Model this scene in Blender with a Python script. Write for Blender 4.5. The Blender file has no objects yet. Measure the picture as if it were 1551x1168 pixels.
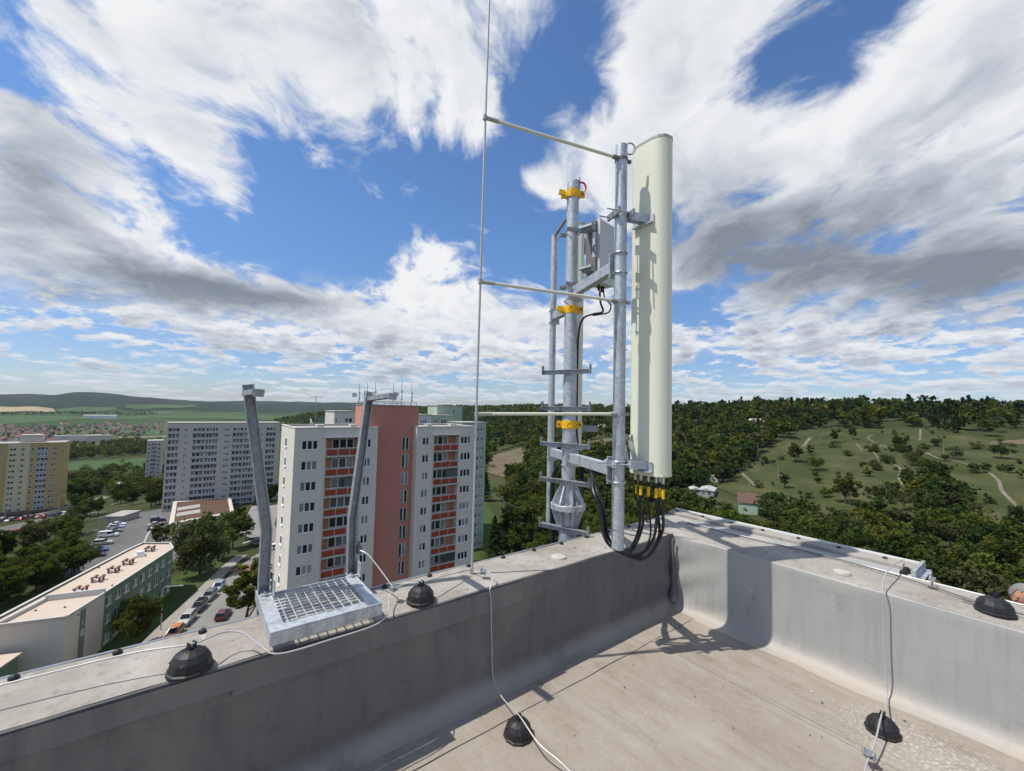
import bpy, bmesh, math, random
import numpy as np
from mathutils import Vector, Matrix, noise as mnoise

random.seed(7); rng = np.random.default_rng(7)
SC = bpy.context.scene
COL = SC.collection
R_ = math.radians

# ------------------------------------------------------------------ camera
IW, IH, FPX = 1551.0, 1168.0, 632.2
PITCH, ROLL, YAW, EYE = R_(3.06), R_(1.35), R_(52.6), 1.75
_fw = np.array([math.cos(YAW)*math.cos(PITCH), math.sin(YAW)*math.cos(PITCH), math.sin(PITCH)])
_r0 = np.array([math.sin(YAW), -math.cos(YAW), 0.0])
_d0 = np.cross(_fw, _r0)
if _d0[2] > 0: _d0 = -_d0
_rt = math.cos(ROLL)*_r0 - math.sin(ROLL)*_d0
_dn = math.cos(ROLL)*_d0 + math.sin(ROLL)*_r0
CAMR = np.array([_rt, _dn, _fw])
CPOS = np.array([0.0, 0.0, EYE])
cam_d = bpy.data.cameras.new('camera')
cam = bpy.data.objects.new('camera', cam_d); COL.objects.link(cam)
cam_d.sensor_width = 36.0; cam_d.lens = FPX/IW*36.0
cam_d.clip_start = 0.05; cam_d.clip_end = 40000
cam.matrix_world = Matrix((( _rt[0], -_dn[0], -_fw[0], 0), (_rt[1], -_dn[1], -_fw[1], 0),
                           (_rt[2], -_dn[2], -_fw[2], EYE), (0, 0, 0, 1)))
SC.camera = cam

# pixel of the photograph -> direction / point on a plane
def ray(x, y): return CAMR.T @ np.array([(x-IW/2)/FPX, (y-IH/2)/FPX, 1.0])
def atz(x, y, z): d = ray(x, y); return CPOS + d*(z-EYE)/d[2]
def aty(x, y, Y): d = ray(x, y); return CPOS + d*Y/d[1]
def atx(x, y, X): d = ray(x, y); return CPOS + d*X/d[0]
def to_px(p):
    q = (np.asarray(p, float)-CPOS) @ CAMR.T
    return IW/2+FPX*q[..., 0]/q[..., 2], IH/2+FPX*q[..., 1]/q[..., 2], q[..., 2]

# ------------------------------------------------------------------ sun + sky
SUN_S = Vector((-0.50, 0.22, 1.0)).normalized()          # towards the sun
SUN_EL = math.asin(SUN_S.z); SUN_AZ = math.atan2(SUN_S.y, SUN_S.x)
sd = bpy.data.lights.new('sun', 'SUN'); sd.energy = 4.2; sd.angle = R_(0.53); sd.color = (1.0, 0.955, 0.88)
so = bpy.data.objects.new('sun', sd); COL.objects.link(so)
so.rotation_euler = (-SUN_S).to_track_quat('-Z', 'Y').to_euler(); so.location = (0, 0, 60)

SC.view_settings.view_transform = 'Standard'; SC.view_settings.look = 'None'
SC.view_settings.exposure = 0.12; SC.view_settings.gamma = 1.0
SC.view_settings.use_curve_mapping = False
SC.render.engine = 'CYCLES'
SC.cycles.use_denoising = True
SC.cycles.max_bounces = 6; SC.cycles.diffuse_bounces = 3; SC.cycles.glossy_bounces = 3
SC.cycles.transmission_bounces = 4; SC.cycles.volume_bounces = 0; SC.cycles.transparent_max_bounces = 8
SC.cycles.sample_clamp_indirect = 8

class NT:
    """tiny node-tree helper"""
    def __init__(s, tree): s.t = tree; s.n = tree.nodes; s.l = tree.links
    def new(s, typ, **kw):
        nd = s.n.new(typ)
        for k, v in kw.items():
            if k.startswith('i_'):
                key = k[2:]; key = int(key) if key.isdigit() else key
                s.set(nd.inputs[key], v)
            else: setattr(nd, k, v)
        return nd
    def set(s, sock, v):
        if isinstance(v, bpy.types.NodeSocket): s.l.new(v, sock)
        else: sock.default_value = v
    def math(s, op, a, b=None, c=None, clamp=False):
        nd = s.n.new('ShaderNodeMath'); nd.operation = op; nd.use_clamp = clamp
        for i, v in enumerate((a, b, c)):
            if v is not None: s.set(nd.inputs[i], v)
        return nd.outputs[0]
    def vmath(s, op, a, b=None, out=0):
        nd = s.n.new('ShaderNodeVectorMath'); nd.operation = op
        s.set(nd.inputs[0], a)
        if b is not None:
            if op == 'SCALE': s.set(nd.inputs['Scale'], b)
            else: s.set(nd.inputs[1], b)
        return nd.outputs[out]
    def ramp(s, fac, stops, interp='LINEAR'):
        nd = s.n.new('ShaderNodeValToRGB'); cr = nd.color_ramp; cr.interpolation = interp
        while len(cr.elements) < len(stops): cr.elements.new(0.5)
        for e, (p, c) in zip(cr.elements, stops):
            e.position = p; e.color = (*c, 1) if len(c) == 3 else c
        s.set(nd.inputs[0], fac); return nd.outputs[0]
    def smooth(s, v, a, b, lo=0.0, hi=1.0):
        nd = s.n.new('ShaderNodeMapRange'); nd.interpolation_type = 'SMOOTHSTEP'
        for i, x in enumerate((v, a, b, lo, hi)): s.set(nd.inputs[i], x)
        return nd.outputs[0]
    def mix(s, fac, a, b, blend='MIX'):
        nd = s.n.new('ShaderNodeMix'); nd.data_type = 'RGBA'; nd.blend_type = blend
        s.set(nd.inputs[0], fac)
        for sk, v in ((nd.inputs[6], a), (nd.inputs[7], b)):
            s.set(sk, (*v, 1) if isinstance(v, tuple) and len(v) == 3 else v)
        return nd.outputs[2]
    def noise(s, vec, scale, detail=4, rough=0.5, dist=0.0, out='Fac'):
        nd = s.n.new('ShaderNodeTexNoise'); s.set(nd.inputs['Scale'], scale)
        s.set(nd.inputs['Detail'], detail); s.set(nd.inputs['Roughness'], rough); s.set(nd.inputs['Distortion'], dist)
        if vec is not None: s.set(nd.inputs['Vector'], vec)
        return nd.outputs[out]
# sky: Nishita sky with broken cumulus laid out by heading and elevation
W_ = bpy.data.worlds.new('World'); SC.world = W_; W_.use_nodes = True
def build_sky():
    t = W_.node_tree; t.nodes.clear(); N = NT(t)
    out = N.new('ShaderNodeOutputWorld')
    sky = N.new('ShaderNodeTexSky', sky_type='NISHITA', sun_disc=False)
    sky.sun_elevation = SUN_EL; sky.sun_rotation = math.pi/2 - SUN_AZ
    sky.altitude = 300; sky.air_density = 1.0; sky.dust_density = 0.4; sky.ozone_density = 2.2
    tc = N.new('ShaderNodeTexCoord'); D = tc.outputs['Generated']
    sp = N.new('ShaderNodeSeparateXYZ'); N.set(sp.inputs[0], D)
    dx, dy, dz = sp.outputs
    # rotate to the wind axis
    ca, sa = math.cos(WIND), math.sin(WIND)
    along = N.math('ADD', N.math('MULTIPLY', dx, ca), N.math('MULTIPLY', dy, sa))
    across = N.math('SUBTRACT', N.math('MULTIPLY', dy, ca), N.math('MULTIPLY', dx, sa))
    az = N.math('MULTIPLY', N.math('ARCTAN2', across, along), 57.29578)      # + = left of the wind axis
    el = N.math('MULTIPLY', N.math('ARCSINE', dz), 57.29578)
    h = N.math('MAXIMUM', N.math('ADD', dz, 0.20), 0.12)
    c = N.new('ShaderNodeCombineXYZ')
    N.set(c.inputs[0], N.math('MULTIPLY', N.math('DIVIDE', along, h), 0.85))
    N.set(c.inputs[1], N.math('DIVIDE', across, h)); N.set(c.inputs[2], 3.7)
    P = c.outputs[0]
    wv = N.noise(P, 1.5, 3, 0.5, out='Color')
    P2 = N.vmath('ADD', P, N.vmath('SCALE', N.vmath('SUBTRACT', wv, (0.5, 0.5, 0.5)), 0.60))
    def field(Q, detail):
        vo = N.new('ShaderNodeTexVoronoi', i_Scale=3.4, i_Detail=3.0, i_Roughness=0.55, i_Lacunarity=2.1); vo.normalize = True; N.set(vo.inputs['Vector'], Q)
        puff = N.math('SUBTRACT', 0.42, vo.outputs['Distance'])
        f = N.math('ADD', N.math('MULTIPLY', N.noise(Q, 1.5, 2, 0.5), 0.60), N.math('MULTIPLY', N.noise(Q, 4.0, detail, 0.60), 0.85))
        return N.math('ADD', N.math('SUBTRACT', f, 0.725), N.math('MULTIPLY', puff, 0.34))
    n0 = field(P2, 8)
    n1 = field(N.vmath('ADD', P2, (0.02, 0.055, 0.0)), 5)          # one step towards the sun
    b0 = blob_sum(N, az, el, BLOBS)
    d0 = N.math('MULTIPLY_ADD', n0, 1.25, b0)
    fade = N.smooth(el, 6.0, 13.0)                                  # high layer thins out towards the horizon
    dens = N.math('MULTIPLY', N.smooth(d0, THR-0.04, THR+0.18), fade)
    thick = N.smooth(d0, THR+0.08, THR+0.50)
    relief = N.math('SUBTRACT', n1, n0)
    dark = N.math('MULTIPLY', blob_sum(N, az, el, DARKS), N.math('MULTIPLY_ADD', N.noise(P2, 2.2, 5, 0.55), 2.6, 0.25))
    shade = N.math('ADD', N.math('MULTIPLY', thick, 0.38), N.math('MULTIPLY', relief, 1.6))
    shade = N.math('ADD', N.math('ADD', shade, dark), 0.05, clamp=True)
    RAMP = [(0.0, (0.95, 0.955, 0.965)), (0.22, (0.82, 0.84, 0.875)), (0.48, (0.58, 0.62, 0.68)), (0.75, (0.38, 0.415, 0.475)), (1.0, (0.25, 0.28, 0.335))]
    ccol = N.ramp(shade, RAMP)
    # rows of flat-based heaps low over the horizon
    lv = N.math('MULTIPLY', N.math('LOGARITHM', N.math('ADD', N.math('MAXIMUM', el, -1.0), 3.0), 2.71828), 4.6)
    def low(dv):
        q = N.new('ShaderNodeCombineXYZ'); N.set(q.inputs[0], N.math('MULTIPLY', az, 0.16)); N.set(q.inputs[1], N.math('ADD', lv, dv)); N.set(q.inputs[2], 1.3)
        return q.outputs[0]
    def lowf(Q, det): return N.math('ADD', N.math('MULTIPLY', N.noise(Q, 0.9, 2, 0.5), 0.5), N.math('MULTIPLY', N.noise(Q, 2.3, det, 0.6), 0.6))
    l0 = lowf(low(0.0), 8); l1 = lowf(low(0.33), 5)
    lowm = N.math('MULTIPLY', N.smooth(el, 17.0, 9.0), N.smooth(el, -1.0, 1.0))
    ld = N.math('ADD', N.math('ADD', l0, N.math('MULTIPLY', blob_sum(N, az, el, LOWS), 1.0)), -0.02)
    ldens = N.math('MULTIPLY', N.smooth(ld, 0.50, 0.585), lowm)
    lsh = N.math('ADD', N.math('MULTIPLY', N.math('SUBTRACT', l1, 0.46), 3.4), N.math('MULTIPLY', N.smooth(ld, 0.52, 0.8), 0.25), clamp=True)
    lcol = N.ramp(N.math('MULTIPLY', lsh, 0.85), RAMP)
    lcol = N.mix(N.smooth(el, 9.0, 0.0, 0.0, 0.55), lcol, (0.60, 0.69, 0.82))
    col = N.mix(N.math('MULTIPLY', ldens, N.math('SUBTRACT', 1.0, dens)), ccol, lcol)
    skyc = N.mix(N.smooth(el, 3.0, 24.0), N.mix(1.0, sky.outputs[0], (0.66, 0.76, 0.98), 'MULTIPLY'), N.mix(1.0, sky.outputs[0], (0.80, 1.03, 1.26), 'MULTIPLY'))
    bg1 = N.new('ShaderNodeBackground', i_Color=skyc, i_Strength=0.112)
    bg2 = N.new('ShaderNodeBackground', i_Color=col, i_Strength=CLOUD_GAIN)
    dd = N.math('SUBTRACT', 1.0, N.math('MULTIPLY', N.math('SUBTRACT', 1.0, N.math('MULTIPLY', dens, 0.985)), N.math('SUBTRACT', 1.0, N.math('MULTIPLY', ldens, 0.95))))
    dd = N.math('MULTIPLY', dd, N.smooth(el, -4.0, -0.5))
    ms = N.new('ShaderNodeMixShader', i_0=dd)
    N.l.new(bg1.outputs[0], ms.inputs[1]); N.l.new(bg2.outputs[0], ms.inputs[2])
    N.l.new(ms.outputs[0], out.inputs[0])
    W_.cycles.sampling_method = 'MANUAL'; W_.cycles.sample_map_resolution = 512
def blob_sum(N, az, el, lst):
    tot = None
    for (a0, e0, ra, re, rot, w) in lst:
        c, s = math.cos(R_(rot)), math.sin(R_(rot))
        u = N.math('SUBTRACT', az, a0); v = N.math('SUBTRACT', el, e0)
        p = N.math('MULTIPLY_ADD', u, c/ra, N.math('MULTIPLY', v, s/ra))
        q = N.math('MULTIPLY_ADD', v, c/re, N.math('MULTIPLY', u, -s/re))
        r2 = N.math('MULTIPLY_ADD', p, p, N.math('MULTIPLY', q, q))
        g = N.math('MULTIPLY', N.math('POWER', 2.71828, N.math('MULTIPLY', r2, -1.0)), w)
        tot = g if tot is None else N.math('ADD', tot, g)
    return tot
WIND = YAW + R_(6.0)
THR = 0.045; CLOUD_GAIN = 0.87
def sky_blob(x, y, rx, ry, tilt, w):
    """ellipse given by its centre and radii on the photograph -> heading, elevation, radii in degrees"""
    def ae(px, py):
        d = ray(px, py); d = d/np.linalg.norm(d)
        a = (math.degrees(math.atan2(d[1], d[0])-WIND)+180) % 360-180
        return a, math.degrees(math.asin(d[2]))
    a0, e0 = ae(x, y)
    t = R_(tilt); a1, e1 = ae(x+rx*math.cos(t), y-rx*math.sin(t)); a2, e2 = ae(x-ry*math.sin(t), y-ry*math.cos(t))
    ra = math.hypot(a1-a0, e1-e0); re = math.hypot(a2-a0, e2-e0)
    rot = math.degrees(math.atan2(e1-e0, a1-a0))
    if rot > 90: rot -= 180
    if rot < -90: rot += 180
    return (a0, e0, ra, re, rot, w)
BLOBS = [sky_blob(*b) for b in [
    # cloud masses (x, y, rx, ry, tilt, weight)
    (520, 60, 330, 150, 0, 0.19), (640, 190, 120, 70, -20, 0.16), (90, 300, 260, 120, -32, 0.17), (240, 150, 260, 80, -38, 0.17),
    (180, 400, 320, 75, -8, 0.24), (420, 470, 200, 45, -4, 0.20), (635, 395, 75, 50, 0, 0.42),
    (1180, 260, 330, 160, 20, 0.18), (1450, 260, 220, 190, 25, 0.15), (960, 200, 140, 110, 30, 0.12), (1250, 430, 330, 70, 0, 0.22),
    (640, 510, 190, 55, 0, 0.20), (800, 480, 120, 60, 0, 0.16), (1000, 60, 90, 70, 40, 0.10), (1520, 90, 120, 70, 35, 0.16),
    (1150, 530, 420, 32, 0, 0.13), (800, 275, 45, 28, 0, 0.26), (600, 290, 60, 26, 10, 0.24), (330, 545, 120, 20, 0, 0.1), (210, 500, 80, 16, 0, 0.1), (480, 525, 60, 14, 0, 0.1), (80, 515, 60, 12, 0, .1),
    # blue openings
    (560, 340, 190, 110, 20, -0.42), (440, 270, 60, 90, 25, -0.12), (880, 60, 85, 100, 20, -0.30), (1290, 50, 230, 75, 16, -0.24), (760, 330, 60, 80, 0, -0.26),
    (110, 75, 120, 20, -35, -0.20), (250, 240, 170, 14, -36, -0.10), (1060, 475, 60, 18, 0, -0.25), (150, 478, 200, 14, 3, -0.15), (430, 395, 90, 25, -25, -.12),
    (830, 395, 45, 60, 0, -0.12), (800, 150, 45, 110, 0, -0.22), (760, 270, 40, 60, 0, -0.12), (120, 545, 200, 30, 0, -0.10), (710, 120, 30, 60, 0, 0.05)]]
DARKS = [sky_blob(*b) for b in [
    (330, 440, 190, 34, -5, 0.48), (60, 260, 130, 90, -40, 0.36), (40, 455, 90, 22, -8, 0.28), (1220, 390, 360, 100, 10, 0.46), (1480, 430, 220, 80, 5, 0.36),
    (1060, 330, 120, 80, 30, 0.22), (700, 545, 170, 18, 0, 0.20), (1300, 555, 330, 16, 0, 0.18), (560, 60, 260, 110, 0, 0.04), (330, 120, 160, 60, -38, 0.08), (640, 390, 90, 70, 0, -0.3), (1250, 200, 200, 60, 25, -.12)]]
LOWS = [sky_blob(*b) for b in [(640, 510, 200, 50, 0, 0.10), (820, 490, 120, 50, 0, 0.08), (1250, 520, 330, 40, 0, 0.10), (120, 540, 260, 28, 0, -0.05), (1060, 474, 50, 14, 0, -0.2), (420, 470, 160, 30, 0, 0.08)]]
build_sky()

# ------------------------------------------------------------------ materials
MATS = {}
def material(name):
    m = bpy.data.materials.new(name); m.use_nodes = True; m.node_tree.nodes.clear()
    N = NT(m.node_tree); out = N.new('ShaderNodeOutputMaterial'); b = N.new('ShaderNodeBsdfPrincipled')
    N.l.new(b.outputs[0], out.inputs[0]); MATS[name] = m
    return m, N, b, out
def bump(N, b, h, strength=0.3, dist=0.01):
    nd = N.new('ShaderNodeBump'); N.set(nd.inputs['Height'], h); nd.inputs['Strength'].default_value = strength
    nd.inputs['Distance'].default_value = dist; N.l.new(nd.outputs[0], b.inputs['Normal'])
def pos(N, scale=None):
    g = N.new('ShaderNodeNewGeometry').outputs['Position']
    if scale is None: return g
    return N.vmath('MULTIPLY', g, scale)
def plain(name, col, rough=0.5, metal=0.0, var=0.12, nscale=8.0, spec=0.5, obj=False, bmp=0.0):
    m, N, b, o = material(name)
    P = N.new('ShaderNodeTexCoord').outputs['Object'] if obj else pos(N)
    n = N.noise(P, nscale, 5, 0.6)
    c = N.mix(n, tuple(x*(1-var) for x in col), tuple(min(1, x*(1+var)) for x in col))
    N.set(b.inputs['Base Color'], c); b.inputs['Metallic'].default_value = metal
    N.set(b.inputs['Roughness'], N.math('ADD', rough-0.06, N.math('MULTIPLY', n, 0.12)))
    b.inputs['Specular IOR Level'].default_value = spec
    if bmp: bump(N, b, n, bmp, 0.01)
    return m
def glass_mat(name, lo, hi, rough=0.06):
    # window glass with curtains and dark rooms behind it: each pane gets its own tone
    m, N, b, o = material(name)
    oi = N.new('ShaderNodeObjectInfo')
    c = N.ramp(oi.outputs['Random'], [(0.0, lo), (0.45, tuple(x*1.4 for x in lo)), (0.6, tuple((x+y)/2 for x, y in zip(lo, hi))), (1.0, hi)])
    N.set(b.inputs['Base Color'], c); b.inputs['Roughness'].default_value = rough
    b.inputs['Specular IOR Level'].default_value = 0.6
    return m

def make_materials():
    # roof membrane on the floor: sun-bleached, beige grey, stained
    m, N, b, o = material('deck'); P = pos(N)
    n1 = N.noise(P, 1.1, 6, 0.6, 0.4); n2 = N.noise(P, 6.0, 7, 0.65); n3 = N.noise(P, 45, 4, 0.6)
    n4 = N.noise(N.vmath('MULTIPLY', P, (6.0, 0.9, 1.0)), 1.6, 7, 0.65, 0.3); n5 = N.noise(P, 150, 3, 0.7); n6 = N.noise(P, 3.1, 5, 0.6, 1.2)
    c = N.ramp(n1, [(0.25, (0.24, 0.20, 0.153)), (0.5, (0.305, 0.262, 0.208)), (0.75, (0.37, 0.328, 0.27))])
    c = N.mix(N.math('MULTIPLY', N.smooth(n2, 0.40, 0.78), 0.6), c, (0.365, 0.33, 0.282))
    c = N.mix(N.math('MULTIPLY', N.smooth(n4, 0.48, 0.70), 0.55), c, (0.19, 0.155, 0.115)); c = N.mix(N.math('MULTIPLY', N.smooth(n4, 0.46, 0.30), 0.4), c, (0.42, 0.385, 0.335))
    ringm = N.math('MULTIPLY', N.smooth(n6, 0.50, 0.53), N.smooth(n6, 0.57, 0.535)); c = N.mix(N.math('MULTIPLY', ringm, 0.15), c, (0.44, 0.41, 0.365))
    c = N.mix(N.math('MULTIPLY', N.smooth(n5, 0.56, 0.72), 0.5), c, (0.12, 0.10, 0.08))
    c = N.mix(N.math('MULTIPLY', n3, 0.30), c, (0.19, 0.165, 0.14))
    # whitish lime bloom
    sp = N.new('ShaderNodeSeparateXYZ'); N.set(sp.inputs[0], P)
    dd = N.vmath('DISTANCE', N.vmath('MULTIPLY', P, (1.6, 1, 1)), (5.04, 0.50, 0.0), out=1)
    wm = N.math('MULTIPLY', N.smooth(dd, 0.60, 0.12), N.smooth(N.noise(P, 50, 9, 0.8), 0.50, 0.60))
    c = N.mix(N.math('MULTIPLY', wm, 0.6), c, (0.62, 0.60, 0.56))
    sm = N.smooth(N.noise(P, 13, 6, 0.7), 0.66, 0.72)
    c = N.mix(N.math('MULTIPLY', sm, 0.45), c, (0.60, 0.57, 0.52))
    N.set(b.inputs['Base Color'], c); b.inputs['Roughness'].default_value = 0.85
    bump(N, b, N.math('ADD', n3, N.math('MULTIPLY', n2, 0.6)), 0.35, 0.006)
    # membrane on the parapets
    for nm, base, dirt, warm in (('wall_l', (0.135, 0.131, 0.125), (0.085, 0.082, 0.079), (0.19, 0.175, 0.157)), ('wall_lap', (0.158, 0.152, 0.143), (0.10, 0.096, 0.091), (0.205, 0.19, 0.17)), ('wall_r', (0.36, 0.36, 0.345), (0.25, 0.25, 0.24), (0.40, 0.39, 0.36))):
        m, N, b, o = material(nm); P = pos(N)
        sp = N.new('ShaderNodeSeparateXYZ'); N.set(sp.inputs[0], P); z = sp.outputs[2]
        st = N.noise(N.vmath('MULTIPLY', P, (1, 1, 0.05)), 26, 7, 0.65)
        bl = N.noise(N.vmath('MULTIPLY', P, (1, 1, 0.55)), 2.2, 6, 0.62, 0.6)
        fn = N.noise(P, 60, 4, 0.6)
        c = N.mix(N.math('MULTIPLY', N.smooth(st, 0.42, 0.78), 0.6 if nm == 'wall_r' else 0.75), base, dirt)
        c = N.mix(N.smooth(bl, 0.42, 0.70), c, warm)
        c = N.mix(N.smooth(N.noise(P, 5.0, 7, 0.7), 0.55, 0.75), c, tuple(x*0.72 for x in base))
        c = N.mix(N.math('MULTIPLY', fn, 0.2), c, dirt)
        drip = N.math('MULTIPLY', N.smooth(N.noise(N.vmath('MULTIPLY', P, (1, 1, 0.10)), 4.5, 7, 0.6), 0.58, 0.70), N.smooth(z, 0.05, 0.45)); c = N.mix(N.math('MULTIPLY', drip, 0.7), c, warm)
        scuff = N.smooth(N.noise(N.vmath('MULTIPLY', P, (1, 1, 0.6)), 8, 8, 0.75, 0.8), 0.66, 0.71); c = N.mix(N.math('MULTIPLY', scuff, 0.45), c, tuple(min(1, x*1.7) for x in base))
        low = N.math('MULTIPLY', N.smooth(z, 0.13, 0.0), N.smooth(bl, 0.2, 0.55))
        c = N.mix(N.math('MULTIPLY', low, 0.75), c, (0.40, 0.345, 0.275))
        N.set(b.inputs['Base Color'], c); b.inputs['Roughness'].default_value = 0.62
        bump(N, b, N.math('ADD', fn, N.math('MULTIPLY', st, 1.2)), 0.22, 0.004)
    m, N, b, o = material('coping'); P = pos(N)
    n1 = N.noise(P, 3.0, 7, 0.66, 0.5); n2 = N.noise(P, 26, 5, 0.7); n3 = N.noise(P, 90, 3, 0.6)
    c = N.ramp(n1, [(0.3, (0.24, 0.212, 0.175)), (0.5, (0.345, 0.315, 0.27)), (0.7, (0.42, 0.395, 0.35))])
    c = N.mix(N.math('MULTIPLY', N.smooth(n2, 0.50, 0.68), 0.75), c, (0.20, 0.18, 0.155))
    c = N.mix(N.math('MULTIPLY', N.smooth(N.noise(P, 16, 7, 0.7), 0.64, 0.70), 0.6), c, (0.60, 0.58, 0.54))
    c = N.mix(N.math('MULTIPLY', n3, 0.3), c, (0.26, 0.24, 0.21))
    N.set(b.inputs['Base Color'], c); b.inputs['Roughness'].default_value = 0.8
    bump(N, b, N.math('ADD', n2, n3), 0.4, 0.004)
    # hot-dip galvanised steel with spangle
    for nm, c0, c1, met in (('galv', (0.40, 0.43, 0.45), (0.60, 0.635, 0.655), 0.55), ('galv_dull', (0.27, 0.285, 0.295), (0.40, 0.42, 0.43), 0.4)):
        m, N, b, o = material(nm); P = pos(N)
        vo = N.new('ShaderNodeTexVoronoi', i_Scale=55.0); N.set(vo.inputs['Vector'], N.vmath('ADD', P, N.vmath('SCALE', N.noise(P, 30, 2, 0.5, out='Color'), 0.02)))
        n = N.noise(N.vmath('MULTIPLY', P, (1, 1, 0.35)), 11, 6, 0.65)
        cc = N.mix(N.math('MULTIPLY', vo.outputs['Color'], 1.0), c0, c1)
        cc = N.mix(N.smooth(n, 0.48, 0.68), cc, tuple(x*0.80 for x in c0))
        cc = N.mix(N.smooth(N.noise(P, 23, 5, 0.7), 0.58, 0.72), cc, tuple(min(1, x*1.15) for x in c1))
        N.set(b.inputs['Base Color'], cc); b.inputs['Metallic'].default_value = met
        N.set(b.inputs['Roughness'], N.math('ADD', 0.42, N.math('MULTIPLY', n, 0.25)))
    m, N, b, o = material('alu'); P = pos(N)
    n = N.noise(P, 30, 4, 0.6)
    N.set(b.inputs['Base Color'], N.mix(n, (0.40, 0.395, 0.38), (0.56, 0.55, 0.53))); b.inputs['Metallic'].default_value = 0.25; b.inputs['Roughness'].default_value = 0.5
    plain('steel', (0.55, 0.56, 0.57), 0.35, 0.9, 0.12, 30)
    m, N, b, o = material('radome'); P = pos(N)
    n = N.noise(N.vmath('MULTIPLY', P, (1, 1, 0.12)), 9, 5, 0.6); n2 = N.noise(P, 60, 3, 0.6)
    c = N.mix(n, (0.70, 0.705, 0.545), (0.77, 0.77, 0.62)); c = N.mix(N.math('MULTIPLY', n2, 0.18), c, (0.60, 0.60, 0.47))
    N.set(b.inputs['Base Color'], c); b.inputs['Roughness'].default_value = 0.42
    plain('radome_cap', (0.36, 0.375, 0.34), 0.5, 0, 0.1, 12)
    plain('fibre_rod', (0.62, 0.62, 0.50), 0.45, 0, 0.08, 20)
    plain('yellow', (0.80, 0.47, 0.01), 0.42, 0.0, 0.18, 18)
    plain('red_paint', (0.42, 0.02, 0.05), 0.4, 0, 0.1, 18)
    plain('cable_yellow', (0.82, 0.50, 0.02), 0.4, 0, 0.08, 18)
    plain('black_plastic', (0.018, 0.018, 0.019), 0.55, 0, 0.55, 38, 0.4)
    plain('black_cable', (0.010, 0.010, 0.011), 0.38, 0, 0.3, 40)
    plain('rru', (0.58, 0.585, 0.585), 0.5, 0.0, 0.07, 9)
    plain('rru_dark', (0.16, 0.15, 0.142), 0.6, 0.0, 0.2, 12)
    plain('flashing', (0.30, 0.31, 0.33), 0.45, 0.5, 0.15, 6)
    plain('white_edge', (0.72, 0.72, 0.70), 0.5, 0, 0.08, 10)
    plain('seal_patch', (0.44, 0.41, 0.36), 0.8, 0, 0.18, 20)
    # neighbour building
    def render_coat(nm, c, var=0.10, sc=0.35, streak=0.5):
        m, N, b, o = material(nm); P = pos(N)
        n = N.noise(P, sc, 6, 0.62); st = N.noise(N.vmath('MULTIPLY', P, (1, 1, 0.06)), 1.1, 5, 0.6); f = N.noise(P, 6, 4, 0.6)
        cc = N.mix(n, tuple(x*(1-var) for x in c), tuple(min(1, x*(1+var)) for x in c))
        cc = N.mix(N.math('MULTIPLY', N.smooth(st, 0.5, 0.75), streak), cc, tuple(x*0.72 for x in c))
        cc = N.mix(N.math('MULTIPLY', f, 0.14), cc, tuple(x*0.7 for x in c))
        N.set(b.inputs['Base Color'], cc); b.inputs['Roughness'].default_value = 0.85
    render_coat('plaster_white', (0.71, 0.655, 0.565), streak=0.35)
    render_coat('plaster_pink', (0.54, 0.225, 0.168), 0.07, 0.4, 0.25)
    render_coat('plaster_salmon', (0.58, 0.24, 0.155), 0.08)
    render_coat('plaster_green', (0.40, 0.50, 0.38), 0.08, 0.2)
    render_coat('plaster_dkgreen', (0.115, 0.185, 0.115), 0.1, 0.25)
    render_coat('plaster_cream', (0.62, 0.55, 0.36), 0.06, 0.1)
    render_coat('plaster_gold', (0.50, 0.355, 0.15), 0.08, 0.1)
    render_coat('plaster_grey', (0.54, 0.50, 0.43), 0.07, 0.1, 0.3)
    render_coat('plaster_beige', (0.55, 0.495, 0.42), 0.06, 0.2, 0.25)
    render_coat('brick_base', (0.20, 0.125, 0.095), 0.12, 0.3)
    render_coat('roof_peach', (0.52, 0.43, 0.34), 0.10, 0.35, 0.35)
    render_coat('roof_grey', (0.36, 0.335, 0.30), 0.14, 0.3, 0.2)
    render_coat('roof_brown', (0.095, 0.048, 0.026), 0.25, 0.25, 0.5)
    render_coat('tile_red', (0.19, 0.085, 0.062), 0.2, 0.5)
    render_coat('tile_brown', (0.12, 0.07, 0.055), 0.2, 0.5)
    render_coat('white_wall', (0.62, 0.60, 0.55), 0.1, 0.3)
    render_coat('concrete', (0.36, 0.35, 0.33), 0.12, 0.5)
    plain('rail_red', (0.31, 0.045, 0.018), 0.5, 0, 0.15, 1.5)
    plain('rail_grey', (0.47, 0.475, 0.46), 0.5, 0, 0.15, 1.5)
    plain('rail_mint', (0.33, 0.41, 0.38), 0.5, 0, 0.15, 1.5)
    plain('pvc', (0.74, 0.74, 0.72), 0.4, 0, 0.05, 5)
    plain('slab_dark', (0.075, 0.077, 0.08), 0.8, 0, 0.2, 2)
    plain('slab_light', (0.52, 0.51, 0.48), 0.8, 0, 0.1, 2)
    plain('lamp_grey', (0.42, 0.43, 0.43), 0.45, 0.4, 0.08, 2)
    plain('wood_pole', (0.26, 0.235, 0.20), 0.8, 0, 0.2, 4)
    plain('vent_rust', (0.20, 0.075, 0.055), 0.6, 0, 0.25, 6)
    plain('bark', (0.075, 0.06, 0.048), 0.9, 0, 0.3, 9)
    glass_mat('glass', (0.018, 0.021, 0.023), (0.34, 0.35, 0.33))
    glass_mat('glass_far', (0.05, 0.055, 0.058), (0.24, 0.25, 0.25), 0.12)
    glass_mat('glass_dark', (0.016, 0.018, 0.02), (0.07, 0.072, 0.07), 0.12)
    # car paint takes the colour of its object
    m, N, b, o = material('car_paint'); oi = N.new('ShaderNodeObjectInfo')
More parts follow.
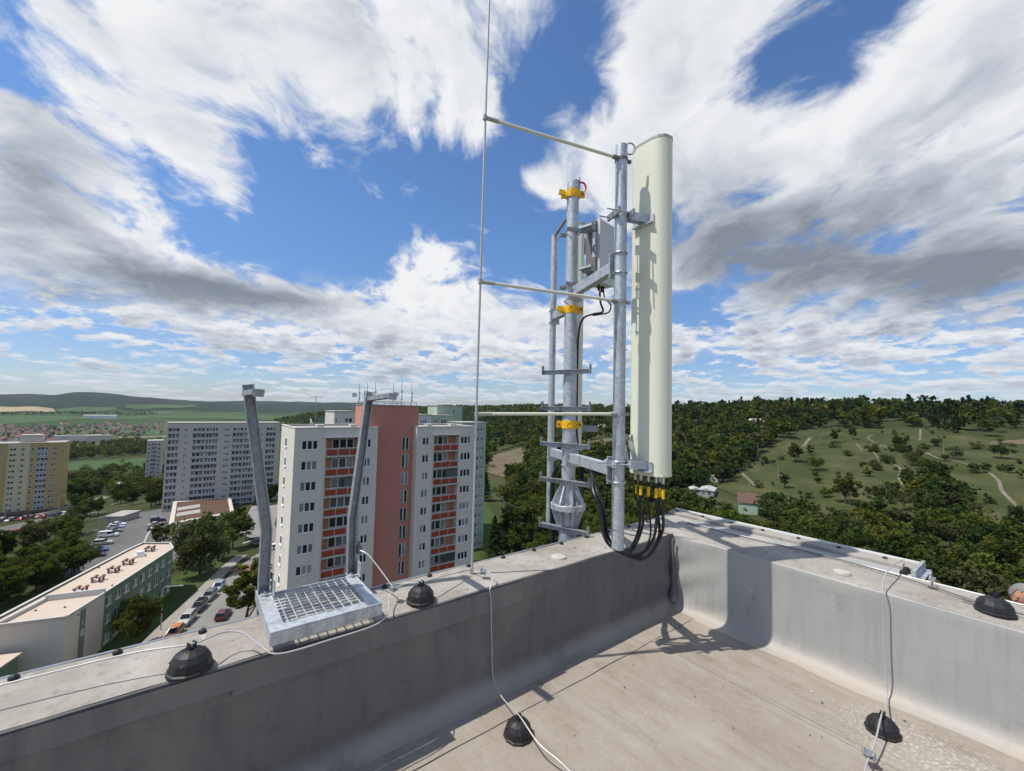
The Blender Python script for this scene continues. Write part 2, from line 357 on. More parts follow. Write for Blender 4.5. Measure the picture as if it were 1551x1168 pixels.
    N.set(b.inputs['Base Color'], oi.outputs['Color']); b.inputs['Roughness'].default_value = 0.28; b.inputs['Coat Weight'].default_value = 0.6
    plain('car_glass', (0.014, 0.017, 0.02), 0.08, 0, 0.1, 3)
    plain('tyre', (0.014, 0.014, 0.014), 0.8, 0, 0.1, 9)
    plain('head_lamp', (0.72, 0.72, 0.70), 0.2, 0, 0.05, 9)
    plain('tail_lamp', (0.30, 0.012, 0.01), 0.25, 0, 0.05, 9)
    # ground sheets
    def ground_mat(nm, a, bb, c, sc, rough=0.95):
        m, N, b, o = material(nm); P = pos(N)
        n = N.noise(P, sc, 7, 0.65, 0.3); f = N.noise(P, sc*14, 4, 0.6)
        cc = N.ramp(n, [(0.3, a), (0.5, bb), (0.7, c)]); cc = N.mix(N.math('MULTIPLY', f, 0.45), cc, tuple(x*0.6 for x in a))
        N.set(b.inputs['Base Color'], cc); b.inputs['Roughness'].default_value = rough; b.inputs['Specular IOR Level'].default_value = 0.2
    ground_mat('asphalt', (0.115, 0.11, 0.105), (0.145, 0.14, 0.135), (0.18, 0.172, 0.165), 0.08)
    ground_mat('asphalt_pale', (0.21, 0.20, 0.185), (0.26, 0.25, 0.23), (0.31, 0.295, 0.275), 0.08)
    ground_mat('paving', (0.27, 0.25, 0.225), (0.33, 0.305, 0.275), (0.38, 0.36, 0.33), 0.2)
    ground_mat('red_paving', (0.24, 0.12, 0.09), (0.28, 0.15, 0.115), (0.31, 0.18, 0.14), 0.2)
    ground_mat('dirt', (0.12, 0.105, 0.075), (0.20, 0.175, 0.13), (0.30, 0.265, 0.215), 0.12)
    ground_mat('soil', (0.105, 0.08, 0.05), (0.145, 0.115, 0.072), (0.18, 0.155, 0.095), 0.05)
    ground_mat('lawn', (0.036, 0.06, 0.015), (0.052, 0.085, 0.021), (0.075, 0.11, 0.032), 0.1)
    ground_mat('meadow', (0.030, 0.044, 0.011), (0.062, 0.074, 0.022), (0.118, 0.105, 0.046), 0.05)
    ground_mat('crop', (0.042, 0.082, 0.022), (0.052, 0.10, 0.026), (0.068, 0.118, 0.036), 0.01)
    ground_mat('crop_pale', (0.11, 0.15, 0.055), (0.14, 0.18, 0.07), (0.17, 0.20, 0.09), 0.01)
    ground_mat('stubble', (0.33, 0.255, 0.145), (0.38, 0.30, 0.18), (0.42, 0.34, 0.21), 0.01)
    plain('road_paint', (0.70, 0.69, 0.66), 0.7, 0, 0.12, 2)
    # open country
    m, N, b, o = material('terrain'); P = pos(N)
    n = N.noise(P, 0.03, 8, 0.62, 0.4); f = N.noise(P, 0.45, 6, 0.65); far = N.new('ShaderNodeAttribute', attribute_name='far').outputs['Fac']
    near = N.ramp(n, [(0.3, (0.034, 0.044, 0.016)), (0.5, (0.052, 0.062, 0.024)), (0.68, (0.085, 0.083, 0.04))])
    near = N.mix(N.math('MULTIPLY', f, 0.6), near, (0.03, 0.042, 0.014))
    vo = N.new('ShaderNodeTexVoronoi', i_Scale=0.0022); N.set(vo.inputs['Vector'], N.vmath('MULTIPLY', P, (1, 0.6, 0)))
    sp = N.new('ShaderNodeSeparateColor'); N.set(sp.inputs[0], vo.outputs['Color'])
    fld = N.ramp(sp.outputs[0], [(0.0, (0.036, 0.07, 0.022)), (0.35, (0.05, 0.082, 0.03)), (0.6, (0.03, 0.048, 0.02)), (0.8, (0.085, 0.10, 0.05)), (0.93, (0.19, 0.16, 0.10))], 'CONSTANT')
    hill = N.mix(N.smooth(N.noise(P, 0.006, 9, 0.7), 0.3, 0.7), (0.008, 0.020, 0.012), (0.030, 0.046, 0.022))
    hill = N.mix(N.smooth(N.noise(P, 0.02, 6, 0.6), 0.45, 0.6), hill, (0.010, 0.022, 0.012))
    c = N.mix(N.smooth(far, 0.15, 0.3), near, fld); c = N.mix(N.smooth(far, 0.55, 0.65), c, hill)
    N.set(b.inputs['Base Color'], c); b.inputs['Roughness'].default_value = 1.0; b.inputs['Specular IOR Level'].default_value = 0.1
    # foliage: tint comes from the clump of leaves
    def leaf(nm, a, bb, c):
        m, N, b, o = material(nm); t = N.new('ShaderNodeAttribute', attribute_name='tint').outputs['Fac']
        oi = N.new('ShaderNodeObjectInfo')
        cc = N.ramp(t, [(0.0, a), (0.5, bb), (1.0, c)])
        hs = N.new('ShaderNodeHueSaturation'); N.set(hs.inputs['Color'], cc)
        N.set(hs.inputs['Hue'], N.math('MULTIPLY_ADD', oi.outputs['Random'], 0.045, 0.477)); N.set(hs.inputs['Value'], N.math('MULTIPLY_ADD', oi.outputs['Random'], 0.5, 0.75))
        df = N.new('ShaderNodeBsdfDiffuse'); N.l.new(hs.outputs[0], df.inputs[0])
        tr = N.new('ShaderNodeBsdfTranslucent'); N.l.new(N.mix(1.0, hs.outputs[0], (1.2, 1.35, 0.6), 'MULTIPLY'), tr.inputs[0])
        ms = N.new('ShaderNodeMixShader', i_0=0.28); N.l.new(df.outputs[0], ms.inputs[1]); N.l.new(tr.outputs[0], ms.inputs[2])
        N.l.new(ms.outputs[0], o.inputs[0])
    leaf('leaf_mid', (0.0430, 0.0582, 0.0130), (0.0728, 0.0949, 0.0195), (0.1190, 0.1408, 0.0286))
    leaf('leaf_dark', (0.0234, 0.0368, 0.0114), (0.0398, 0.0586, 0.0157), (0.0670, 0.0870, 0.0214))
    leaf('leaf_light', (0.0664, 0.0756, 0.0161), (0.1021, 0.1087, 0.0221), (0.1468, 0.1476, 0.0321))
    leaf('leaf_grey', (0.0525, 0.0594, 0.0242), (0.0802, 0.0864, 0.0355), (0.1166, 0.1215, 0.0516))
    leaf('needle', (0.0179, 0.0365, 0.0141), (0.0322, 0.0564, 0.0197), (0.0537, 0.0796, 0.0253))
    # person
    plain('skin', (0.50, 0.25, 0.165), 0.5, 0, 0.1, 20); plain('grey_hair', (0.20, 0.19, 0.175), 0.7, 0, 0.35, 90)
    plain('dark_shirt', (0.018, 0.019, 0.025), 0.9, 0, 0.2, 20); plain('jeans', (0.04, 0.055, 0.09), 0.9, 0, 0.2, 20); plain('eye', (0.02, 0.015, 0.012), 0.2)
make_materials()

# ------------------------------------------------------------------ mesh helpers
class MB:
    def __init__(s): s.v = []; s.f = []; s.m = []; s.cm = 0
    def add(s, vs, fs):
        o = len(s.v); s.v += [tuple(map(float, p)) for p in vs]
        s.f += [tuple(i+o for i in f) for f in fs]; s.m += [s.cm]*len(fs); return s
    def box(s, c, size, rz=0.0, M=None):
        hx, hy, hz = (d/2 for d in size); vs = []
        cz, sz = math.cos(rz), math.sin(rz)
        for x in (-hx, hx):
            for y in (-hy, hy):
                for z in (-hz, hz):
                    p = Vector((x*cz-y*sz, x*sz+y*cz, z))
                    if M is not None: p = M @ p
                    vs.append((p.x+c[0], p.y+c[1], p.z+c[2]))
        return s.add(vs, [(0, 1, 3, 2), (4, 6, 7, 5), (0, 4, 5, 1), (2, 3, 7, 6), (0, 2, 6, 4), (1, 5, 7, 3)])
    def b2(s, lo, hi):
        return s.box([(a+b)/2 for a, b in zip(lo, hi)], [abs(b-a) for a, b in zip(lo, hi)])
    def beam(s, p0, p1, w, h, up=(0, 0, 1)):
        p0, p1 = Vector(p0), Vector(p1); d = p1-p0; L = d.length; d.normalize()
        u = Vector(up); side = d.cross(u)
        if side.length < 1e-4: side = d.cross(Vector((1, 0, 0)))
        side.normalize(); u = side.cross(d).normalized()
        M = Matrix((side, d, u)).transposed()
        return s.box((p0+p1)/2, (w, L, h), M=M)
    def cyl(s, p0, p1, r0, r1=None, n=16, caps=True):
        r1 = r0 if r1 is None else r1
        p0, p1 = Vector(p0), Vector(p1); d = (p1-p0).normalized()
        a = d.orthogonal().normalized(); b = d.cross(a); vs = []
        for p, r in ((p0, r0), (p1, r1)):
            for i in range(n):
                t = 2*math.pi*i/n; q = p+a*(r*math.cos(t))+b*(r*math.sin(t)); vs.append(q)
        fs = [(i, (i+1) % n, n+(i+1) % n, n+i) for i in range(n)]
        if caps: fs += [tuple(range(n-1, -1, -1)), tuple(range(n, 2*n))]
        return s.add(vs, fs)
    def tube(s, pts, r, n=8, closed=False):
        P = [Vector(p) for p in pts]; m = len(P); rr = r if isinstance(r, (list, tuple)) else [r]*m
        ref = None; vs = []
        for i in range(m):
            d = (P[(i+1) % m]-P[i-1]) if closed else (P[min(i+1, m-1)]-P[max(i-1, 0)])
            d.normalize()
            if ref is None: ref = d.orthogonal().normalized()
            a = (ref-d*ref.dot(d))
            if a.length < 1e-5: a = d.orthogonal()
            a.normalize(); ref = a; b = d.cross(a)
            for k in range(n):
                t = 2*math.pi*k/n; vs.append(P[i]+a*(rr[i]*math.cos(t))+b*(rr[i]*math.sin(t)))
        fs = []
        for i in range(m if closed else m-1):
            j = (i+1) % m
            for k in range(n): fs.append((i*n+k, i*n+(k+1) % n, j*n+(k+1) % n, j*n+k))
        if not closed: fs += [tuple(range(n-1, -1, -1)), tuple(range((m-1)*n, m*n))]
        return s.add(vs, fs)
    def lathe(s, c, prof, n=24, lob=0.0, k=0):
        vs = []; m = len(prof)
        for (r, z) in prof:
            for i in range(n):
                t = 2*math.pi*i/n; q = r*(1+lob*math.cos(k*t)); vs.append((c[0]+q*math.cos(t), c[1]+q*math.sin(t), c[2]+z))
        fs = [(j*n+i, j*n+(i+1) % n, (j+1)*n+(i+1) % n, (j+1)*n+i) for j in range(m-1) for i in range(n)]
        fs += [tuple(range(n-1, -1, -1)), tuple(range((m-1)*n, m*n))]
        return s.add(vs, fs)
    def prism(s, poly, z0, z1):
        n = len(poly); vs = [(x, y, z0) for x, y in poly]+[(x, y, z1) for x, y in poly]
        return s.add(vs, [tuple(range(n-1, -1, -1)), tuple(range(n, 2*n))]+[(i, (i+1) % n, n+(i+1) % n, n+i) for i in range(n)])
    def extrude(s, prof, axis, t0, t1, n=1):
        """closed profile [(a,b)..] swept along axis 'x' or 'y'"""
        m = len(prof); vs = []
        for k in range(n+1):
            t = t0+(t1-t0)*k/n
            for a, b in prof: vs.append((t, a, b) if axis == 'x' else (a, t, b))
        fs = [(k*m+i, k*m+(i+1) % m, (k+1)*m+(i+1) % m, (k+1)*m+i) for k in range(n) for i in range(m)]
        fs += [tuple(range(m-1, -1, -1)), tuple(range(n*m, (n+1)*m))]
        return s.add(vs, fs)
    def quad(s, a, b, c, d): return s.add([a, b, c, d], [(0, 1, 2, 3)])
    def mesh(s, name, mats, smooth=False, off=(0, 0, 0)):
        me = bpy.data.meshes.new(name)
        v = np.array(s.v, float)-np.array(off, float)
        me.from_pydata(v.tolist(), [], s.f); me.validate()
        for mt in (mats if isinstance(mats, (list, tuple)) else [mats]): me.materials.append(MATS[mt])
        if any(s.m) and len(me.polygons) == len(s.m): me.polygons.foreach_set('material_index', s.m)
        bm = bmesh.new(); bm.from_mesh(me); bmesh.ops.recalc_face_normals(bm, faces=bm.faces); bm.to_mesh(me); bm.free()
        if smooth:
            me.polygons.foreach_set('use_smooth', [True]*len(me.polygons))
            try: me.set_sharp_from_angle(angle=R_(38))
            except Exception: pass
        return me

def origin_of(o):
    v = Vector((0, 0, 0))
    while o is not None: v += o.location; o = o.parent
    return v
def link(name, me, parent=None, loc=(0, 0, 0), rz=0.0, label=None, cat=None, group=None, kind=None):
    o = bpy.data.objects.new(name, me); COL.objects.link(o); o.location = loc
    if rz: o.rotation_euler = (0, 0, rz)
    if parent is not None: o.parent = parent
    for k, v in (('label', label), ('category', cat), ('group', group), ('kind', kind)):
        if v: o[k] = v
    return o
def thing(name, label, cat, loc=(0, 0, 0), rz=0.0, group=None): return link(name, None, None, loc, rz, label, cat, group)
def part(name, mb, mats, parent=None, smooth=False, bevel=0.0, label=None, cat=None, group=None, kind=None, local=False):
    """mesh given in world coordinates (or in its thing's own when local) as a part"""
    if parent is not None and not local: me = mb.mesh(name, mats, smooth, origin_of(parent)); loc = (0, 0, 0)
    elif parent is None and not local:
        v = np.array(mb.v); c = (v.min(0)+v.max(0))/2; c[2] = v[:, 2].min(); me = mb.mesh(name, mats, smooth, c); loc = c
    else: me = mb.mesh(name, mats, smooth); loc = (0, 0, 0)
    o = link(name, me, parent, loc, 0, label, cat, group, kind)
    if bevel:
        b = o.modifiers.new('bevel', 'BEVEL'); b.width = bevel; b.segments = 2; b.limit_method = 'ANGLE'; b.angle_limit = R_(40)
    return o
def spline(pts, k=8):
    P = [Vector(p) for p in pts]; out = []
    for i in range(len(P)-1):
        a, b, c, d = P[max(i-1, 0)], P[i], P[i+1], P[min(i+2, len(P)-1)]
        for j in range(k):
            t = j/k; out.append(0.5*((2*b)+(c-a)*t+(2*a-5*b+4*c-d)*t*t+(3*b-a-3*c+d)*t**3))
    out.append(P[-1]); return out

# ------------------------------------------------------------------ terrain
TH = np.array([-30, 2, 20, 35, 48, 60, 75, 90, 97, 103, 140.0])
RR = np.array([0, 100, 150, 200, 260, 320, 400, 480, 600, 800, 1200, 2000, 3000, 4000, 5000, 6500, 12000.0])
ZT = np.array([
    [-40, -40, -38, -33, -26, -18, -8, 0, 7, 9, 0, -30, -50, -50, -30, -20, -60],
    [-40, -40, -38, -33, -26, -18, -8, 0, 7, 9, 0, -30, -50, -50, -30, -20, -60],
    [-40, -40, -39, -36, -29, -20, -9, 0, 7, 9, 0, -30, -50, -50, -30, -20, -60],
    [-40, -40, -40, -39, -36, -31, -24, -17, -8, 2, 6, -20, -50, -50, -30, -20, -60],
    [-40, -40, -40, -40, -39, -37, -33, -28, -20, -9, 4, -5, -40, -50, -30, -15, -60],
    [-40, -40, -40, -41, -42, -43, -44, -43, -40, -32, -12, 2, -25, -45, -25, -5, -60],
    [-40, -40, -41, -43, -46, -50, -54, -56, -56, -46, -27, -60, -80, -70, -10, 12, -60],
    [-40, -40, -41, -43, -48, -54, -60, -64, -69, -76, -86, -96, -92, -64, -22, 2, -60],
    [-40, -40, -41, -43.5, -49.5, -56, -61, -65, -70.5, -78, -88, -97, -92, -38, 34, 30, -60],
    [-40, -40, -41, -44, -51, -58, -62, -66, -72, -80, -90, -98, -92, -45, 10, 18, -60],
    [-40, -40, -41, -44, -51, -58, -62, -66, -72, -80, -90, -98, -92, -45, 5, 22, -60]], float)
def ground_z(x, y):
    x = np.asarray(x, float); y = np.asarray(y, float)
    r = np.hypot(x, y); th = np.degrees(np.arctan2(y, x)); th = np.where(th < -60, th+360, th)
    th = np.clip(th, -30, 140); i = np.clip(np.searchsorted(TH, th)-1, 0, len(TH)-2)
    t = (th-TH[i])/(TH[i+1]-TH[i]); t = t*t*(3-2*t)
    cols = np.stack([np.interp(r, RR, ZT[k]) for k in range(len(TH))], -1)
    a = np.take_along_axis(cols, i[..., None], -1)[..., 0]; b = np.take_along_axis(cols, (i+1)[..., None], -1)[..., 0]
    z = a*(1-t)+b*t
    far = np.clip((r-2600)/1800, 0, 1)
    z = z+far*(14*np.sin(th*0.42+1.9)*np.sin(r/900+th*0.11)+9*np.sin(th*1.1+r/420)+5*np.sin(th*2.3+r/260))
    mid = np.clip((r-170)/200, 0, 1)*np.clip((60-th)/15, 0, 1)
    z = z+mid*(1.6*np.sin(x/37+1)*np.sin(y/29)+0.8*np.sin(x/13)*np.sin(y/17+2))
    return z
def px_ground(x, y, rmax=9000):
    d = ray(x, y); rs = np.concatenate([np.arange(20, 800, 1.0), np.geomspace(800, rmax, 900)])
    hx = math.hypot(d[0], d[1]); P = CPOS[None]+d[None]/hx*rs[:, None]
    g = ground_z(P[:, 0], P[:, 1]); k = np.nonzero(P[:, 2] <= g)[0]
    if len(k) == 0: return None
    i = k[0]; p = P[i].copy(); p[2] = g[i]; return p

# ------------------------------------------------------------------ our roof: deck, parapets, our building
ZTOP, YL, YO, XR, XO = 0.63, 2.18, 2.55, 3.56, 4.06
def wob(p, s, a, seed=0.0): return a*mnoise.noise(Vector((p[0]*s+seed, p[1]*s, p[2]*s)))
def build_roof():
    body = MB(); body.b2((-14, -16, -42), (XO-0.006, YO-0.006, -0.03))
    b = thing('apartment_building', 'grey block of flats whose flat roof carries the antenna mast', 'building', (-5, -7, -42))
    part('wall', body, 'plaster_grey', b)
    # roof deck of overlapping membrane sheets
    base = MB(); base.b2((-14, -16, -0.028), (XR+0.1, YL+0.1, -0.006)); deck = part('roof_deck', base, 'deck', kind='structure')
    xs = [-6.5, -5.45, -4.4, -3.36, -2.31, -1.26, -0.21, 0.79, 1.84, 2.89, 3.56]
    k = 0
    for i in range(len(xs)-1):
        for (y0, y1) in ((-1.9, 1.94), (-6.0, -1.9)):
            mb = MB(); z = 0.0005+0.0016*((i+(y0 < -2)) % 2); nx, ny = 8, 24
            x0, x1 = xs[i]-0.02, xs[i+1]+0.02; vs = []
            for a in range(nx+1):
                for c in range(ny+1):
                    x = x0+(x1-x0)*a/nx; y = y0-0.02+(y1-y0+0.04)*c/ny
                    w = wob((x, y, 0), 1.7, 0.004)+wob((x, y, 4), 6, 0.0012)
                    if a in (0, nx): x += wob((x, y, 1), 5, 0.006)
                    if c in (0, ny): y += wob((x, y, 2), 5, 0.006)
                    vs.append((x, y, z+max(w, -0.0045)+ (0.0022 if a == 0 or a == nx else 0)))
            mb.add(vs, [(a*(ny+1)+c, (a+1)*(ny+1)+c, (a+1)*(ny+1)+c+1, a*(ny+1)+c+1) for a in range(nx) for c in range(ny)])
            part('membrane_sheet', mb, 'deck', deck, smooth=True)
    mb = MB(); mb.add([(x, y, 0.0042+wob((x, y, 7), 2, 0.002)) for x in np.linspace(-6.5, 3.5, 60) for y in (1.925, 2.02, 2.12)],
                      [(i*3+j, i*3+3+j, i*3+4+j, i*3+1+j) for i in range(59) for j in range(2)])
    part('membrane_sheet', mb, 'deck', deck, smooth=True)
    for x in (0.79, 1.84, 2.89):
        mb = MB(); mb.tube([(x+0.02+wob((0, y, 3), 4, 0.008), y, 0.004) for y in np.linspace(-1.5, 1.93, 40)], 0.0021, 5); part('weld_seam', mb, 'deck', deck, smooth=True)
    mb = MB(); mb.tube([(x, 1.925+wob((x, 0, 3), 4, 0.010), 0.006) for x in np.linspace(-3, 3.4, 70)], 0.0021, 5); part('weld_seam', mb, 'deck', deck, smooth=True)

    def parapet(axis, t0, t1, face, outer, sgn, label, wmat, flap):
        """axis 'x': wall runs along x with its inner face at y=face"""
        n = int(abs(t1-t0)/0.035)
        inner = [(-0.15, -0.002), (-0.12, 0.001), (-0.095, 0.003), (-0.068, 0.007), (-0.040, 0.018), (-0.020, 0.036), (-0.007, 0.064), (0.0, 0.10)]
        inner += [(0.002*i/10, 0.10+(ZTOP-0.16-0.10)*i/10) for i in range(1, 11)]
        if flap: inner += [(-0.003, ZTOP-0.158), (-0.004, ZTOP-0.12), (-0.003, ZTOP-0.08)]
        inner += [(0.0, ZTOP-0.05), (0.0, ZTOP-0.022), (0.002, ZTOP-0.008), (0.009, ZTOP-0.002)]
        w = outer-face
        ri = 1.0 if axis == 'x' else 0.15
        top = [(0.009, ZTOP-0.002), (0.05, ZTOP+0.002)]+[(0.05+(abs(w)-0.09)*i/7, ZTOP+0.002+0.012*ri*i/7) for i in range(1, 8)]+[(abs(w)-0.02, ZTOP+0.002+0.016*ri)]
        rest = [(abs(w)-0.02, ZTOP+0.002+0.016*ri), (abs(w)-0.018, ZTOP+0.005+0.016*ri), (abs(w)-0.003, ZTOP+0.004+0.016*ri), (abs(w), ZTOP+0.016*ri), (abs(w), ZTOP-0.10), (abs(w)-0.008, ZTOP-0.10), (abs(w)-0.008, -0.03)]
        th = thing('parapet_wall', label, 'parapet', ((t0+t1)/2, (face+outer)/2, 0) if axis == 'x' else ((face+outer)/2, (t0+t1)/2, 0))
        for nm, prof, mt in (('inner_membrane', inner, wmat), ('coping', top, 'coping'), ('edge_flashing', rest, 'flashing' if axis == 'x' else 'white_edge')):
            mb = MB(); vs = []; m = len(prof)
            for k in range(n+1):
                t = t0+(t1-t0)*k/n
                for j, (a, z) in enumerate(prof):
                    p = (t, a*3, z); d = 0
                    if nm != 'edge_flashing':
                        d = wob(p, 2.2, 0.006)+wob(p, 9, 0.0016)
                        if nm == 'inner_membrane':
                            cr = max(0, 1-abs(t-(XR if axis == 'x' else YL))/0.55)        # wrinkles close to the corner
                            d += 0.010*cr*math.sin(14*(t+0.9*z)+2*z*7)
                        lo = min(1.0, max(0.0, (z-0.002)/0.05)); d *= lo
                    A = face+sgn*(a+(d if nm == 'inner_membrane' else 0)); Z = z+(d*0.8 if nm == 'coping' else 0)
                    if nm == 'inner_membrane' and z > ZTOP-0.02: Z = z+ (wob((t, 0.05*3, z), 2.2, 0.006)+wob((t, .15, z), 9, 0.0016))*0.5
                    vs.append((t, A, Z) if axis == 'x' else (A, t, Z))
            mb.add(vs, [(k*m+j, (k+1)*m+j, (k+1)*m+j+1, k*m+j+1) for k in range(n) for j in range(m-1)])
            o = part(nm, mb, mt, th, smooth=True)
            if mt == wmat: o['label'] = 'weathered grey roofing membrane turned up the inner face'
        return th
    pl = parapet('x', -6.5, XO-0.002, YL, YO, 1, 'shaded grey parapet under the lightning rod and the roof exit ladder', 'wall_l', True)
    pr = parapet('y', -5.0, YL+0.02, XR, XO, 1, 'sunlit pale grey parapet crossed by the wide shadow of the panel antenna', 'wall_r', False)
    for (xa, xb, zl) in ((-6.4, 0.22, 0.105), (0.20, 1.78, 0.135)):
        mb = MB(); n = int((xb-xa)/0.03); vs = []
        for k in range(n+1):
            x = xa+(xb-xa)*k/n; rag = 0.012*mnoise.noise(Vector((x*5, 3, zl)))+0.02*mnoise.noise(Vector((x*1.3, 9, zl)))
            for j in range(5):
                z = ZTOP-0.012-(zl+rag-0.012)*j/4; vs.append((x, YL-0.0125-wob((x, 0, z), 3, 0.004)-(0.004 if j == 4 else 0), z))
            vs.append((x, YL+0.002, ZTOP-0.014-(zl+rag-0.012)))
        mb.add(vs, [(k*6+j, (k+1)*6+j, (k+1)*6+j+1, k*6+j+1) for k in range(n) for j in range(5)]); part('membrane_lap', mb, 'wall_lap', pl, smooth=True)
    # bolt caps along the outer edge of the left parapet
    x = -2.28
    while x < 3.9:
        mb = MB(); mb.lathe((x, YO-0.035, ZTOP+0.016), [(0.017, 0), (0.017, 0.004), (0.014, 0.011), (0.007, 0.016), (0.002, 0.0165)], 12)
        part('bolt_cap', mb, 'black_plastic', pl, smooth=True); x += 0.297
    # membrane fold standing in the corner
    mb = MB(); pts = [(XR-0.035+0.010*math.sin(9*z), YL-0.030, z) for z in np.linspace(0.06, ZTOP-0.03, 16)]
    mb.tube(pts, [0.021+0.011*math.sin(7*z[2]+1)+0.012*max(0, 0.2-z[2])*5 for z in pts], 10); part('corner_fold', mb, 'wall_l', pl, smooth=True)
    for (px_, py_, r) in ((846, 843, 0.055), (1033, 791, 0.05), (1275, 866, 0.05)):
        p = atz(px_, py_, ZTOP+0.012); mb = MB(); mb.lathe((p[0], p[1], ZTOP+0.002), [(r*1.1, 0), (r, 0.014), (r*0.6, 0.019), (0.002, 0.020)], 20)
        part('sealing_patch', mb, 'seal_patch', pl if px_ < 1000 else pr, smooth=True)
    # outer ledge beyond the right parapet, with its recess
    th = thing('roof_ledge', 'low outer ledge with white edge strip and row of black caps behind pale parapet', 'ledge', (4.25, 1.6, 0))
    mb = MB(); mb.b2((XO+0.004, 0.66, -0.4), (4.245, YO+0.10, ZTOP-0.010)); part('gutter_membrane', mb, 'wall_r', th)
    mb = MB(); mb.b2((4.247, 0.66, -0.4), (4.40, YO+0.1, ZTOP+0.02)); part('ledge_top', mb, 'coping', th, bevel=0.008)
    mb = MB(); mb.b2((4.402, 0.655, ZTOP-0.08), (4.416, YO+0.11, ZTOP+0.033)); part('edge_strip', mb, 'white_edge', th)
    mb = MB(); mb.b2((XO+0.01, 0.635, ZTOP-0.02), (4.43, 0.655, ZTOP+0.045)); mb.b2((XO+0.01, 0.60, ZTOP-0.02), (4.43, 0.635, ZTOP-0.012)); part('end_profile', mb, 'galv', th)
    y = 2.60
    while y > 0.7:
        mb = MB(); mb.lathe((4.335, y, ZTOP+0.02), [(0.017, 0), (0.017, 0.004), (0.013, 0.011), (0.002, 0.016)], 12); part('bolt_cap', mb, 'black_plastic', th, smooth=True); y -= 0.292
    for x in (4.18, 4.08):
        mb = MB(); mb.lathe((x, 0.70, ZTOP-0.04), [(0.022, 0), (0.022, 0.05), (0.016, 0.07), (0.002, 0.076)], 10); part('bolt_cap', mb, 'black_plastic', th, smooth=True)
build_roof()
def grit():
    # flecks of grit and flaking coating lying on deck and coping: nobody could count them
    g = random.Random(3)
    for mt, n in (('seal_patch', 130), ('slab_dark', 150), ('white_edge', 60)):
        mb = MB()
        for i in range(n):
            if g.random() < 0.6: x, y, z = g.uniform(-0.5, 3.4), g.uniform(0.1, 2.05), 0.006
            elif g.random() < 0.6: x, y, z = g.uniform(-0.8, 3.9), g.uniform(YL+0.03, YO-0.05), ZTOP+0.009
            else: x, y, z = g.uniform(XR+0.04, XO-0.05), g.uniform(-0.3, 2.0), ZTOP+0.005
            s = g.uniform(0.0015, 0.0055)*(1.6 if g.random() < 0.1 else 1); a = g.uniform(0, 6.28); k = g.randint(3, 5)
            base = [(x+s*g.uniform(0.6, 1.3)*math.cos(a+6.283*j/k), y+s*g.uniform(0.6, 1.3)*math.sin(a+6.283*j/k), z) for j in range(k)]
            mb.add(base+[(x, y, z+s*0.6)], [(j, (j+1) % k, k) for j in range(k)])
        part('roof_grit', mb, mt, None, label='tiny flecks of grit and flaked coating strewn over the roof', cat='grit', kind='stuff')
grit()

# ------------------------------------------------------------------ lightning conductor: holders, wires, clamps
def holder(p, s, rz, label, group=None):
    th = thing('conductor_holder', label, 'conductor holder', p, rz, group)
    mb = MB(); R = 0.078*s
    mb.lathe((0, 0, 0), [(R*1.06, 0), (R*1.06, 0.008*s), (R*0.97, 0.012*s), (R*0.96, 0.022*s), (R*0.90, 0.044*s), (R*0.70, 0.066*s), (R*0.40, 0.080*s), (R*0.10, 0.083*s)], 11, 0.0)
    me = mb.mesh('base', 'black_plastic'); link('base', me, th)
    for k in range(5):
        t = 2*math.pi*k/5; q = MB()
        q.beam((R*0.90*math.cos(t), R*0.90*math.sin(t), 0.040*s), (R*0.36*math.cos(t), R*0.36*math.sin(t), 0.080*s), 0.006*s, 0.006*s); link('rib', q.mesh('rib', 'black_plastic'), th)
    q = MB(); q.box((0.011*s, 0, 0.094*s), (0.005*s, 0.022*s, 0.026*s)); q.box((-0.011*s, 0, 0.094*s), (0.005*s, 0.022*s, 0.026*s)); q.box((0, 0, 0.085*s), (0.024*s, 0.022*s, 0.007*s))
    link('wire_clip', q.mesh('wire_clip', 'black_plastic'), th); return th
ZC = ZTOP+0.008
H1 = atz(288, 1013, ZC); H2 = atz(637, 909, ZC); H3 = atz(1507, 927, ZC); H4 = atz(785, 1113, 0.004); H5 = atz(1337, 1108, 0.004)
holder(H1, 1.0, 0.5, 'faceted black wire holder on left coping beside the ladder platform')
holder(H2, 1.0, 0.2, 'faceted black wire holder on coping between ladder and lightning rod')
holder(H3, 1.05, 0.9, 'faceted black wire holder on top of the pale right parapet')
holder(H4, 0.98, 0.3, 'faceted black wire holder on roof deck under the white wire')
holder(H5, 0.98, 0.0, 'faceted black wire holder on roof deck beside white lime stains')
def wire(name, pts, r, mt, label, cat='wire', sm=6, n=8):
    mb = MB(); mb.tube(spline(pts, sm), r, n); return part(name, mb, mt, None, smooth=True, label=label, cat=cat)
WT = lambda x, y, z=ZTOP+0.045: tuple(atz(x, y, z))
H1t = (H1[0], H1[1], H1[2]+0.1); H2t = (H2[0], H2[1], H2[2]+0.1)
wl = [(-3.2, 2.37, ZTOP+0.06), (-1.4, 2.36, ZTOP+0.07), (-0.5, 2.33, ZTOP+0.085), (-0.15, 2.29, ZTOP+0.1), H1t, (0.16, 2.27, ZTOP+0.10), (0.235, 2.245, ZTOP+0.085), (0.29, 2.17, ZTOP+0.05), (0.36, 2.105, ZTOP+0.02),
      (0.58, 2.098, ZTOP+0.018), (0.78, 2.105, ZTOP+0.02), (0.865, 2.15, ZTOP+0.035), (0.915, 2.26, ZTOP+0.055), (0.96, 2.32, ZTOP+0.075), (1.03, 2.31, ZTOP+0.095), H2t, (1.3, 2.31, ZTOP+0.085), (1.50, 2.38, ZTOP+0.05)]
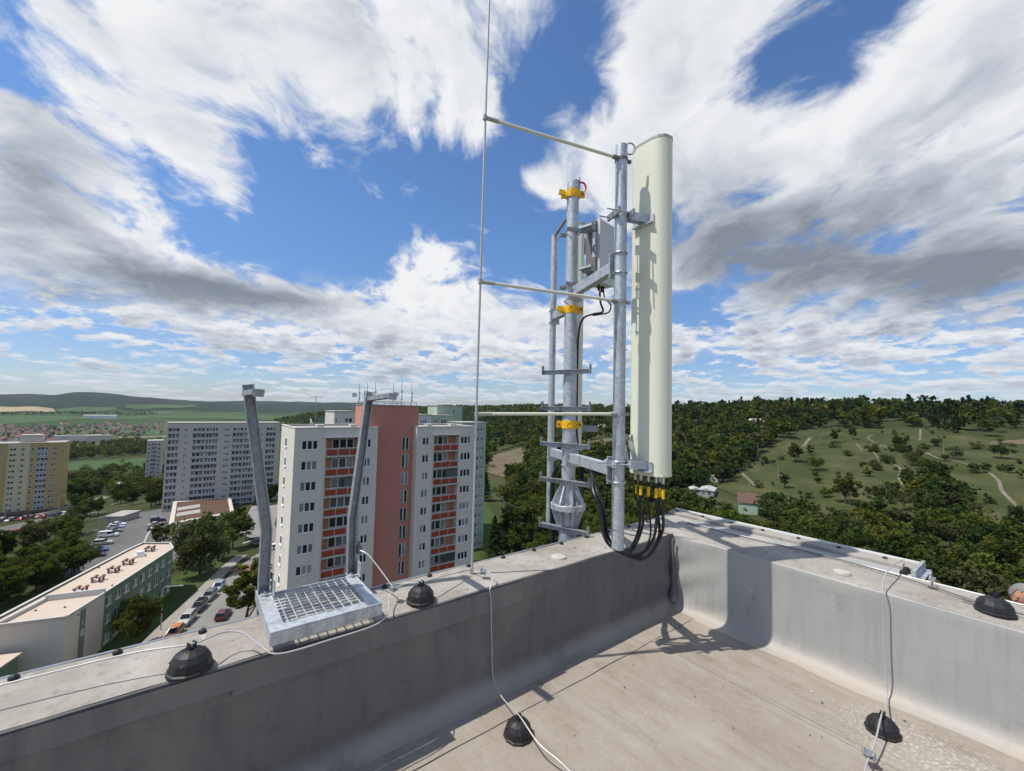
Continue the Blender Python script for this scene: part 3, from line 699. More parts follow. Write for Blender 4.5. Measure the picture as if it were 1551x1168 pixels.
wire('conductor_wire', wl, 0.0036, 'alu', 'pale bare wire running along the left coping past the ladder platform', 'wire')
cl1 = (0.965, 2.325, ZTOP+0.078)
wire('bonding_wire', [cl1, (0.92, 2.42, ZTOP+0.16), (0.87, 2.50, ZTOP+0.235), (0.84, 2.55, ZTOP+0.25)], 0.004, 'alu', 'short pale wire rising from the coping clamp to the ladder stile')
def clamp(p, rz, label, s=1.0):
    th = thing('wire_clamp', label, 'clamp', p, rz)
    mb = MB(); mb.box((0, 0, 0.006*s), (0.036*s, 0.036*s, 0.005*s)); mb.box((0, 0, -0.006*s), (0.036*s, 0.036*s, 0.005*s)); link('plates', mb.mesh('plates', 'steel'), th)
    for a, b in ((-1, -1), (1, 1)):
        q = MB(); q.cyl((a*0.012*s, b*0.012*s, -0.015*s), (a*0.012*s, b*0.012*s, 0.02*s), 0.0045*s, n=6); q.cyl((a*0.012*s, b*0.012*s, 0.009*s), (a*0.012*s, b*0.012*s, 0.016*s), 0.0075*s, n=6); link('bolt', q.mesh('bolt', 'steel'), th)
clamp(cl1, 0.4, 'steel cross clamp on coping wire beside the ladder platform')
# wire over the left wall down to the deck
rodx, rody = 1.535, 2.40
p0 = (rodx, rody, ZTOP+0.03); YF = YL-0.022
wd = [p0, (1.56, 2.30, ZTOP+0.045), (1.585, 2.22, ZTOP+0.05), tuple(aty(742, 893, YF+0.002)), tuple(aty(743.5, 910, YF)), tuple(aty(745, 980, YF)), tuple(aty(746.5, 1020, YF)), tuple(aty(752, 1042, YF-0.06)), tuple(atz(765, 1062, 0.06)), (H4[0], H4[1], 0.106),
      tuple(atz(815, 1125, 0.085)), tuple(atz(845, 1151, 0.07)), tuple(atz(876, 1180, 0.07)), tuple(atz(960, 1260, 0.07))]
wire('down_conductor', wd, 0.0036, 'alu', 'pale wire dropping down the shaded parapet and across the deck')
clamp((1.562, 2.305, ZTOP+0.048), 0.9, 'steel cross clamp at the foot of the tall lightning rod', 1.1)
# right-hand parapet: dark wire along the coping, pale strap over the wall
RW = lambda x, y, z=ZTOP+0.05: tuple(atz(x, y, z))
wire('coping_cable', [RW(1036, 790, ZTOP+0.012), RW(1110, 809, ZTOP+0.014), RW(1250, 842, ZTOP+0.016), RW(1345, 868, ZTOP+0.02), RW(1415, 890, ZTOP+0.02), RW(1480, 911, ZTOP+0.025), RW(1551, 931, ZTOP+0.025), (3.83, -2.5, ZTOP+0.03)], 0.005, 'rru_dark', 'dark wire lying along the top of the pale right parapet')
XF = XR-0.050
sw = [(4.30, 0.74, ZTOP+0.05), (4.10, 0.73, ZTOP+0.075), (3.88, 0.725, ZTOP+0.095), (3.70, 0.72, ZTOP+0.085), (3.58, 0.713, ZTOP+0.06), tuple(atx(1337, 895, XF)), tuple(atx(1338.5, 930, XF)), tuple(atx(1341, 990, XF)), tuple(atx(1343.5, 1040, XF-0.01)), tuple(atx(1343.2, 1058, XF-0.06)),
      tuple(atz(1341, 1078, 0.085)), (H5[0], H5[1], 0.105), tuple(atz(1325, 1125, 0.075)), tuple(atz(1316, 1146, 0.06)), tuple(atz(1308, 1175, 0.05)), tuple(atz(1290, 1240, 0.05))]
wire('wall_conductor', sw, 0.0040, 'alu', 'pale wire arching over the sunlit parapet down to the deck')
c5 = atz(1316, 1143, 0.062); clamp(tuple(c5), 0.7, 'steel cross clamp on the wire near the lime stained deck', 1.2)
# eye bolt on the right parapet
pb = atz(1412, 889, ZTOP+0.01)
th = thing('eye_bolt', 'small steel eye bolt standing on the pale right parapet', 'anchor', pb)
mb = MB(); mb.cyl((0, 0, 0), (0, 0, 0.06), 0.007, n=10); mb.lathe((0, 0, 0), [(0.022, 0), (0.022, 0.005), (0.002, 0.006)], 12); link('shank', mb.mesh('shank', 'steel', True), th)
mb = MB(); mb.tube([(0.022*math.cos(t), 0.006, 0.078+0.022*math.sin(t)) for t in np.linspace(0, 2*math.pi, 18)[:-1]], 0.006, 8, True); link('eye', mb.mesh('eye', 'steel', True), th)
mb = MB(); mb.box((-0.02, -0.004, 0.055), (0.05, 0.03, 0.02)); link('saddle', mb.mesh('saddle', 'steel'), th)

# ------------------------------------------------------------------ roof exit ladder with platform
def ladder():
    th = thing('roof_exit_ladder', 'galvanised roof exit ladder with bent handrails and grating platform', 'ladder', (0.57, 2.35, ZTOP))
    x0, x1, y0, y1, zt, zb = 0.325, 0.825, 2.13, 2.57, ZTOP+0.108, ZTOP+0.048
    w = 0.062
    mb = MB()
    def rail(lo, hi): mb.b2(lo, hi)
    rail((x0, y0, zt-0.006), (x1, y0+w, zt)); rail((x0, y0, zb), (x1, y0+0.006, zt-0.006))                 # front angle
    rail((x0, y0+w, zt-0.006), (x0+w, y1+0.05, zt)); rail((x0, y0+0.006, zb), (x0+0.006, y1+0.10, zt-0.006))
    rail((x1-w, y0+w, zt-0.006), (x1, y1, zt)); rail((x1-0.006, y0+0.006, zb), (x1, y1, zt-0.006))
    rail((x0+w, y1-0.02, zt-0.03), (x1-w, y1-0.012, zt+0.006))
    part('platform_frame', mb, 'galv', th, bevel=0.0015)
    for i in range(10):
        y = y0+w+0.012+(y1-0.03-y0-w)*i/9.6; q = MB(); q.box(((x0+x1)/2, y, zt-0.007), (x1-x0-2*w+0.01, 0.0035, 0.009)); part('grating_bar', q, 'galv', th)
    for i in range(9):
        x = x0+w+0.02+(x1-x0-2*w-0.03)*i/8.3; q = MB(); q.cyl((x, y0+w-0.004, zt-0.004), (x, y1-0.02, zt-0.004), 0.003, n=6); part('grating_rod', q, 'galv', th, smooth=True)
    yp = 2.615
    def stile(foot, bend, top, hook, wd, nm):
        q = MB(); f, b, t = Vector(foot), Vector(bend), Vector(top)
        for a, c in ((f, b), (b, t)):
            d = (c-a).normalized(); e = c+d*0.012
            q.beam(a, e, wd, 0.005, up=(0, 1, 0)); s = d.cross(Vector((0, 1, 0))).normalized()*(wd/2)
            for sg in (-1, 1): q.beam(a+s*sg+Vector((0, -0.018, 0)), e+s*sg+Vector((0, -0.018, 0)), 0.005, 0.040, up=(0, 1, 0))
        o = part('stile', q, 'galv_dull', th, bevel=0.001)
        q = MB(); hk = t+Vector((0, -0.02, 0)); e = hk+Vector(hook)
        q.beam(hk+Vector((0, 0.03, -0.025)), e+Vector((0, 0, -0.02)), wd, 0.005); q.beam(hk+Vector((wd/2, 0.03, -0.036)), e+Vector((wd/2, 0, -0.031)), 0.005, 0.026)
        q.beam(hk+Vector((-wd/2, 0.03, -0.036)), e+Vector((-wd/2, 0, -0.031)), 0.005, 0.026)
        q.beam(e+Vector((0, 0, -0.02)), e+Vector((0, 0, -0.055)), wd, 0.005, up=(0, 1, 0)); part('hook', q, 'galv_dull', th)
    stile((0.355, yp, ZTOP-0.5), (0.352, yp, 1.065), (0.236, yp+0.04, 1.83), (0.02, -0.26, 0.0), 0.048, 'l')
    stile((0.812, yp, ZTOP-0.5), (0.800, yp, 1.06), (0.885, yp+0.04, 1.82), (0.02, -0.34, 0.015), 0.042, 'r')
    for x in (0.336, 0.778):
        q = MB(); q.b2((x, 2.54, zt+0.001), (x+0.055, 2.62, zt+0.007)); q.b2((x+0.052, 2.50, zt+0.002), (x+0.058, 2.60, zt+0.085)); part('foot_bracket', q, 'galv', th, bevel=0.002)
        for dy in (2.555, 2.59):
            r = MB(); r.cyl((x+0.022, dy-0.02, zt+0.007), (x+0.022, dy-0.02, zt+0.017), 0.009, n=6); part('bolt', r, 'steel', th)
    for z in (ZTOP-0.15, ZTOP-0.43):
        q = MB(); q.cyl((0.36, yp-0.01, z), (0.81, yp-0.01, z), 0.014, n=10); part('rung', q, 'galv', th, smooth=True)
    q = MB(); q.b2((0.832, yp-0.055, ZTOP+0.225), (0.852, yp+0.0, ZTOP+0.275)); q.cyl((0.828, yp-0.03, ZTOP+0.25), (0.862, yp-0.03, ZTOP+0.25), 0.008, n=8); q.cyl((0.842, yp-0.03, ZTOP+0.27), (0.842, yp-0.03, ZTOP+0.295), 0.007, n=6); part('earthing_clamp', q, 'rru_dark', th)
ladder()

# ------------------------------------------------------------------ antenna mast
MX, MY = 2.80, 2.77            # mast axis
PX, PY = 2.48, 1.95            # near antenna pole
TX, TY = 2.95, 3.18            # thin far pole
def zy(px_, py_, Y): return float(aty(px_, py_, Y)[2])
def ring(mb, c, r, t, h, n=24):
    mb.lathe(c, [(r, -h/2), (r+t, -h/2), (r+t, h/2), (r, h/2), (r, -h/2)], n)
def ubolt(mb, ax, ay, z, r, d):
    """u-bolt round a vertical pipe; d = unit direction of the legs"""
    d = Vector((d[0], d[1], 0)).normalized(); s = Vector((-d.y, d.x, 0)); c = Vector((ax, ay, z))
    pts = [c+s*(r+0.005)+d*(r+0.035)]+[c+s*(r+0.005)*math.cos(t)-d*(r+0.005)*math.sin(t) for t in np.linspace(0, math.pi, 10)]+[c-s*(r+0.005)+d*(r+0.035)]
    mb.tube(pts, 0.0055, 7)
def build_mast():
    th = thing('antenna_mast', 'thick galvanised mast with bolted flange and yellow collars behind parapet', 'mast', (MX, MY, -1.2))
    zf = zy(858, 766, MY); ztop = zy(867, 277, MY)
    mb = MB(); mb.cyl((MX, MY, -1.2), (MX, MY, zf-0.012), 0.083, n=32); part('lower_tube', mb, 'galv', th, smooth=True)
    mb = MB(); mb.cyl((MX, MY, zf+0.012), (MX, MY, zy(862, 468, MY)), 0.0625, n=32); part('tube', mb, 'galv', th, smooth=True)
    mb = MB(); mb.cyl((MX, MY, zy(862, 468, MY)+0.001), (MX, MY, ztop), 0.0575, 0.0575, n=32); part('upper_tube', mb, 'galv', th, smooth=True)
    mb = MB(); mb.lathe((MX, MY, zf), [(0.158, -0.028), (0.160, -0.026), (0.160, 0.020), (0.158, 0.022)], 40); part('flange', mb, 'galv', th, smooth=True)
    for k in range(8):
        t = 2*math.pi*(k+0.35)/8; c, s = math.cos(t), math.sin(t); nx, ny = -s*0.006, c*0.006
        q = MB(); P = lambda r, z: (MX+r*c, MY+r*s, z)
        def fin(pts):
            a = [(p[0]-nx, p[1]-ny, p[2]) for p in pts]+[(p[0]+nx, p[1]+ny, p[2]) for p in pts]; n = len(pts)
            q.add(a, [tuple(range(n-1, -1, -1)), tuple(range(n, 2*n))]+[(i, (i+1) % n, n+(i+1) % n, n+i) for i in range(n)])
        fin([P(0.055, zf+0.024), P(0.152, zf+0.024), P(0.146, zf+0.05), P(0.066, zf+0.215), P(0.055, zf+0.215)]); part('upper_gusset', q, 'galv', th)
        q = MB(); fin([P(0.075, zf-0.030), P(0.152, zf-0.030), P(0.148, zf-0.055), P(0.088, zf-0.225), P(0.075, zf-0.225)]); part('lower_gusset', q, 'galv', th)
        t += math.pi/8; c, s = math.cos(t), math.sin(t)
        q = MB(); q.cyl((MX+0.125*c, MY+0.125*s, zf-0.06), (MX+0.125*c, MY+0.125*s, zf+0.058), 0.009, n=8); q.cyl((MX+0.125*c, MY+0.125*s, zf+0.023), (MX+0.125*c, MY+0.125*s, zf+0.041), 0.0165, n=6); q.cyl((MX+0.125*c, MY+0.125*s, zf-0.047), (MX+0.125*c, MY+0.125*s, zf-0.03), 0.0165, n=6); part('flange_bolt', q, 'steel', th)
    # cable bars
    for (lx, ly, rx, ry) in ((824, 566, 890, 561), (822, 619, 887, 619), (817, 671, 891, 678), (819, 723, 890, 737), (814, 794, 889, 810)):
        mid = zy((lx+rx)/2, (ly+ry)/2, MY-0.03); d = Vector((0.30, -0.95, 0)); ce = Vector((MX, MY, mid))+Vector((-0.95, -0.30, 0))*0.088
        a, b = ce-d*0.245, ce+d*0.245
        q = MB(); q.beam(a, b, 0.006, 0.042); q.beam(a+Vector((0, 0, 0.018)), b+Vector((0, 0, 0.018)), 0.036, 0.006); part('cable_bar', q, 'galv_dull', th)
        for e in (a, b): q = MB(); q.beam(e+Vector((0, 0, -0.02)), e+Vector((0, 0, 0.065)), 0.036, 0.006, up=(0.3, -0.95, 0)); part('bar_end', q, 'galv_dull', th)
        q = MB(); ubolt(q, MX, MY, mid, 0.064, (-0.95, -0.30)); part('u_bolt', q, 'steel', th, smooth=True)
    # yellow fall-arrest collars
    for i, (px_, py_) in enumerate(((863, 293), (861, 469), (859, 643))):
        z = zy(px_, py_, MY); r = 0.0585 if i < 2 else 0.0635
        q = MB(); ring(q, (MX, MY, z), r, 0.008, 0.075, 28); d = Vector((0.72, -0.69, 0))
        for sg in (-1, 1):
            e = Vector((MX, MY, z))+d*sg*(r+0.025); q.beam(e-d*0.03, e+d*0.03, 0.03, 0.06)
        if i < 2: q.beam(Vector((MX, MY, z))-d*(r+0.02)+Vector((-.03, -.03, 0)), Vector((MX, MY, z))-d*(r+0.075)+Vector((-.035, -.035, 0.01)), 0.02, 0.05)
        part('safety_collar', q, 'yellow', th, bevel=0.002)
        f = Vector((-0.69, -0.72, 0)); c0 = Vector((MX, MY, z))+f*(r+0.010)
        q = MB(); q.tube([c0+d*0.020*math.sin(t)*1.2+Vector((0, 0, 0.024*math.cos(t)))+f*0.012 for t in np.linspace(0, 2*math.pi, 14)[:-1]], 0.006, 6, True); part('anchor_eye', q, 'yellow', th, smooth=True)
        for sg in (-1, 1): q = MB(); e = Vector((MX, MY, z))+d*sg*(r+0.032); q.cyl(e+f*0.014, e+f*0.03, 0.012, n=6); part('collar_bolt', q, 'vent_rust', th)
    z = zy(867, 287, MY); q = MB(); c0 = Vector((MX, MY, z))+Vector((0.72, -0.69, 0))*0.075
    q.tube([c0+Vector((0.72, -0.69, 0))*(0.045*math.sin(t))+Vector((0, 0, 0.05*math.cos(t)+0.02)) for t in np.linspace(-0.3, math.pi+0.1, 14)], 0.0095, 7); part('red_hook', q, 'red_paint', th, smooth=True)
    q = MB(); q.cyl((MX+0.045, MY-0.04, ztop-0.08), (MX+0.045, MY-0.04, ztop+0.055), 0.008, n=8); q.box((MX+0.015, MY-0.03, ztop+0.01), (0.05, 0.03, 0.022)); ring(q, (MX, MY, ztop-0.075), 0.058, 0.005, 0.02); part('top_clip', q, 'galv_dull', th)
    # square arms running through the mast, lower and upper
    A = Vector((PX-MX, PY-MY, 0)).normalized(); Bd = Vector((TX-MX, TY-MY, 0)).normalized()
    zl, zu = zy(885, 695, 2.6), zy(888, 440, 2.6)
    for z, nm in ((zl, 'lower_arm'), (zu, 'upper_arm')):
        q = MB(); s = Vector((MX, MY, z)); e = Vector((PX, PY, z))-A*0.075
        q.beam(s+A*0.055, e, 0.062, 0.085); part(nm, q, 'galv', th, bevel=0.004)
        q = MB(); q.beam(e, e+A*0.012, 0.11, 0.20); part('arm_plate', q, 'galv', th, bevel=0.003)
        q = MB(); q.beam(s+A*0.062, s+A*0.075, 0.13, 0.16); part('arm_plate', q, 'galv', th, bevel=0.003)
        z2 = z if nm == 'lower_arm' else zy(850, 470, 2.9)
        s2 = Vector((MX, MY, z2)); e2 = Vector((TX, TY, z2))-Bd*0.055
        q = MB(); q.beam(s2+Bd*0.058, e2, 0.06, 0.08); part(nm, q, 'galv', th, bevel=0.004)
        q = MB(); q.beam(e2, e2+Bd*0.01, 0.10, 0.17); part('arm_plate', q, 'galv', th, bevel=0.003)
        for dz in (-0.075, 0.075):
            q = MB(); ubolt(q, PX, PY, z+dz, 0.0455, -A); part('u_bolt', q, 'steel', th, smooth=True)
            q = MB(); ubolt(q, MX, MY, z+dz, 0.0635, A); part('u_bolt', q, 'steel', th, smooth=True)
            q = MB(); ubolt(q, TX, TY, z2+dz*0.8, 0.034, -Bd); part('u_bolt', q, 'steel', th, smooth=True)
    # threaded-rod clamps between mast and thin pole
    for (py_, dz) in ((432, 0.0), (350, 0.0)):
        z = zy(858, py_, MY); q = MB(); sd_ = Vector((Bd.y, -Bd.x, 0))
        for sg in (-1, 1):
            a = Vector((MX, MY, z))+sd_*sg*0.072-Bd*0.13; q.cyl(a, a+Bd*0.36, 0.005, n=6)
        for t in (-0.075, 0.075): q.beam(Vector((MX, MY, z))+Bd*t-sd_*0.095, Vector((MX, MY, z))+Bd*t+sd_*0.095, 0.016, 0.034)
        part('rod_clamp', q, 'galv_dull', th)
    return th
build_mast()

def antenna_poles():
    th = thing('antenna_pole', 'slim galvanised pole with lifting ring holding the large cream panel antenna', 'pole', (PX, PY, 0.76))
    zb, zt = zy(936, 831, PY), zy(944, 223, PY); r = 0.0445
    mb = MB(); mb.cyl((PX, PY, zb+0.012), (PX, PY, zt), r, n=28); part('tube', mb, 'galv', th, smooth=True)
    q = MB(); q.cyl((PX, PY, zb), (PX, PY, zb+0.012), r+0.002, n=28); part('end_cap', q, 'steel', th, smooth=True)
    q = MB(); d = Vector((0.79, -0.61, 0)); c0 = Vector((PX, PY, zt-0.02))+d*(r+0.02)
    q.tube([c0+d*(0.036*math.cos(t))+Vector((0, 0, 0.045*math.sin(t))) for t in np.linspace(0, 2*math.pi, 18)[:-1]], 0.006, 8, True); part('lifting_ring', q, 'galv_dull', th, smooth=True)
    for py_ in (912,):
        pass
    q = MB(); ring(q, (PX, PY, zy(937, 800, PY)), r, 0.003, 0.012); part('band', q, 'steel', th)
    t2 = thing('antenna_pole', 'thin galvanised pole clamped to the far side of the mast', 'pole', (TX, TY, 0.6))
    mb = MB(); mb.cyl((TX, TY, zy(831, 797, TY)), (TX, TY, zy(838, 357, TY)), 0.034, n=22); part('tube', mb, 'galv', t2, smooth=True)
    z = zy(838, 357, TY); q = MB(); q.cyl((TX, TY, z), (TX, TY, z+0.008), 0.0355, n=22); part('end_cap', q, 'steel', t2, smooth=True)
    # angled bracket on top towards the mast
    q = MB(); q.beam((TX-0.02, TY-0.03, z-0.01), (MX+0.02, MY+0.09, z+0.05), 0.03, 0.012); part('tie_plate', q, 'galv_dull', t2)
antenna_poles()

def panel_antenna():
    bx, y0, y1, zb, zt = 2.665, 1.715, 2.03, zy(985, 716, 1.85), zy(990, 210, 1.80)
    th = thing('panel_antenna', 'tall cream panel antenna with shadow of its pole on the back', 'antenna', (bx+0.09, 1.85, zb))
    # plan outline (x out from the back, y across) with rounded flanks and edge grooves
    def outline(g=0.0):
        o = [(0, y0+0.10), (0, y1-0.10)]
        o += [(0.012, y1-0.05), (0.035, y1-0.018), (0.07, y1-0.002), (0.085, y1-0.006), (0.09, y1+0.002), (0.12, y1+0.0), (0.126, y1-0.008), (0.15, y1-0.018), (0.178, y1-0.06)]
        o += [(0.19, y1-0.14), (0.19, y0+0.14)]
        o += [(0.178, y0+0.06), (0.15, y0+0.018), (0.126, y0+0.008), (0.12, y0), (0.09, y0-0.002), (0.085, y0+0.006), (0.07, y0+0.002), (0.035, y0+0.018), (0.012, y0+0.05)]
        cx, cy = 0.095, (y0+y1)/2
        return [(bx+cx+(a-cx)*(1+g), cy+(b-cy)*(1+g)) for a, b in o]
    mb = MB(); mb.prism(outline(), zb, zt); part('radome', mb, 'radome', th, smooth=True)
    mb = MB(); mb.prism(outline(0.018), zt, zt+0.018); part('top_cap', mb, 'radome_cap', th)
    mb = MB(); mb.prism(outline(0.012), zb-0.016, zb); part('bottom_cap', mb, 'radome', th)
    conn = [(0.05, 1.975), (0.05, 1.925), (0.06, 1.865), (0.06, 1.80), (0.11, 1.805), (0.07, 1.75)]
    for dx, y in conn:
        q = MB(); q.cyl((bx+dx, y, zb-0.017), (bx+dx, y, zb-0.075), 0.013, n=10); part('connector', q, 'steel', th, smooth=True)
    # upper and lower tilt brackets
    for z, lower in ((zy(940, 326, PY), False), (zy(940, 702, PY), True)):
        q = MB(); pr_ = Vector((PX, PY, z)); nrm = Vector((bx-PX, 1.88-PY, 0)).normalized(); sd_ = Vector((-nrm.y, nrm.x, 0))
        for sg in (-1, 1):
            for dz in (-0.014, 0.014):
                a = pr_+sd_*sg*0.06-nrm*0.12+Vector((0, 0, dz)); 
            q.cyl(pr_+sd_*sg*0.062-nrm*0.15, pr_+sd_*sg*0.062+nrm*0.075, 0.005, n=6)
        for t in (-0.060, 0.058): q.beam(pr_+nrm*t-sd_*0.085, pr_+nrm*t+sd_*0.085, 0.018, 0.045)
        part('pole_clamp', q, 'galv_dull' if not lower else 'galv', th)
        q = MB(); b0 = pr_+nrm*0.07; b1 = Vector((bx-0.002, 1.87, z-0.01))
        for sg in (-1, 1): q.beam(b0+sd_*sg*0.028, b1+Vector((0, sg*0.028, 0)), 0.006, 0.06)
        q.beam(Vector((bx-0.003, 1.79, z-0.02)), Vector((bx-0.003, 1.97, z-0.02)), 0.006, 0.075); q.beam(Vector((bx-0.018, 1.79, z-0.055)), Vector((bx-0.018, 1.97, z-0.055)), 0.03, 0.006)
        part('panel_bracket', q, 'galv', th)
        if lower:
            q = MB(); c = Vector((bx-0.055, 1.99, z+0.16))
            q.cyl(c+Vector((0, -0.006, 0)), c+Vector((0, 0.006, 0)), 0.052, n=22); q.cyl(c+Vector((0.075, -0.016, 0.005)), c+Vector((0.075, -0.004, 0.005)), 0.045, n=22); part('tilt_disc', q, 'galv_dull', th)
            q = MB(); q.beam(c+Vector((0.03, -0.02, 0)), b1+Vector((-0.05, 0.03, 0)), 0.006, 0.04, up=(1, 0, 0)); q.beam(c+Vector((-0.03, 0.0, 0)), pr_+nrm*0.08, 0.006, 0.04, up=(1, 0, 0)); part('tilt_arm', q, 'galv', th)
    # black jumper cables, each a thing of its own
    zc = zb-0.07
    for i, (dx, y) in enumerate(conn):
        s = (bx+dx, y, zc)
        low = [aty(974, 792, 1.97), aty(968, 800, 1.95), aty(985, 812, 1.84), aty(998, 812, 1.80), aty(990, 815, 1.80), aty(1003, 806, 1.77)][i]
        bot = [aty(958, 833, 1.99), aty(955, 829, 2.0), aty(970, 842, 1.90), aty(978, 845, 1.88), aty(972, 838, 1.89), aty(982, 842, 1.88)][i]
        up = Vector((PX-0.02+0.012*i, PY+0.09+0.018*(i % 3), 0.80)); up2 = Vector((PX-0.03+0.012*i, PY+0.13+0.018*(i % 3), 1.0))
        end = Vector((MX-0.16+0.012*i, MY-0.42+0.02*i, zy(888, 708, 2.35)-0.02+0.012*(i % 2)))
        pts = [s, (s[0], s[1], s[2]-0.12), ((s[0]*0.6+low[0]*0.4), (s[1]*0.6+low[1]*0.4), s[2]*0.45+low[2]*0.55), tuple(low), tuple(bot), tuple(up*0.5+Vector(bot)*0.5+Vector((0, 0, -0.05))), up, up2, Vector((up2.x+0.02, up2.y+0.10, 1.14)), end, end+Vector((0.12, 0.35, 0.02))]
        cth = thing('jumper_cable', ['black jumper cable hanging from the panel, with yellow sleeve, by the pole', 'black jumper cable with yellow sleeve beside the tilt bracket', 'black jumper cable with yellow sleeve from the middle of the panel base', 'black jumper cable with yellow sleeve, lowest of the looped bundle', 'thin looped black jumper cable with yellow sleeve inside the bundle', 'outermost black jumper cable with yellow sleeve under the panel flank'][i], 'cable', s, group='looped antenna cables')
        mb = MB(); mb.tube(spline(pts, 9), 0.0105 if i != 2 else 0.007, 9); part('sheath', mb, 'black_cable', cth, smooth=True)
        q = MB(); q.cyl((s[0], s[1], s[2]-0.035), (s[0], s[1], s[2]-0.105), 0.0118, n=10); part('sleeve', q, 'cable_yellow', cth, smooth=True)
        q = MB(); q.cyl((s[0], s[1], s[2]+0.002), (s[0], s[1], s[2]-0.034), 0.0145, n=10); part('plug', q, 'black_plastic', cth, smooth=True)
panel_antenna()

def far_panel():
    D, L = 4.55, (873-IW/2)/FPX*4.55
    c = CPOS+_fw*0; c = np.array([0.607*D+0.794*L, 0.794*D-0.607*L])
    zt = zy(878, 348, c[1]); zb = zy(878, 683, c[1])
    th = thing('panel_antenna', 'narrow looking cream panel antenna half hidden behind the thick mast', 'antenna', (c[0], c[1], zb), R_(133-90))
    W2, T = 0.15, 0.13
    o = [(-W2, -T/2+0.03), (-W2+0.03, -T/2), (W2-0.03, -T/2), (W2, -T/2+0.03), (W2, 0.02), (W2-0.01, 0.03), (W2-0.01, T/2-0.03), (W2-0.05, T/2), (-W2+0.05, T/2), (-W2+0.01, T/2-0.03), (-W2+0.01, 0.03), (-W2, 0.02)]
    mb = MB(); mb.prism(o, 0, zt-zb); link('radome', mb.mesh('radome', 'radome', True), th)
    mb = MB(); mb.prism([(x*1.03, y*1.04) for x, y in o], zt-zb, zt-zb+0.015); link('top_cap', mb.mesh('top_cap', 'radome_cap'), th)
    for z in (0.25, zt-zb-0.2):
        q = MB(); q.b2((-0.10, -T/2-0.16, z-0.03), (-0.07, -T/2, z+0.03)); q.b2((0.0, -T/2-0.16, z-0.03), (0.03, -T/2, z+0.03)); q.b2((-0.12, -T/2-0.015, z-0.05), (0.10, -T/2, z+0.05)); link('mounting_bracket', q.mesh('mounting_bracket', 'galv_dull'), th)
far_panel()

def radio_unit():
    D, L = 3.68, (907-IW/2)/FPX*3.68
    c = np.array([0.607*D+0.794*L, 0.794*D-0.607*L])
    zt = zy(907, 340, c[1]); zb = zy(907, 432, c[1])
    th = thing('radio_unit', 'grey boxy radio unit with cooling fins on the upper mast arm', 'radio unit', (c[0], c[1], zb), R_(8))
    w, d, h = 0.235, 0.14, zt-zb
    mb = MB(); mb.b2((-w/2, -d/2, 0), (w/2, d/2, h)); link('housing', mb.mesh('housing', 'rru'), th)
    for i in range(10):
        x = -w/2+0.075+i*(w-0.08)/9.5; q = MB(); q.b2((x, d/2, 0.02), (x+0.004, d/2+0.03, h-0.02)); link('cooling_fin', q.mesh('cooling_fin', 'rru'), th)
    q = MB(); q.b2((-w/2-0.02, -d/2+0.03, 0.03), (-w/2, d/2-0.01, h-0.01)); link('dark_side', q.mesh('dark_side', 'rru_dark'), th)  # left side shaded by a dark colour; the sun itself would light it
    for z in (0.10, h-0.09):
        q = MB(); q.b2((-w/2-0.10, -0.05, z-0.025), (-w/2-0.035, 0.05, z+0.03)); q.cyl((-w/2-0.11, -0.06, z), (-w/2-0.11, 0.06, z), 0.012, n=8); link('clamp', q.mesh('clamp', 'galv_dull'), th)
    q = MB(); q.tube([(-w/2-0.06, -0.055, h*0.45+0.035*math.sin(t)) if False else (-w/2-0.06+0.03*math.cos(t), -0.06, h*0.48+0.035*math.sin(t)) for t in np.linspace(0.5, 5.6, 14)], 0.007, 6); link('carry_handle', q.mesh('carry_handle', 'rru_dark', True), th)
    q = MB(); q.b2((-w/2-0.075, -0.065, h*0.35), (-w/2-0.045, -0.045, h*0.75)); link('strap', q.mesh('strap', 'galv'), th)
    ends = []
    for k, x in enumerate((-0.02, 0.03, 0.05)):
        q = MB(); q.cyl((x, 0, -0.05), (x, 0, 0), 0.012, n=8); link('cable_gland', q.mesh('cable_gland', 'black_plastic'), th)
    g = zb-0.05
    a = (c[0]+0.0, c[1], g)
    P1 = [a, (a[0]+0.01, a[1], g-0.10), tuple(aty(913, 472, 2.45)), tuple(aty(898, 476, 2.5)), tuple(aty(884, 482, 2.6)), tuple(aty(877, 500, 2.68)), tuple(aty(875, 540, 2.72)), tuple(aty(874, 600, 2.74)), tuple(aty(874, 660, 2.74)), tuple(aty(880, 690, 2.72))]
    wire('radio_cable', P1, 0.009, 'black_cable', 'black cable bending from the radio unit down the back of the mast', 'cable')
    b = (c[0]+0.05, c[1], g)
    P2 = [b, (b[0]+0.01, b[1]-0.01, g-0.06), tuple(aty(925, 462, 2.35)), tuple(aty(922, 473, 2.4)), tuple(aty(910, 476, 2.46)), tuple(aty(898, 478, 2.5))]
    wire('radio_cable', P2, 0.0065, 'black_cable', 'thin looped black cable under the radio unit', 'cable')
radio_unit()

# cable bundles behind the lower mast
for i, (pts, lb) in enumerate((
        ([aty(845, 705, 2.95), aty(838, 725, 3.0), aty(836, 760, 3.0), aty(837, 800, 3.0), aty(838, 860, 3.0)], 'thick black cable bundle hanging beside the thin far pole'),
        ([aty(877, 705, 2.9), aty(882, 725, 2.95), aty(880, 755, 2.95), aty(878, 800, 2.95), aty(878, 850, 2.95)], 'thick black cable bundle hanging behind the mast flange'))):
    wire('cable_bundle', [tuple(p) for p in pts], 0.022, 'black_cable', lb, 'cable')

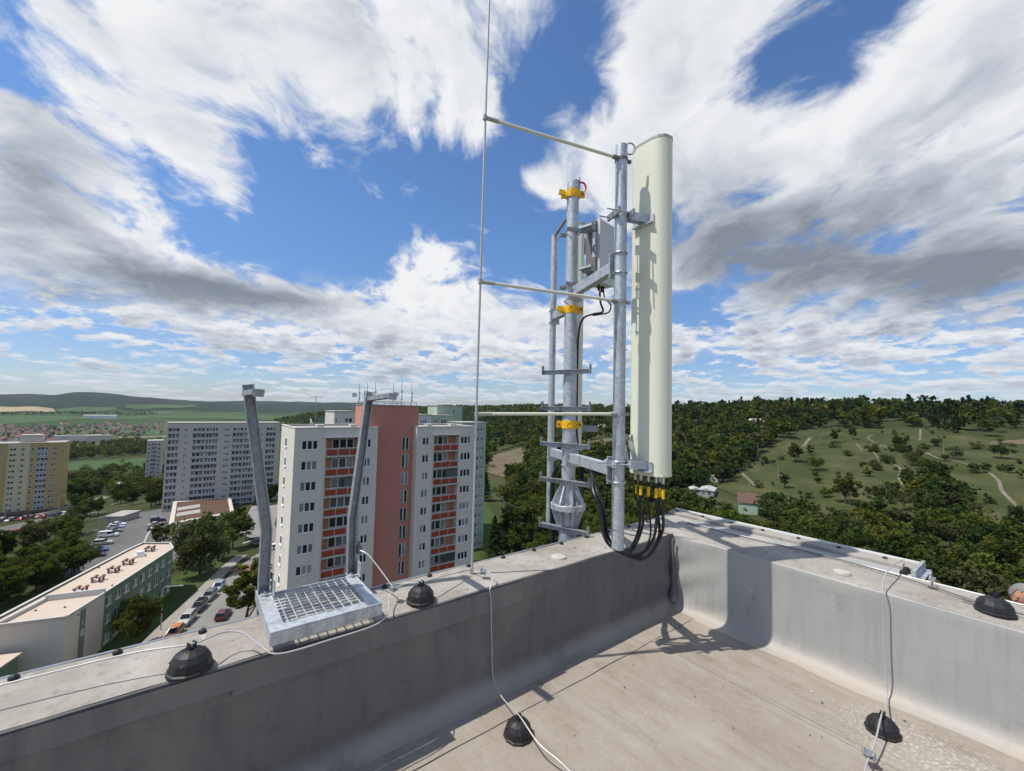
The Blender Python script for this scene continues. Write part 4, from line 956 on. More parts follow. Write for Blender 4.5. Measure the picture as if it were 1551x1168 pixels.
# lightning rod with its three fibreglass stand-offs
def lightning_rod():
    th = thing('lightning_rod', 'tall thin white lightning rod on coping, held off the antenna pole', 'lightning rod', (rodx, rody, ZTOP))
    dx = 0.012
    mb = MB(); mb.tube([(rodx, rody, ZTOP+0.02), (rodx+0.0, rody, 1.6), (rodx+0.005, rody, 3.0), (rodx+dx, rody, 4.8), (rodx+dx, rody, 5.6)], [0.0075, 0.0075, 0.0082, 0.0075, 0.006], 10); part('rod', mb, 'alu', th, smooth=True)
    q = MB(); q.cyl((rodx, rody, ZTOP+0.008), (rodx, rody, ZTOP+0.05), 0.014, n=10); part('foot', q, 'steel', th, smooth=True)
    for (rx, ry, px_, py_) in ((742, 182, 926, 234), (734, 428, 926, 454), (722, 627, 920, 627)):
        a = aty(rx, ry, rody); b = Vector((PX-0.055, PY+0.0, zy(px_, py_, PY))); a = Vector((rodx+0.004, rody, a[2]))
        dr = (b-a).normalized()
        q = MB(); q.cyl(a+dr*0.03, b, 0.0115, n=12); part('standoff', q, 'fibre_rod', th, smooth=True)
        q = MB(); q.cyl(a+dr*0.012, a+dr*0.10, 0.0145, n=12); q.cyl(a+Vector((0, 0, -0.016)), a+Vector((0, 0, 0.016)), 0.015, n=12); part('rod_clip', q, 'vent_rust' if False else 'radome_cap', th, smooth=True)
        q = MB(); q.cyl(b-dr*0.03, b+dr*0.012, 0.017, n=10); ring(q, (PX, PY, b.z), 0.0448, 0.005, 0.022); q.beam((PX+0.05, PY-0.02, b.z), (PX+0.075, PY-0.03, b.z), 0.02, 0.022); part('pole_band', q, 'rru_dark' if ry < 200 else 'galv_dull', th, smooth=True)
    q = MB(); q.cyl((rodx, rody, 1.55), (rodx, rody, 1.72), 0.011, n=10); part('coupling', q, 'steel', th, smooth=True)
lightning_rod()

# ------------------------------------------------------------------ terrain sheet, fields, roads
def build_terrain():
    th = np.radians(np.concatenate([np.linspace(-12, 118, 300), np.linspace(118, 348, 60)[1:-1]]))
    rs = np.concatenate([[0.01, 25, 50], np.linspace(70, 700, 90), np.geomspace(720, 12000, 70)])
    T, Rr = np.meshgrid(th, rs); X = Rr*np.cos(T); Y = Rr*np.sin(T); Z = ground_z(X, Y)
    nr, nt = X.shape; v = np.stack([X, Y, Z], -1).reshape(-1, 3)
    fs = [(i*nt+j, i*nt+(j+1) % nt, (i+1)*nt+(j+1) % nt, (i+1)*nt+j) for i in range(nr-1) for j in range(nt)]
    me = bpy.data.meshes.new('terrain'); me.from_pydata(v.tolist(), [], fs); me.materials.append(MATS['terrain'])
    deg = np.degrees(np.arctan2(v[:, 1], v[:, 0])); r = np.hypot(v[:, 0], v[:, 1])
    far = np.clip((r-520)/1500, 0, 0.45); hill = np.clip((r-3300)/600, 0, 1)
    far = np.where(hill > 0, np.maximum(far, 0.45+0.4*hill), far)
    far = np.where((deg < 62) & (deg > -90), np.where(r > 500, 0.9, 0.0), far)          # wooded ridges on the right
    far = np.where((deg >= 62) & (deg < 80) & (r > 750) & (r < 2500), 0.9, far)
    at = me.attributes.new('far', 'FLOAT', 'POINT'); at.data.foreach_set('value', far.astype(np.float32))
    me.polygons.foreach_set('use_smooth', [True]*len(me.polygons))
    link('terrain', me, kind='structure')
build_terrain()

def drape_poly(name, pts, mt, lift=0.12, res=14, kind='structure'):
    """patch with 4+ world corners laid on the terrain (corners in order; the polygon is split as a fan-free grid between its two long sides)"""
    n = len(pts)//2; A = [np.array(p[:2]) for p in pts[:n]]; B = [np.array(p[:2]) for p in pts[n:]][::-1]
    def along(L, t):
        s = t*(len(L)-1); i = min(int(s), len(L)-2); return L[i]+(L[i+1]-L[i])*(s-i)
    vs = []; m = 8
    for i in range(res+1):
        a, b = along(A, i/res), along(B, i/res)
        for j in range(m+1):
            p = a+(b-a)*j/m; vs.append((p[0], p[1], float(ground_z(p[0], p[1]))+lift))
    mb = MB(); mb.add(vs, [(i*(m+1)+j, (i+1)*(m+1)+j, (i+1)*(m+1)+j+1, i*(m+1)+j+1) for i in range(res) for j in range(m)])
    return part(name, mb, mt, None, smooth=True, kind=kind)
def field(name, px_pts, mt, lift): 
    P = [px_ground(*p) for p in px_pts]
    if any(p is None for p in P): return
    return drape_poly(name, P, mt, lift, 20)
def strip(name, pts, w, mt, lift=0.1, sub=6, kind='structure'):
    P = spline([(p[0], p[1], 0) for p in pts], sub); vs = []; m = 4
    for i, p in enumerate(P):
        d = (P[min(i+1, len(P)-1)]-P[max(i-1, 0)]).normalized(); s = Vector((d.y, -d.x, 0))
        for j in range(m+1):
            q = p+s*(w*(j/m-0.5)); vs.append((q.x, q.y, float(ground_z(q.x, q.y))+lift))
    mb = MB(); mb.add(vs, [(i*(m+1)+j, (i+1)*(m+1)+j, (i+1)*(m+1)+j+1, i*(m+1)+j+1) for i in range(len(P)-1) for j in range(m)])
    return part(name, mb, mt, None, smooth=True, kind=kind)
G = lambda x, y: px_ground(x, y)

# far fields on the plain
field('crop_field', [(-40, 645), (60, 640), (140, 634), (150, 632), (60, 630), (-40, 631)], 'crop', 1.2)
field('crop_field', [(180, 636), (250, 634), (330, 634), (430, 636), (430, 630), (330, 629), (250, 629), (180, 631)], 'crop', 1.5)
field('stubble_field', [(-40, 625), (20, 624.5), (85, 624.5), (80, 619.5), (20, 617.5), (-40, 617)], 'stubble', 3)
field('crop_field', [(85, 625), (130, 625), (178, 623), (175, 617), (130, 617), (85, 620)], 'crop', 3.5)
field('crop_field', [(190, 619), (240, 618.5), (300, 619), (290, 613.5), (240, 613), (190, 614)], 'crop', 4)
field('crop_field', [(95, 714), (160, 712), (236, 706), (230, 693), (160, 697), (95, 703)], 'crop', 0.4)
field('crop_field', [(186, 661), (215, 660), (252, 659), (252, 652), (215, 652.5), (186, 656)], 'crop', 0.8)
field('dirt_field', [(180, 664.5), (215, 664), (252, 663), (252, 660.2), (215, 661.5), (180, 662.2)], 'dirt', 0.9)
field('fallow_field', [(738, 716), (770, 727), (801, 724), (803, 695), (788, 679), (744, 690)], 'soil', 0.35)
field('fallow_field', [(885, 682), (930, 692), (1010, 702), (1012, 668), (930, 664), (886, 672)], 'soil', 0.35)
field('fallow_field', [(1500, 676), (1530, 675), (1560, 674), (1560, 666), (1530, 668), (1500, 671)], 'soil', 0.5)
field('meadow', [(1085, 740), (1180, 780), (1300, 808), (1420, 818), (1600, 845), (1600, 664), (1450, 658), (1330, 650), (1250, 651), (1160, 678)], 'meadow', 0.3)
field('lawn', [(716, 850), (740, 850), (775, 835), (755, 790), (735, 760), (722, 750)], 'lawn', 0.2)
def zp(z, ox, oy, s): return lambda x, y: (ox+x/s, oy+y/s)
Z7 = lambda x, y: G(1000+x/2.815, 580+y/2.815)
for pts, w in (([(1110, 200), (1108, 240), (1100, 272), (1170, 320), (1280, 345), (1380, 375), (1440, 420), (1460, 470), (1540, 548)], 2.6), ([(915, 222), (885, 240), (960, 275), (1010, 300)], 2.0), ([(835, 262), (862, 292)], 1.8),
               ([(905, 295), (935, 325), (1020, 365), (1018, 410), (1052, 470), (1090, 525)], 2.0), ([(1360, 640), (1430, 675)], 1.6), ([(640, 238), (615, 268), (598, 300)], 4.0), ([(335, 372), (362, 402), (412, 450)], 3.4)):
    strip('dirt_path', [Z7(*p) for p in pts], w*0.45, 'dirt', 0.45)

# streets and parking
U = Vector((math.cos(R_(69.4)), math.sin(R_(69.4)), 0)); V = Vector((U.y, -U.x, 0))
C0 = Vector(atz(285, 938, -40)); C0.z = 0                      # a car on the kerb line
K = lambda s, t: C0+U*s+V*t
strip('street', [K(-60, 5.2), K(-30, 5.2), K(0, 5.2), K(22, 5.2), K(34, 6.2), K(50, 9), G(392, 805), G(398, 780), G(402, 765)], 10.5, 'asphalt_pale', 0.06)
strip('pavement', [K(-60, -2.6), K(-20, -2.6), K(10, -2.6), K(30, -2.6), K(38, -2.0)], 2.6, 'paving', 0.14)
strip('kerb', [K(-60, -1.2), K(-20, -1.2), K(10, -1.2), K(30, -1.2), K(38, -0.7)], 0.22, 'concrete', 0.18)
strip('pavement', [K(-60, 12.6), K(-20, 12.6), K(20, 12.6), K(34, 14)], 3.2, 'paving', 0.14)
strip('crossing', [G(358, 868), G(384, 856)], 5.0, 'red_paving', 0.11)
for s in (-8, 4, 16): strip('road_marking', [K(s, 10.2), K(s+6, 10.2)], 0.25, 'road_paint', 0.10, 2)
strip('road_marking', [G(368, 825), G(378, 821), G(386, 820)], 0.5, 'road_paint', 0.12, 2)
drape_poly('lawn', [K(-45, -4.2), K(0, -4.2), K(34, -4.2), K(34, -12), K(0, -12), K(-45, -12)], 'lawn', 0.05)
strip('parking_lot', [G(190, 862), G(205, 825), G(222, 795), G(240, 772)], 22, 'asphalt', 0.07)
strip('parking_lot', [G(-60, 812), G(20, 800), G(75, 788), G(120, 778)], 26, 'asphalt', 0.06)
strip('street', [G(-60, 800), G(20, 786), G(90, 772), G(140, 758), G(165, 752)], 7, 'asphalt_pale', 0.12)
strip('street', [G(140, 745), G(200, 742), G(250, 741)], 6, 'asphalt_pale', 0.15)
strip('kerb', [G(212, 838), G(222, 815), G(232, 795), G(237, 785)], 0.6, 'concrete', 0.22)

# ------------------------------------------------------------------ buildings
def facade(mb, holes, x0, x1, z0, z1, y=0.0):
    """wall in the XZ plane facing -Y with recessed openings (xa, xb, za, zb, depth)"""
    xs = sorted({x0, x1, *[h[0] for h in holes], *[h[1] for h in holes]}); zs = sorted({z0, z1, *[h[2] for h in holes], *[h[3] for h in holes]})
    hs = np.array([h[:4] for h in holes]) if holes else np.zeros((0, 4))
    for i in range(len(xs)-1):
        cx = (xs[i]+xs[i+1])/2
        col = hs[(hs[:, 0] < cx) & (hs[:, 1] > cx)] if len(hs) else hs
        for j in range(len(zs)-1):
            cz = (zs[j]+zs[j+1])/2
            if len(col) and np.any((col[:, 2] < cz) & (col[:, 3] > cz)): continue
            mb.quad((xs[i], y, zs[j]), (xs[i+1], y, zs[j]), (xs[i+1], y, zs[j+1]), (xs[i], y, zs[j+1]))
    for (a, b, c, d, e) in holes:
        mb.quad((a, y, c), (a, y+e, c), (a, y+e, d), (a, y, d)); mb.quad((b, y, c), (b, y, d), (b, y+e, d), (b, y+e, c))
        mb.quad((a, y, d), (a, y+e, d), (b, y+e, d), (b, y, d)); mb.quad((a, y, c), (b, y, c), (b, y+e, c), (a, y+e, c))
        mb.quad((a, y+e, c), (b, y+e, c), (b, y+e, d), (a, y+e, d))
def window_meshes(w, h, n, mt='pvc', gl='glass', sill=True, fr=0.10):
    q = MB(); q.b2((0, -0.03, 0), (fr, 0.05, h)); q.b2((w-fr, -0.03, 0), (w, 0.05, h)); q.b2((fr, -0.03, h-fr), (w-fr, 0.05, h)); q.b2((fr, -0.03, 0), (w-fr, 0.05, fr))
    for k in range(1, n): q.b2((w*k/n-fr*0.8, -0.028, fr), (w*k/n+fr*0.8, 0.05, h-fr))
    if sill: q.b2((-0.05, -0.16, -0.05), (w+0.05, 0.05, -0.001))
    panes = []
    for k in range(n):
        g = MB(); g.b2((w*k/n+fr*0.5, 0.01, fr*0.6), (w*(k+1)/n-fr*0.5, 0.03, h-fr*0.6)); panes.append(g.mesh('pane', gl))
    return q.mesh('window', mt), panes
def put_window(parent, fm, panes, x, z, y=0.10, name='window'):
    o = link(name, fm, parent, (x, y, z))
    for p in panes: link('pane', p, o)
    return o

def neighbour():
    Y0 = 62.5; LX = lambda px_, py_=660: float(aty(px_, py_, Y0)[0]); LZ = lambda px_, py_: float(aty(px_, py_, Y0)[2])
    xa, xb, xc, xd = LX(447, 648), LX(573, 648), LX(632, 646), LX(718.5, 645)
    base = -41.0; roof = LZ(500, 648); H = roof-base
    th = thing('apartment_building', 'pale grey block of flats with salmon stair tower and red balcony fronts', 'building', (xa, Y0, base))
    sill0 = LZ(468, 681.5)-base; st = 2.80; rows = 12; dep = 10.4
    X = lambda v: v-xa
    xb_, xc_, xd_ = X(xb), X(xc), X(xd)
    wh = 1.28
    w3 = (X(LX(457.3, 668)), X(LX(482, 668))); lg = (X(LX(494.5, 664)), X(LX(548, 664))); w2 = (X(LX(551.5, 668)), X(LX(562.5, 668)))
    r2 = (X(LX(640, 670)), X(LX(650, 670))); rg = (X(LX(657.5, 664)), X(LX(695, 664))); r3 = (X(LX(698, 668)), X(LX(713, 668)))
    def block(nm, x0, x1, wins, log):
        holes = []
        for k in range(rows):
            s = sill0-k*st
            for (a, b) in wins: holes.append((a, b, s, s+wh, 0.16))
            holes.append((log[0], log[1], s-0.98, s+1.58, 1.25))
        mb = MB(); facade(mb, holes, x0, x1, 0, H)
        mb.quad((x0, 0, 0), (x0, 0, H), (x0, dep, H), (x0, dep, 0)); mb.quad((x1, 0, 0), (x1, dep, 0), (x1, dep, H), (x1, 0, H)); mb.quad((x0, dep, 0), (x0, dep, H), (x1, dep, H), (x1, dep, 0))
        return part(nm, mb, 'plaster_white', th, local=True)
    block('wall', 0, xb_, (w3, w2), lg); block('wall', xc_, xd_, (r2, r3), rg)
    # roofs with rims
    for a, b in ((0, xb_), (xc_, xd_)):
        q = MB(); q.b2((a+0.3, 0.3, H-0.25), (b-0.3, dep-0.3, H-0.2)); ro = part('roof', q, 'roof_grey', th, local=True)
        q = MB()
        for lo, hi in (((a-0.06, -0.08, H-0.04), (b+0.06, 0.34, H+0.06)), ((a-0.06, dep-0.34, H-0.04), (b+0.06, dep+0.06, H+0.06)), ((a-0.06, 0.341, H-0.04), (a+0.34, dep-0.341, H+0.06)), ((b-0.34, 0.341, H-0.04), (b+0.06, dep-0.341, H+0.06))): q.b2(lo, hi)
        link('rim', q.mesh('rim', 'slab_light'), ro)
        for t in (0.3, 0.72):
            q = MB(); q.b2((a+(b-a)*t, 3.0, H-0.2), (a+(b-a)*t+1.0, 4.2, H+0.32)); link('roof_hatch', q.mesh('roof_hatch', 'slab_light'), ro)
    # stair tower
    y1 = 1.3; tx0, tx1 = X(float(aty(560.5, 615, Y0+y1)[0])), X(float(aty(632, 615, Y0+y1)[0]))+0.3
    ht = float(aty(600, 614, Y0+y1)[2])-base
    ws = (X(float(aty(609.3, 668, Y0+y1)[0])), X(float(aty(620, 668, Y0+y1)[0])))
    holes = [(ws[0], ws[1], sill0-k*st-0.75, sill0-k*st+1.35, 0.2) for k in range(rows)]
    mb = MB(); facade(mb, holes, tx0, tx1, 0, ht, y1)
    mb.quad((tx0, y1, 0), (tx0, y1, ht), (tx0, y1+7, ht), (tx0, y1+7, 0)); mb.quad((tx1, y1, 0), (tx1, y1+7, 0), (tx1, y1+7, ht), (tx1, y1, ht)); mb.quad((tx0, y1+7, 0), (tx0, y1+7, ht), (tx1, y1+7, ht), (tx1, y1+7, 0)); mb.quad((tx0, y1, ht-0.2), (tx1, y1, ht-0.2), (tx1, y1+7, ht-0.2), (tx0, y1+7, ht-0.2))
    tw = part('stair_tower', mb, 'plaster_pink', th, local=True)
    q = MB()
    for lo, hi in (((tx0-0.08, y1-0.08, ht-0.10), (tx1+0.08, y1+0.3, ht+0.04)), ((tx0-0.08, y1+0.301, ht-0.1), (tx0+0.25, y1+6.9, ht+0.04)), ((tx1-0.25, y1+0.301, ht-0.1), (tx1+0.08, y1+6.9, ht+0.04))): q.b2(lo, hi)
    link('cornice', q.mesh('cornice', 'flashing'), tw)
    # rail and aerials on the tower
    q = MB()
    for y in (y1+0.5, y1+6.5):
        q.cyl((tx0+0.2, y, ht+0.55), (tx1-0.2, y, ht+0.55), 0.035, n=6); q.cyl((tx0+0.2, y, ht+0.3), (tx1-0.2, y, ht+0.3), 0.03, n=6)
        for t in np.linspace(tx0+0.2, tx1-0.2, 8): q.cyl((t, y, ht), (t, y, ht+0.58), 0.035, n=6)
    link('roof_rail', q.mesh('roof_rail', 'flashing'), tw)
    for (px_, py_, yy) in ((538, 580, 6.0), (548, 580, 2.0), (552, 590, 6.5), (569, 578, 1.2), (596.5, 580, 0.6), (609, 577, 5.5), (624, 582, 1.0)):
        p = aty(px_, py_, Y0+y1+yy); x = X(float(p[0])); z = float(p[2])-base; q = MB(); x = min(max(x, tx0+0.15), tx1-0.15)
        q.cyl((x, y1+yy, ht), (x, y1+yy, z), 0.05, 0.035, n=6)
        for f in (0.25, 0.4, 0.55): q.box((x+0.07, y1+yy-0.06, ht+(z-ht)*f), (0.18, 0.14, 0.34 if f != .4 else 0.2))
        link('aerial', q.mesh('aerial', 'flashing'), tw)
    for (px_, py_) in ((536, 599), (600, 598)):
        p = aty(px_, py_, Y0+y1+0.8); c = Vector((X(float(p[0])), y1+0.6, float(p[2])-base)); q = MB()
        q.lathe((0, 0, 0), [(0.02, 0), (0.25, 0.04), (0.42, 0.14), (0.40, 0.15), (0.23, 0.06), (0.02, 0.03)], 16); M = Matrix.Rotation(R_(75), 3, 'X'); q.v = [tuple(M @ Vector(v)+c) for v in q.v]; link('dish', q.mesh('dish', 'pvc', True), tw)
    # television aerial and dish on the left roof
    p = aty(479, 600, Y0+3); x = X(float(p[0])); z = float(p[2])-base; q = MB(); q.cyl((x, 3, H-0.2), (x, 3, z), 0.04, n=6); q.cyl((x-0.9, 3, z-0.15), (x+0.9, 3, z-0.05), 0.03, n=5)
    for t in np.linspace(-0.85, 0.85, 7): q.cyl((x+t, 2.75, z-0.1), (x+t, 3.25, z-0.1), 0.02, n=4)
    part('aerial', q, 'flashing', th, local=True)
    c = Vector((x-0.6, 3.0, H+0.75)); q = MB(); q.lathe((0, 0, 0), [(0.02, 0), (0.25, 0.04), (0.42, 0.14), (0.40, 0.15), (0.02, 0.03)], 16); M = Matrix.Rotation(R_(70), 3, 'Y'); q.v = [tuple(M @ Vector(v)+c) for v in q.v]; q.cyl((c.x, 3, H-0.2), (c.x, 3, c.z), 0.035, n=6); part('dish', q, 'pvc', th, local=True)
    W3 = window_meshes(w3[1]-w3[0], wh, 3); W2 = window_meshes(w2[1]-w2[0], wh, 2); R2 = window_meshes(r2[1]-r2[0], wh, 2); R3 = window_meshes(r3[1]-r3[0], wh, 3)
    S2 = window_meshes(ws[1]-ws[0], 2.1, 2, sill=False)
    def loggia_parts(a, b):
        L = b-a; q = MB(); q.b2((0, 1.19, 0), (L, 1.24, 2.5)); bw = q.mesh('loggia_wall', 'plaster_salmon')
        fm, ps = window_meshes(L*0.62, 1.45, 3, sill=False)
        q = MB(); q.b2((0.02, 0.0, 0.10), (L-0.02, 0.05, 0.86)); rp = q.mesh('railing', 'rail_red')
        q = MB()
        for t in (0.0, 0.33, 0.66, 1.0): q.b2((0.02+(L-0.1)*t, -0.02, 0.0), (0.07+(L-0.1)*t, -0.001, 1.05))
        q.b2((0.0, -0.03, 1.0), (L, 0.05, 1.07)); q.b2((0.0, -0.022, 0.87), (L, 0.04, 0.90)); rf = q.mesh('handrail', 'pvc')
        q = MB(); q.b2((-0.04, -0.10, -0.20), (L+0.04, 0.12, 0.0)); sl = q.mesh('slab', 'slab_light')
        return bw, fm, ps, rp, rf, sl, L
    for (lo, prt) in ((lg, loggia_parts(*lg)), (rg, loggia_parts(*rg))):
        bw, fm, ps, rp, rf, sl, L = prt
        for k in range(rows):
            z = sill0-k*st-0.96; left = lo is lg
            o = link('balcony', sl, th, (lo[0], 0, z))
            link('railing', rp, o); link('handrail', rf, o); link('loggia_wall', bw, o)
            w = link('balcony_window', fm, o, (L*(0.22 if left else 0.06), 1.12, 0.85))
            for p in ps: link('pane', p, o, (L*(0.22 if left else 0.06), 1.12, 0.85))
            if k % 5 == 2:
                q = MB(); q.b2((L*0.55, 0.02, 0.90), (L*0.97, 0.05, 2.3)); link('awning', q.mesh('awning', 'glass_far'), o)
        q = MB(); q.b2((lo[0]-0.2, -0.45, sill0+1.60), (lo[1]+0.15, 0.0, sill0+1.68)); part('canopy', q, 'pvc', th, local=True)
        q = MB(); q.cyl((lo[0]-0.05, -0.12, 1.0), (lo[0]-0.05, -0.12, sill0+1.6), 0.05, n=6); part('drain_pipe', q, 'slab_light', th, local=True)
    for k in range(rows):
        s = sill0-k*st
        put_window(th, *W3, w3[0], s); put_window(th, *W2, w2[0], s); put_window(th, *R2, r2[0], s); put_window(th, *R3, r3[0], s)
        o = put_window(th, *S2, ws[0], s-0.75, y1+0.12, 'stair_window')
        q = MB(); q.b2((-0.1, -0.22, 0.60), (ws[1]-ws[0]+0.1, -0.17, 0.66)); q.b2((-0.1, -0.22, 0.05), (ws[1]-ws[0]+0.1, -0.17, 0.1))
        if k == 0: gm = q.mesh('guard', 'flashing')
        link('guard', gm, o)
    # narrow windows on the sunny gable
    fm, ps = window_meshes(1.2, wh, 1)
    for k in range(rows):
        o = link('window', fm, th, (-0.02, 6.6, sill0-k*st)); o.rotation_euler = (0, 0, R_(-90))
        for p in ps: link('pane', p, o)
neighbour()

def slab_tower(name, label, px_l, px_r, py_top, Y0, base, cols, rows, st, wall, gl, sill_off, dep=12, extra=None, railmat='rail_grey', wh=1.3, group=None):
    """cols: (kind, px0, px1, n): kind w = windows, l = loggia row; px measured along the top row"""
    LX = lambda px_: float(aty(px_, py_top+14, Y0)[0]); z_top = float(aty((px_l+px_r)/2, py_top, Y0)[2])
    x0, x1 = LX(px_l), LX(px_r); H = z_top-base
    th = thing(name, label, 'building', (x0, Y0, base), group=group)
    holes = []; cc = []
    for (k, a, b, n) in cols: cc.append((k, LX(a)-x0, LX(b)-x0, n))
    for r in range(rows):
        s = H-sill_off-r*st
        for (k, a, b, n) in cc: holes.append((a, b, s, s+wh, 0.2) if k == 'w' else (a, b, s-0.95, s+1.62, 0.9))
    mb = MB(); facade(mb, holes, 0, x1-x0, 0, H); L = x1-x0
    mb.quad((0, 0, 0), (0, 0, H), (0, dep, H), (0, dep, 0)); mb.quad((L, 0, 0), (L, dep, 0), (L, dep, H), (L, 0, H)); mb.quad((0, dep, 0), (0, dep, H), (L, dep, H), (L, dep, 0))
    part('wall', mb, wall, th, local=True)
    q = MB(); q.b2((-0.15, -0.15, H), (L+0.15, dep+0.1, H+0.25)); part('roof', q, 'roof_grey', th, local=True)
    for (k, a, b, n) in cc:
        w = b-a
        if k == 'w':
            fm, ps = window_meshes(w, wh, n, gl=gl, sill=False, fr=0.12)
            for r in range(rows): put_window(th, fm, ps, a, H-sill_off-r*st, 0.12)
        else:
            q = MB(); q.b2((0, -0.05, -0.35), (w, 0.02, 0.0)); sl = q.mesh('balcony', 'slab_dark' if railmat == 'rail_grey' else 'slab_light')
            q = MB(); q.b2((0.05, -0.02, 0.0), (w-0.05, 0.05, 0.95)); rl = q.mesh('railing', railmat)
            fm, ps = window_meshes(w, 1.5, max(3, int(w/1.1)), gl=gl, sill=False, fr=0.12)
            for r in range(rows):
                o = link('balcony', sl, th, (a, 0, H-sill_off-r*st-0.95)); link('railing', rl, o)
                glazed = (r*7+int(a)) % 5 != 0
                link('glazing', fm, o, (0, 0.06 if glazed else 0.7, 1.0))
                for p in ps: link('pane', p, o, (0, 0.06 if glazed else 0.7, 1.0))
    if extra: extra(th, H, L, dep)
    return th, H, L
slab_tower('apartment_tower', 'wide grey prefab tower with dark balcony bands behind the ladder handrail', 252.6, 424, 641, 231, float(ground_z(-2, 231))-1,
           [('l', 254.8, 272, 3), ('w', 279.3, 284.8, 2), ('l', 292.3, 311, 4), ('l', 312, 330.7, 4), ('w', 340, 348.5, 3), ('l', 352.5, 369, 4), ('l', 370, 387, 4), ('w', 393, 398.5, 2), ('l', 403, 417.5, 3)], 13, 2.75, 'plaster_grey', 'glass_far', 3.6)
def yellow_extra(th, H, L, dep):
    q = MB(); q.b2((L*0.47, 3, H+0.25), (L*0.71, 9, H+4.2)); part('lift_house', q, 'plaster_beige', th, local=True)
    q = MB(); q.b2((L*0.47, -0.06, 2.2), (L*0.715, -0.003, H)); 
    x1 = L; q2 = MB(); q2.b2((-0.05, -0.1, 0), (L+0.05, -0.005, 2.2)); part('plinth', q2, 'brick_base', th, local=True)
Yy = 322; gz = float(ground_z(-60, 322))-1.0
slab_tower('apartment_tower', 'yellow and cream prefab tower with mint balconies beside a car park', -45, 97.5, 672, Yy, gz,
           [('l', -40, -25, 3), ('w', -16, -9, 2), ('w', 0, 5, 2), ('w', 14.4, 24.4, 2), ('w', 32, 37.4, 1), ('w', 46.8, 51.8, 1), ('l', 56, 73, 3), ('w', 78, 86.3, 2)], 13, 2.78, 'plaster_gold', 'glass_far', 3.6, extra=yellow_extra, railmat='rail_mint')
# cream facing of the yellow tower's middle bay, set proud of the wall between its window columns
def cream_bay():
    LX = lambda px_: float(aty(px_, 686, Yy)[0]); zt = float(aty(26, 672, Yy)[2])
    th = [o for o in bpy.data.objects if o.get('label', '').startswith('yellow and cream')][0]
    x0 = th.location.x
    segs = [(12, 14.0), (24.8, 31.6), (37.8, 45.5)]
    for a, b in segs:
        q = MB(); q.b2((LX(a)-x0, -0.06, 2.3), (LX(b)-x0, -0.004, zt-gz)); part('cream_pier', q, 'plaster_cream', th, local=True)
    for a, b in ((14.1, 24.7), (31.7, 37.7)):
        H = zt-gz
        for r in range(14):
            z1 = H-3.6-(r-1)*2.78 if r > 0 else H; z0 = H-3.6-r*2.78+1.3
            if r == 13: z0 = 2.3
            if r > 0: pass
            q = MB(); q.b2((LX(a)-x0, -0.06, z0), (LX(b)-x0, -0.004, min(z1, H)-0.001)); part('cream_spandrel', q, 'plaster_cream', th, local=True)
cream_bay()
slab_tower('apartment_tower', 'small distant grey tower beside a green field', 222, 246, 668, 375, float(ground_z(-20, 375))-1,
           [('w', 223.5, 227, 1), ('l', 229, 237, 2), ('w', 239, 243, 1)], 13, 2.75, 'plaster_beige', 'glass_far', 3.2)
# green and pale towers behind the salmon stair tower
slab_tower('apartment_tower', 'mint green tower seen past the lightning rod', 700, 736, 641, 105, -41,
           [('l', 715.5, 719.5, 1), ('w', 722.5, 726, 1), ('w', 728, 733, 2)], 13, 2.8, 'plaster_green', 'glass_far', 2.6, dep=9, railmat='rail_mint')
slab_tower('apartment_tower', 'mint green block rising behind the right roof of the pale flats', 650, 690, 630, 118, -41, [('w', 656, 662, 2), ('w', 668, 680, 3)], 6, 2.8, 'plaster_green', 'glass_far', 2.4, dep=9)
slab_tower('apartment_tower', 'dark green lift house standing on the mint block', 662, 700, 615.5, 124, -41, [('w', 686, 689, 1)], 2, 3.0, 'plaster_green', 'glass_far', 2.4, dep=7)
slab_tower('apartment_tower', 'pale block with small windows left behind the salmon stair tower', 506, 540, 624, 110, -41, [('w', 508, 511, 1), ('w', 522, 534, 2)], 5, 2.8, 'white_wall', 'glass_far', 2.8, dep=9)
slab_tower('apartment_tower', 'pale block with dark windows right behind the salmon stair tower', 626, 653, 629, 112, -41, [('w', 632, 634.5, 1), ('w', 637, 646, 3)], 5, 2.8, 'white_wall', 'glass_far', 2.6, dep=9)

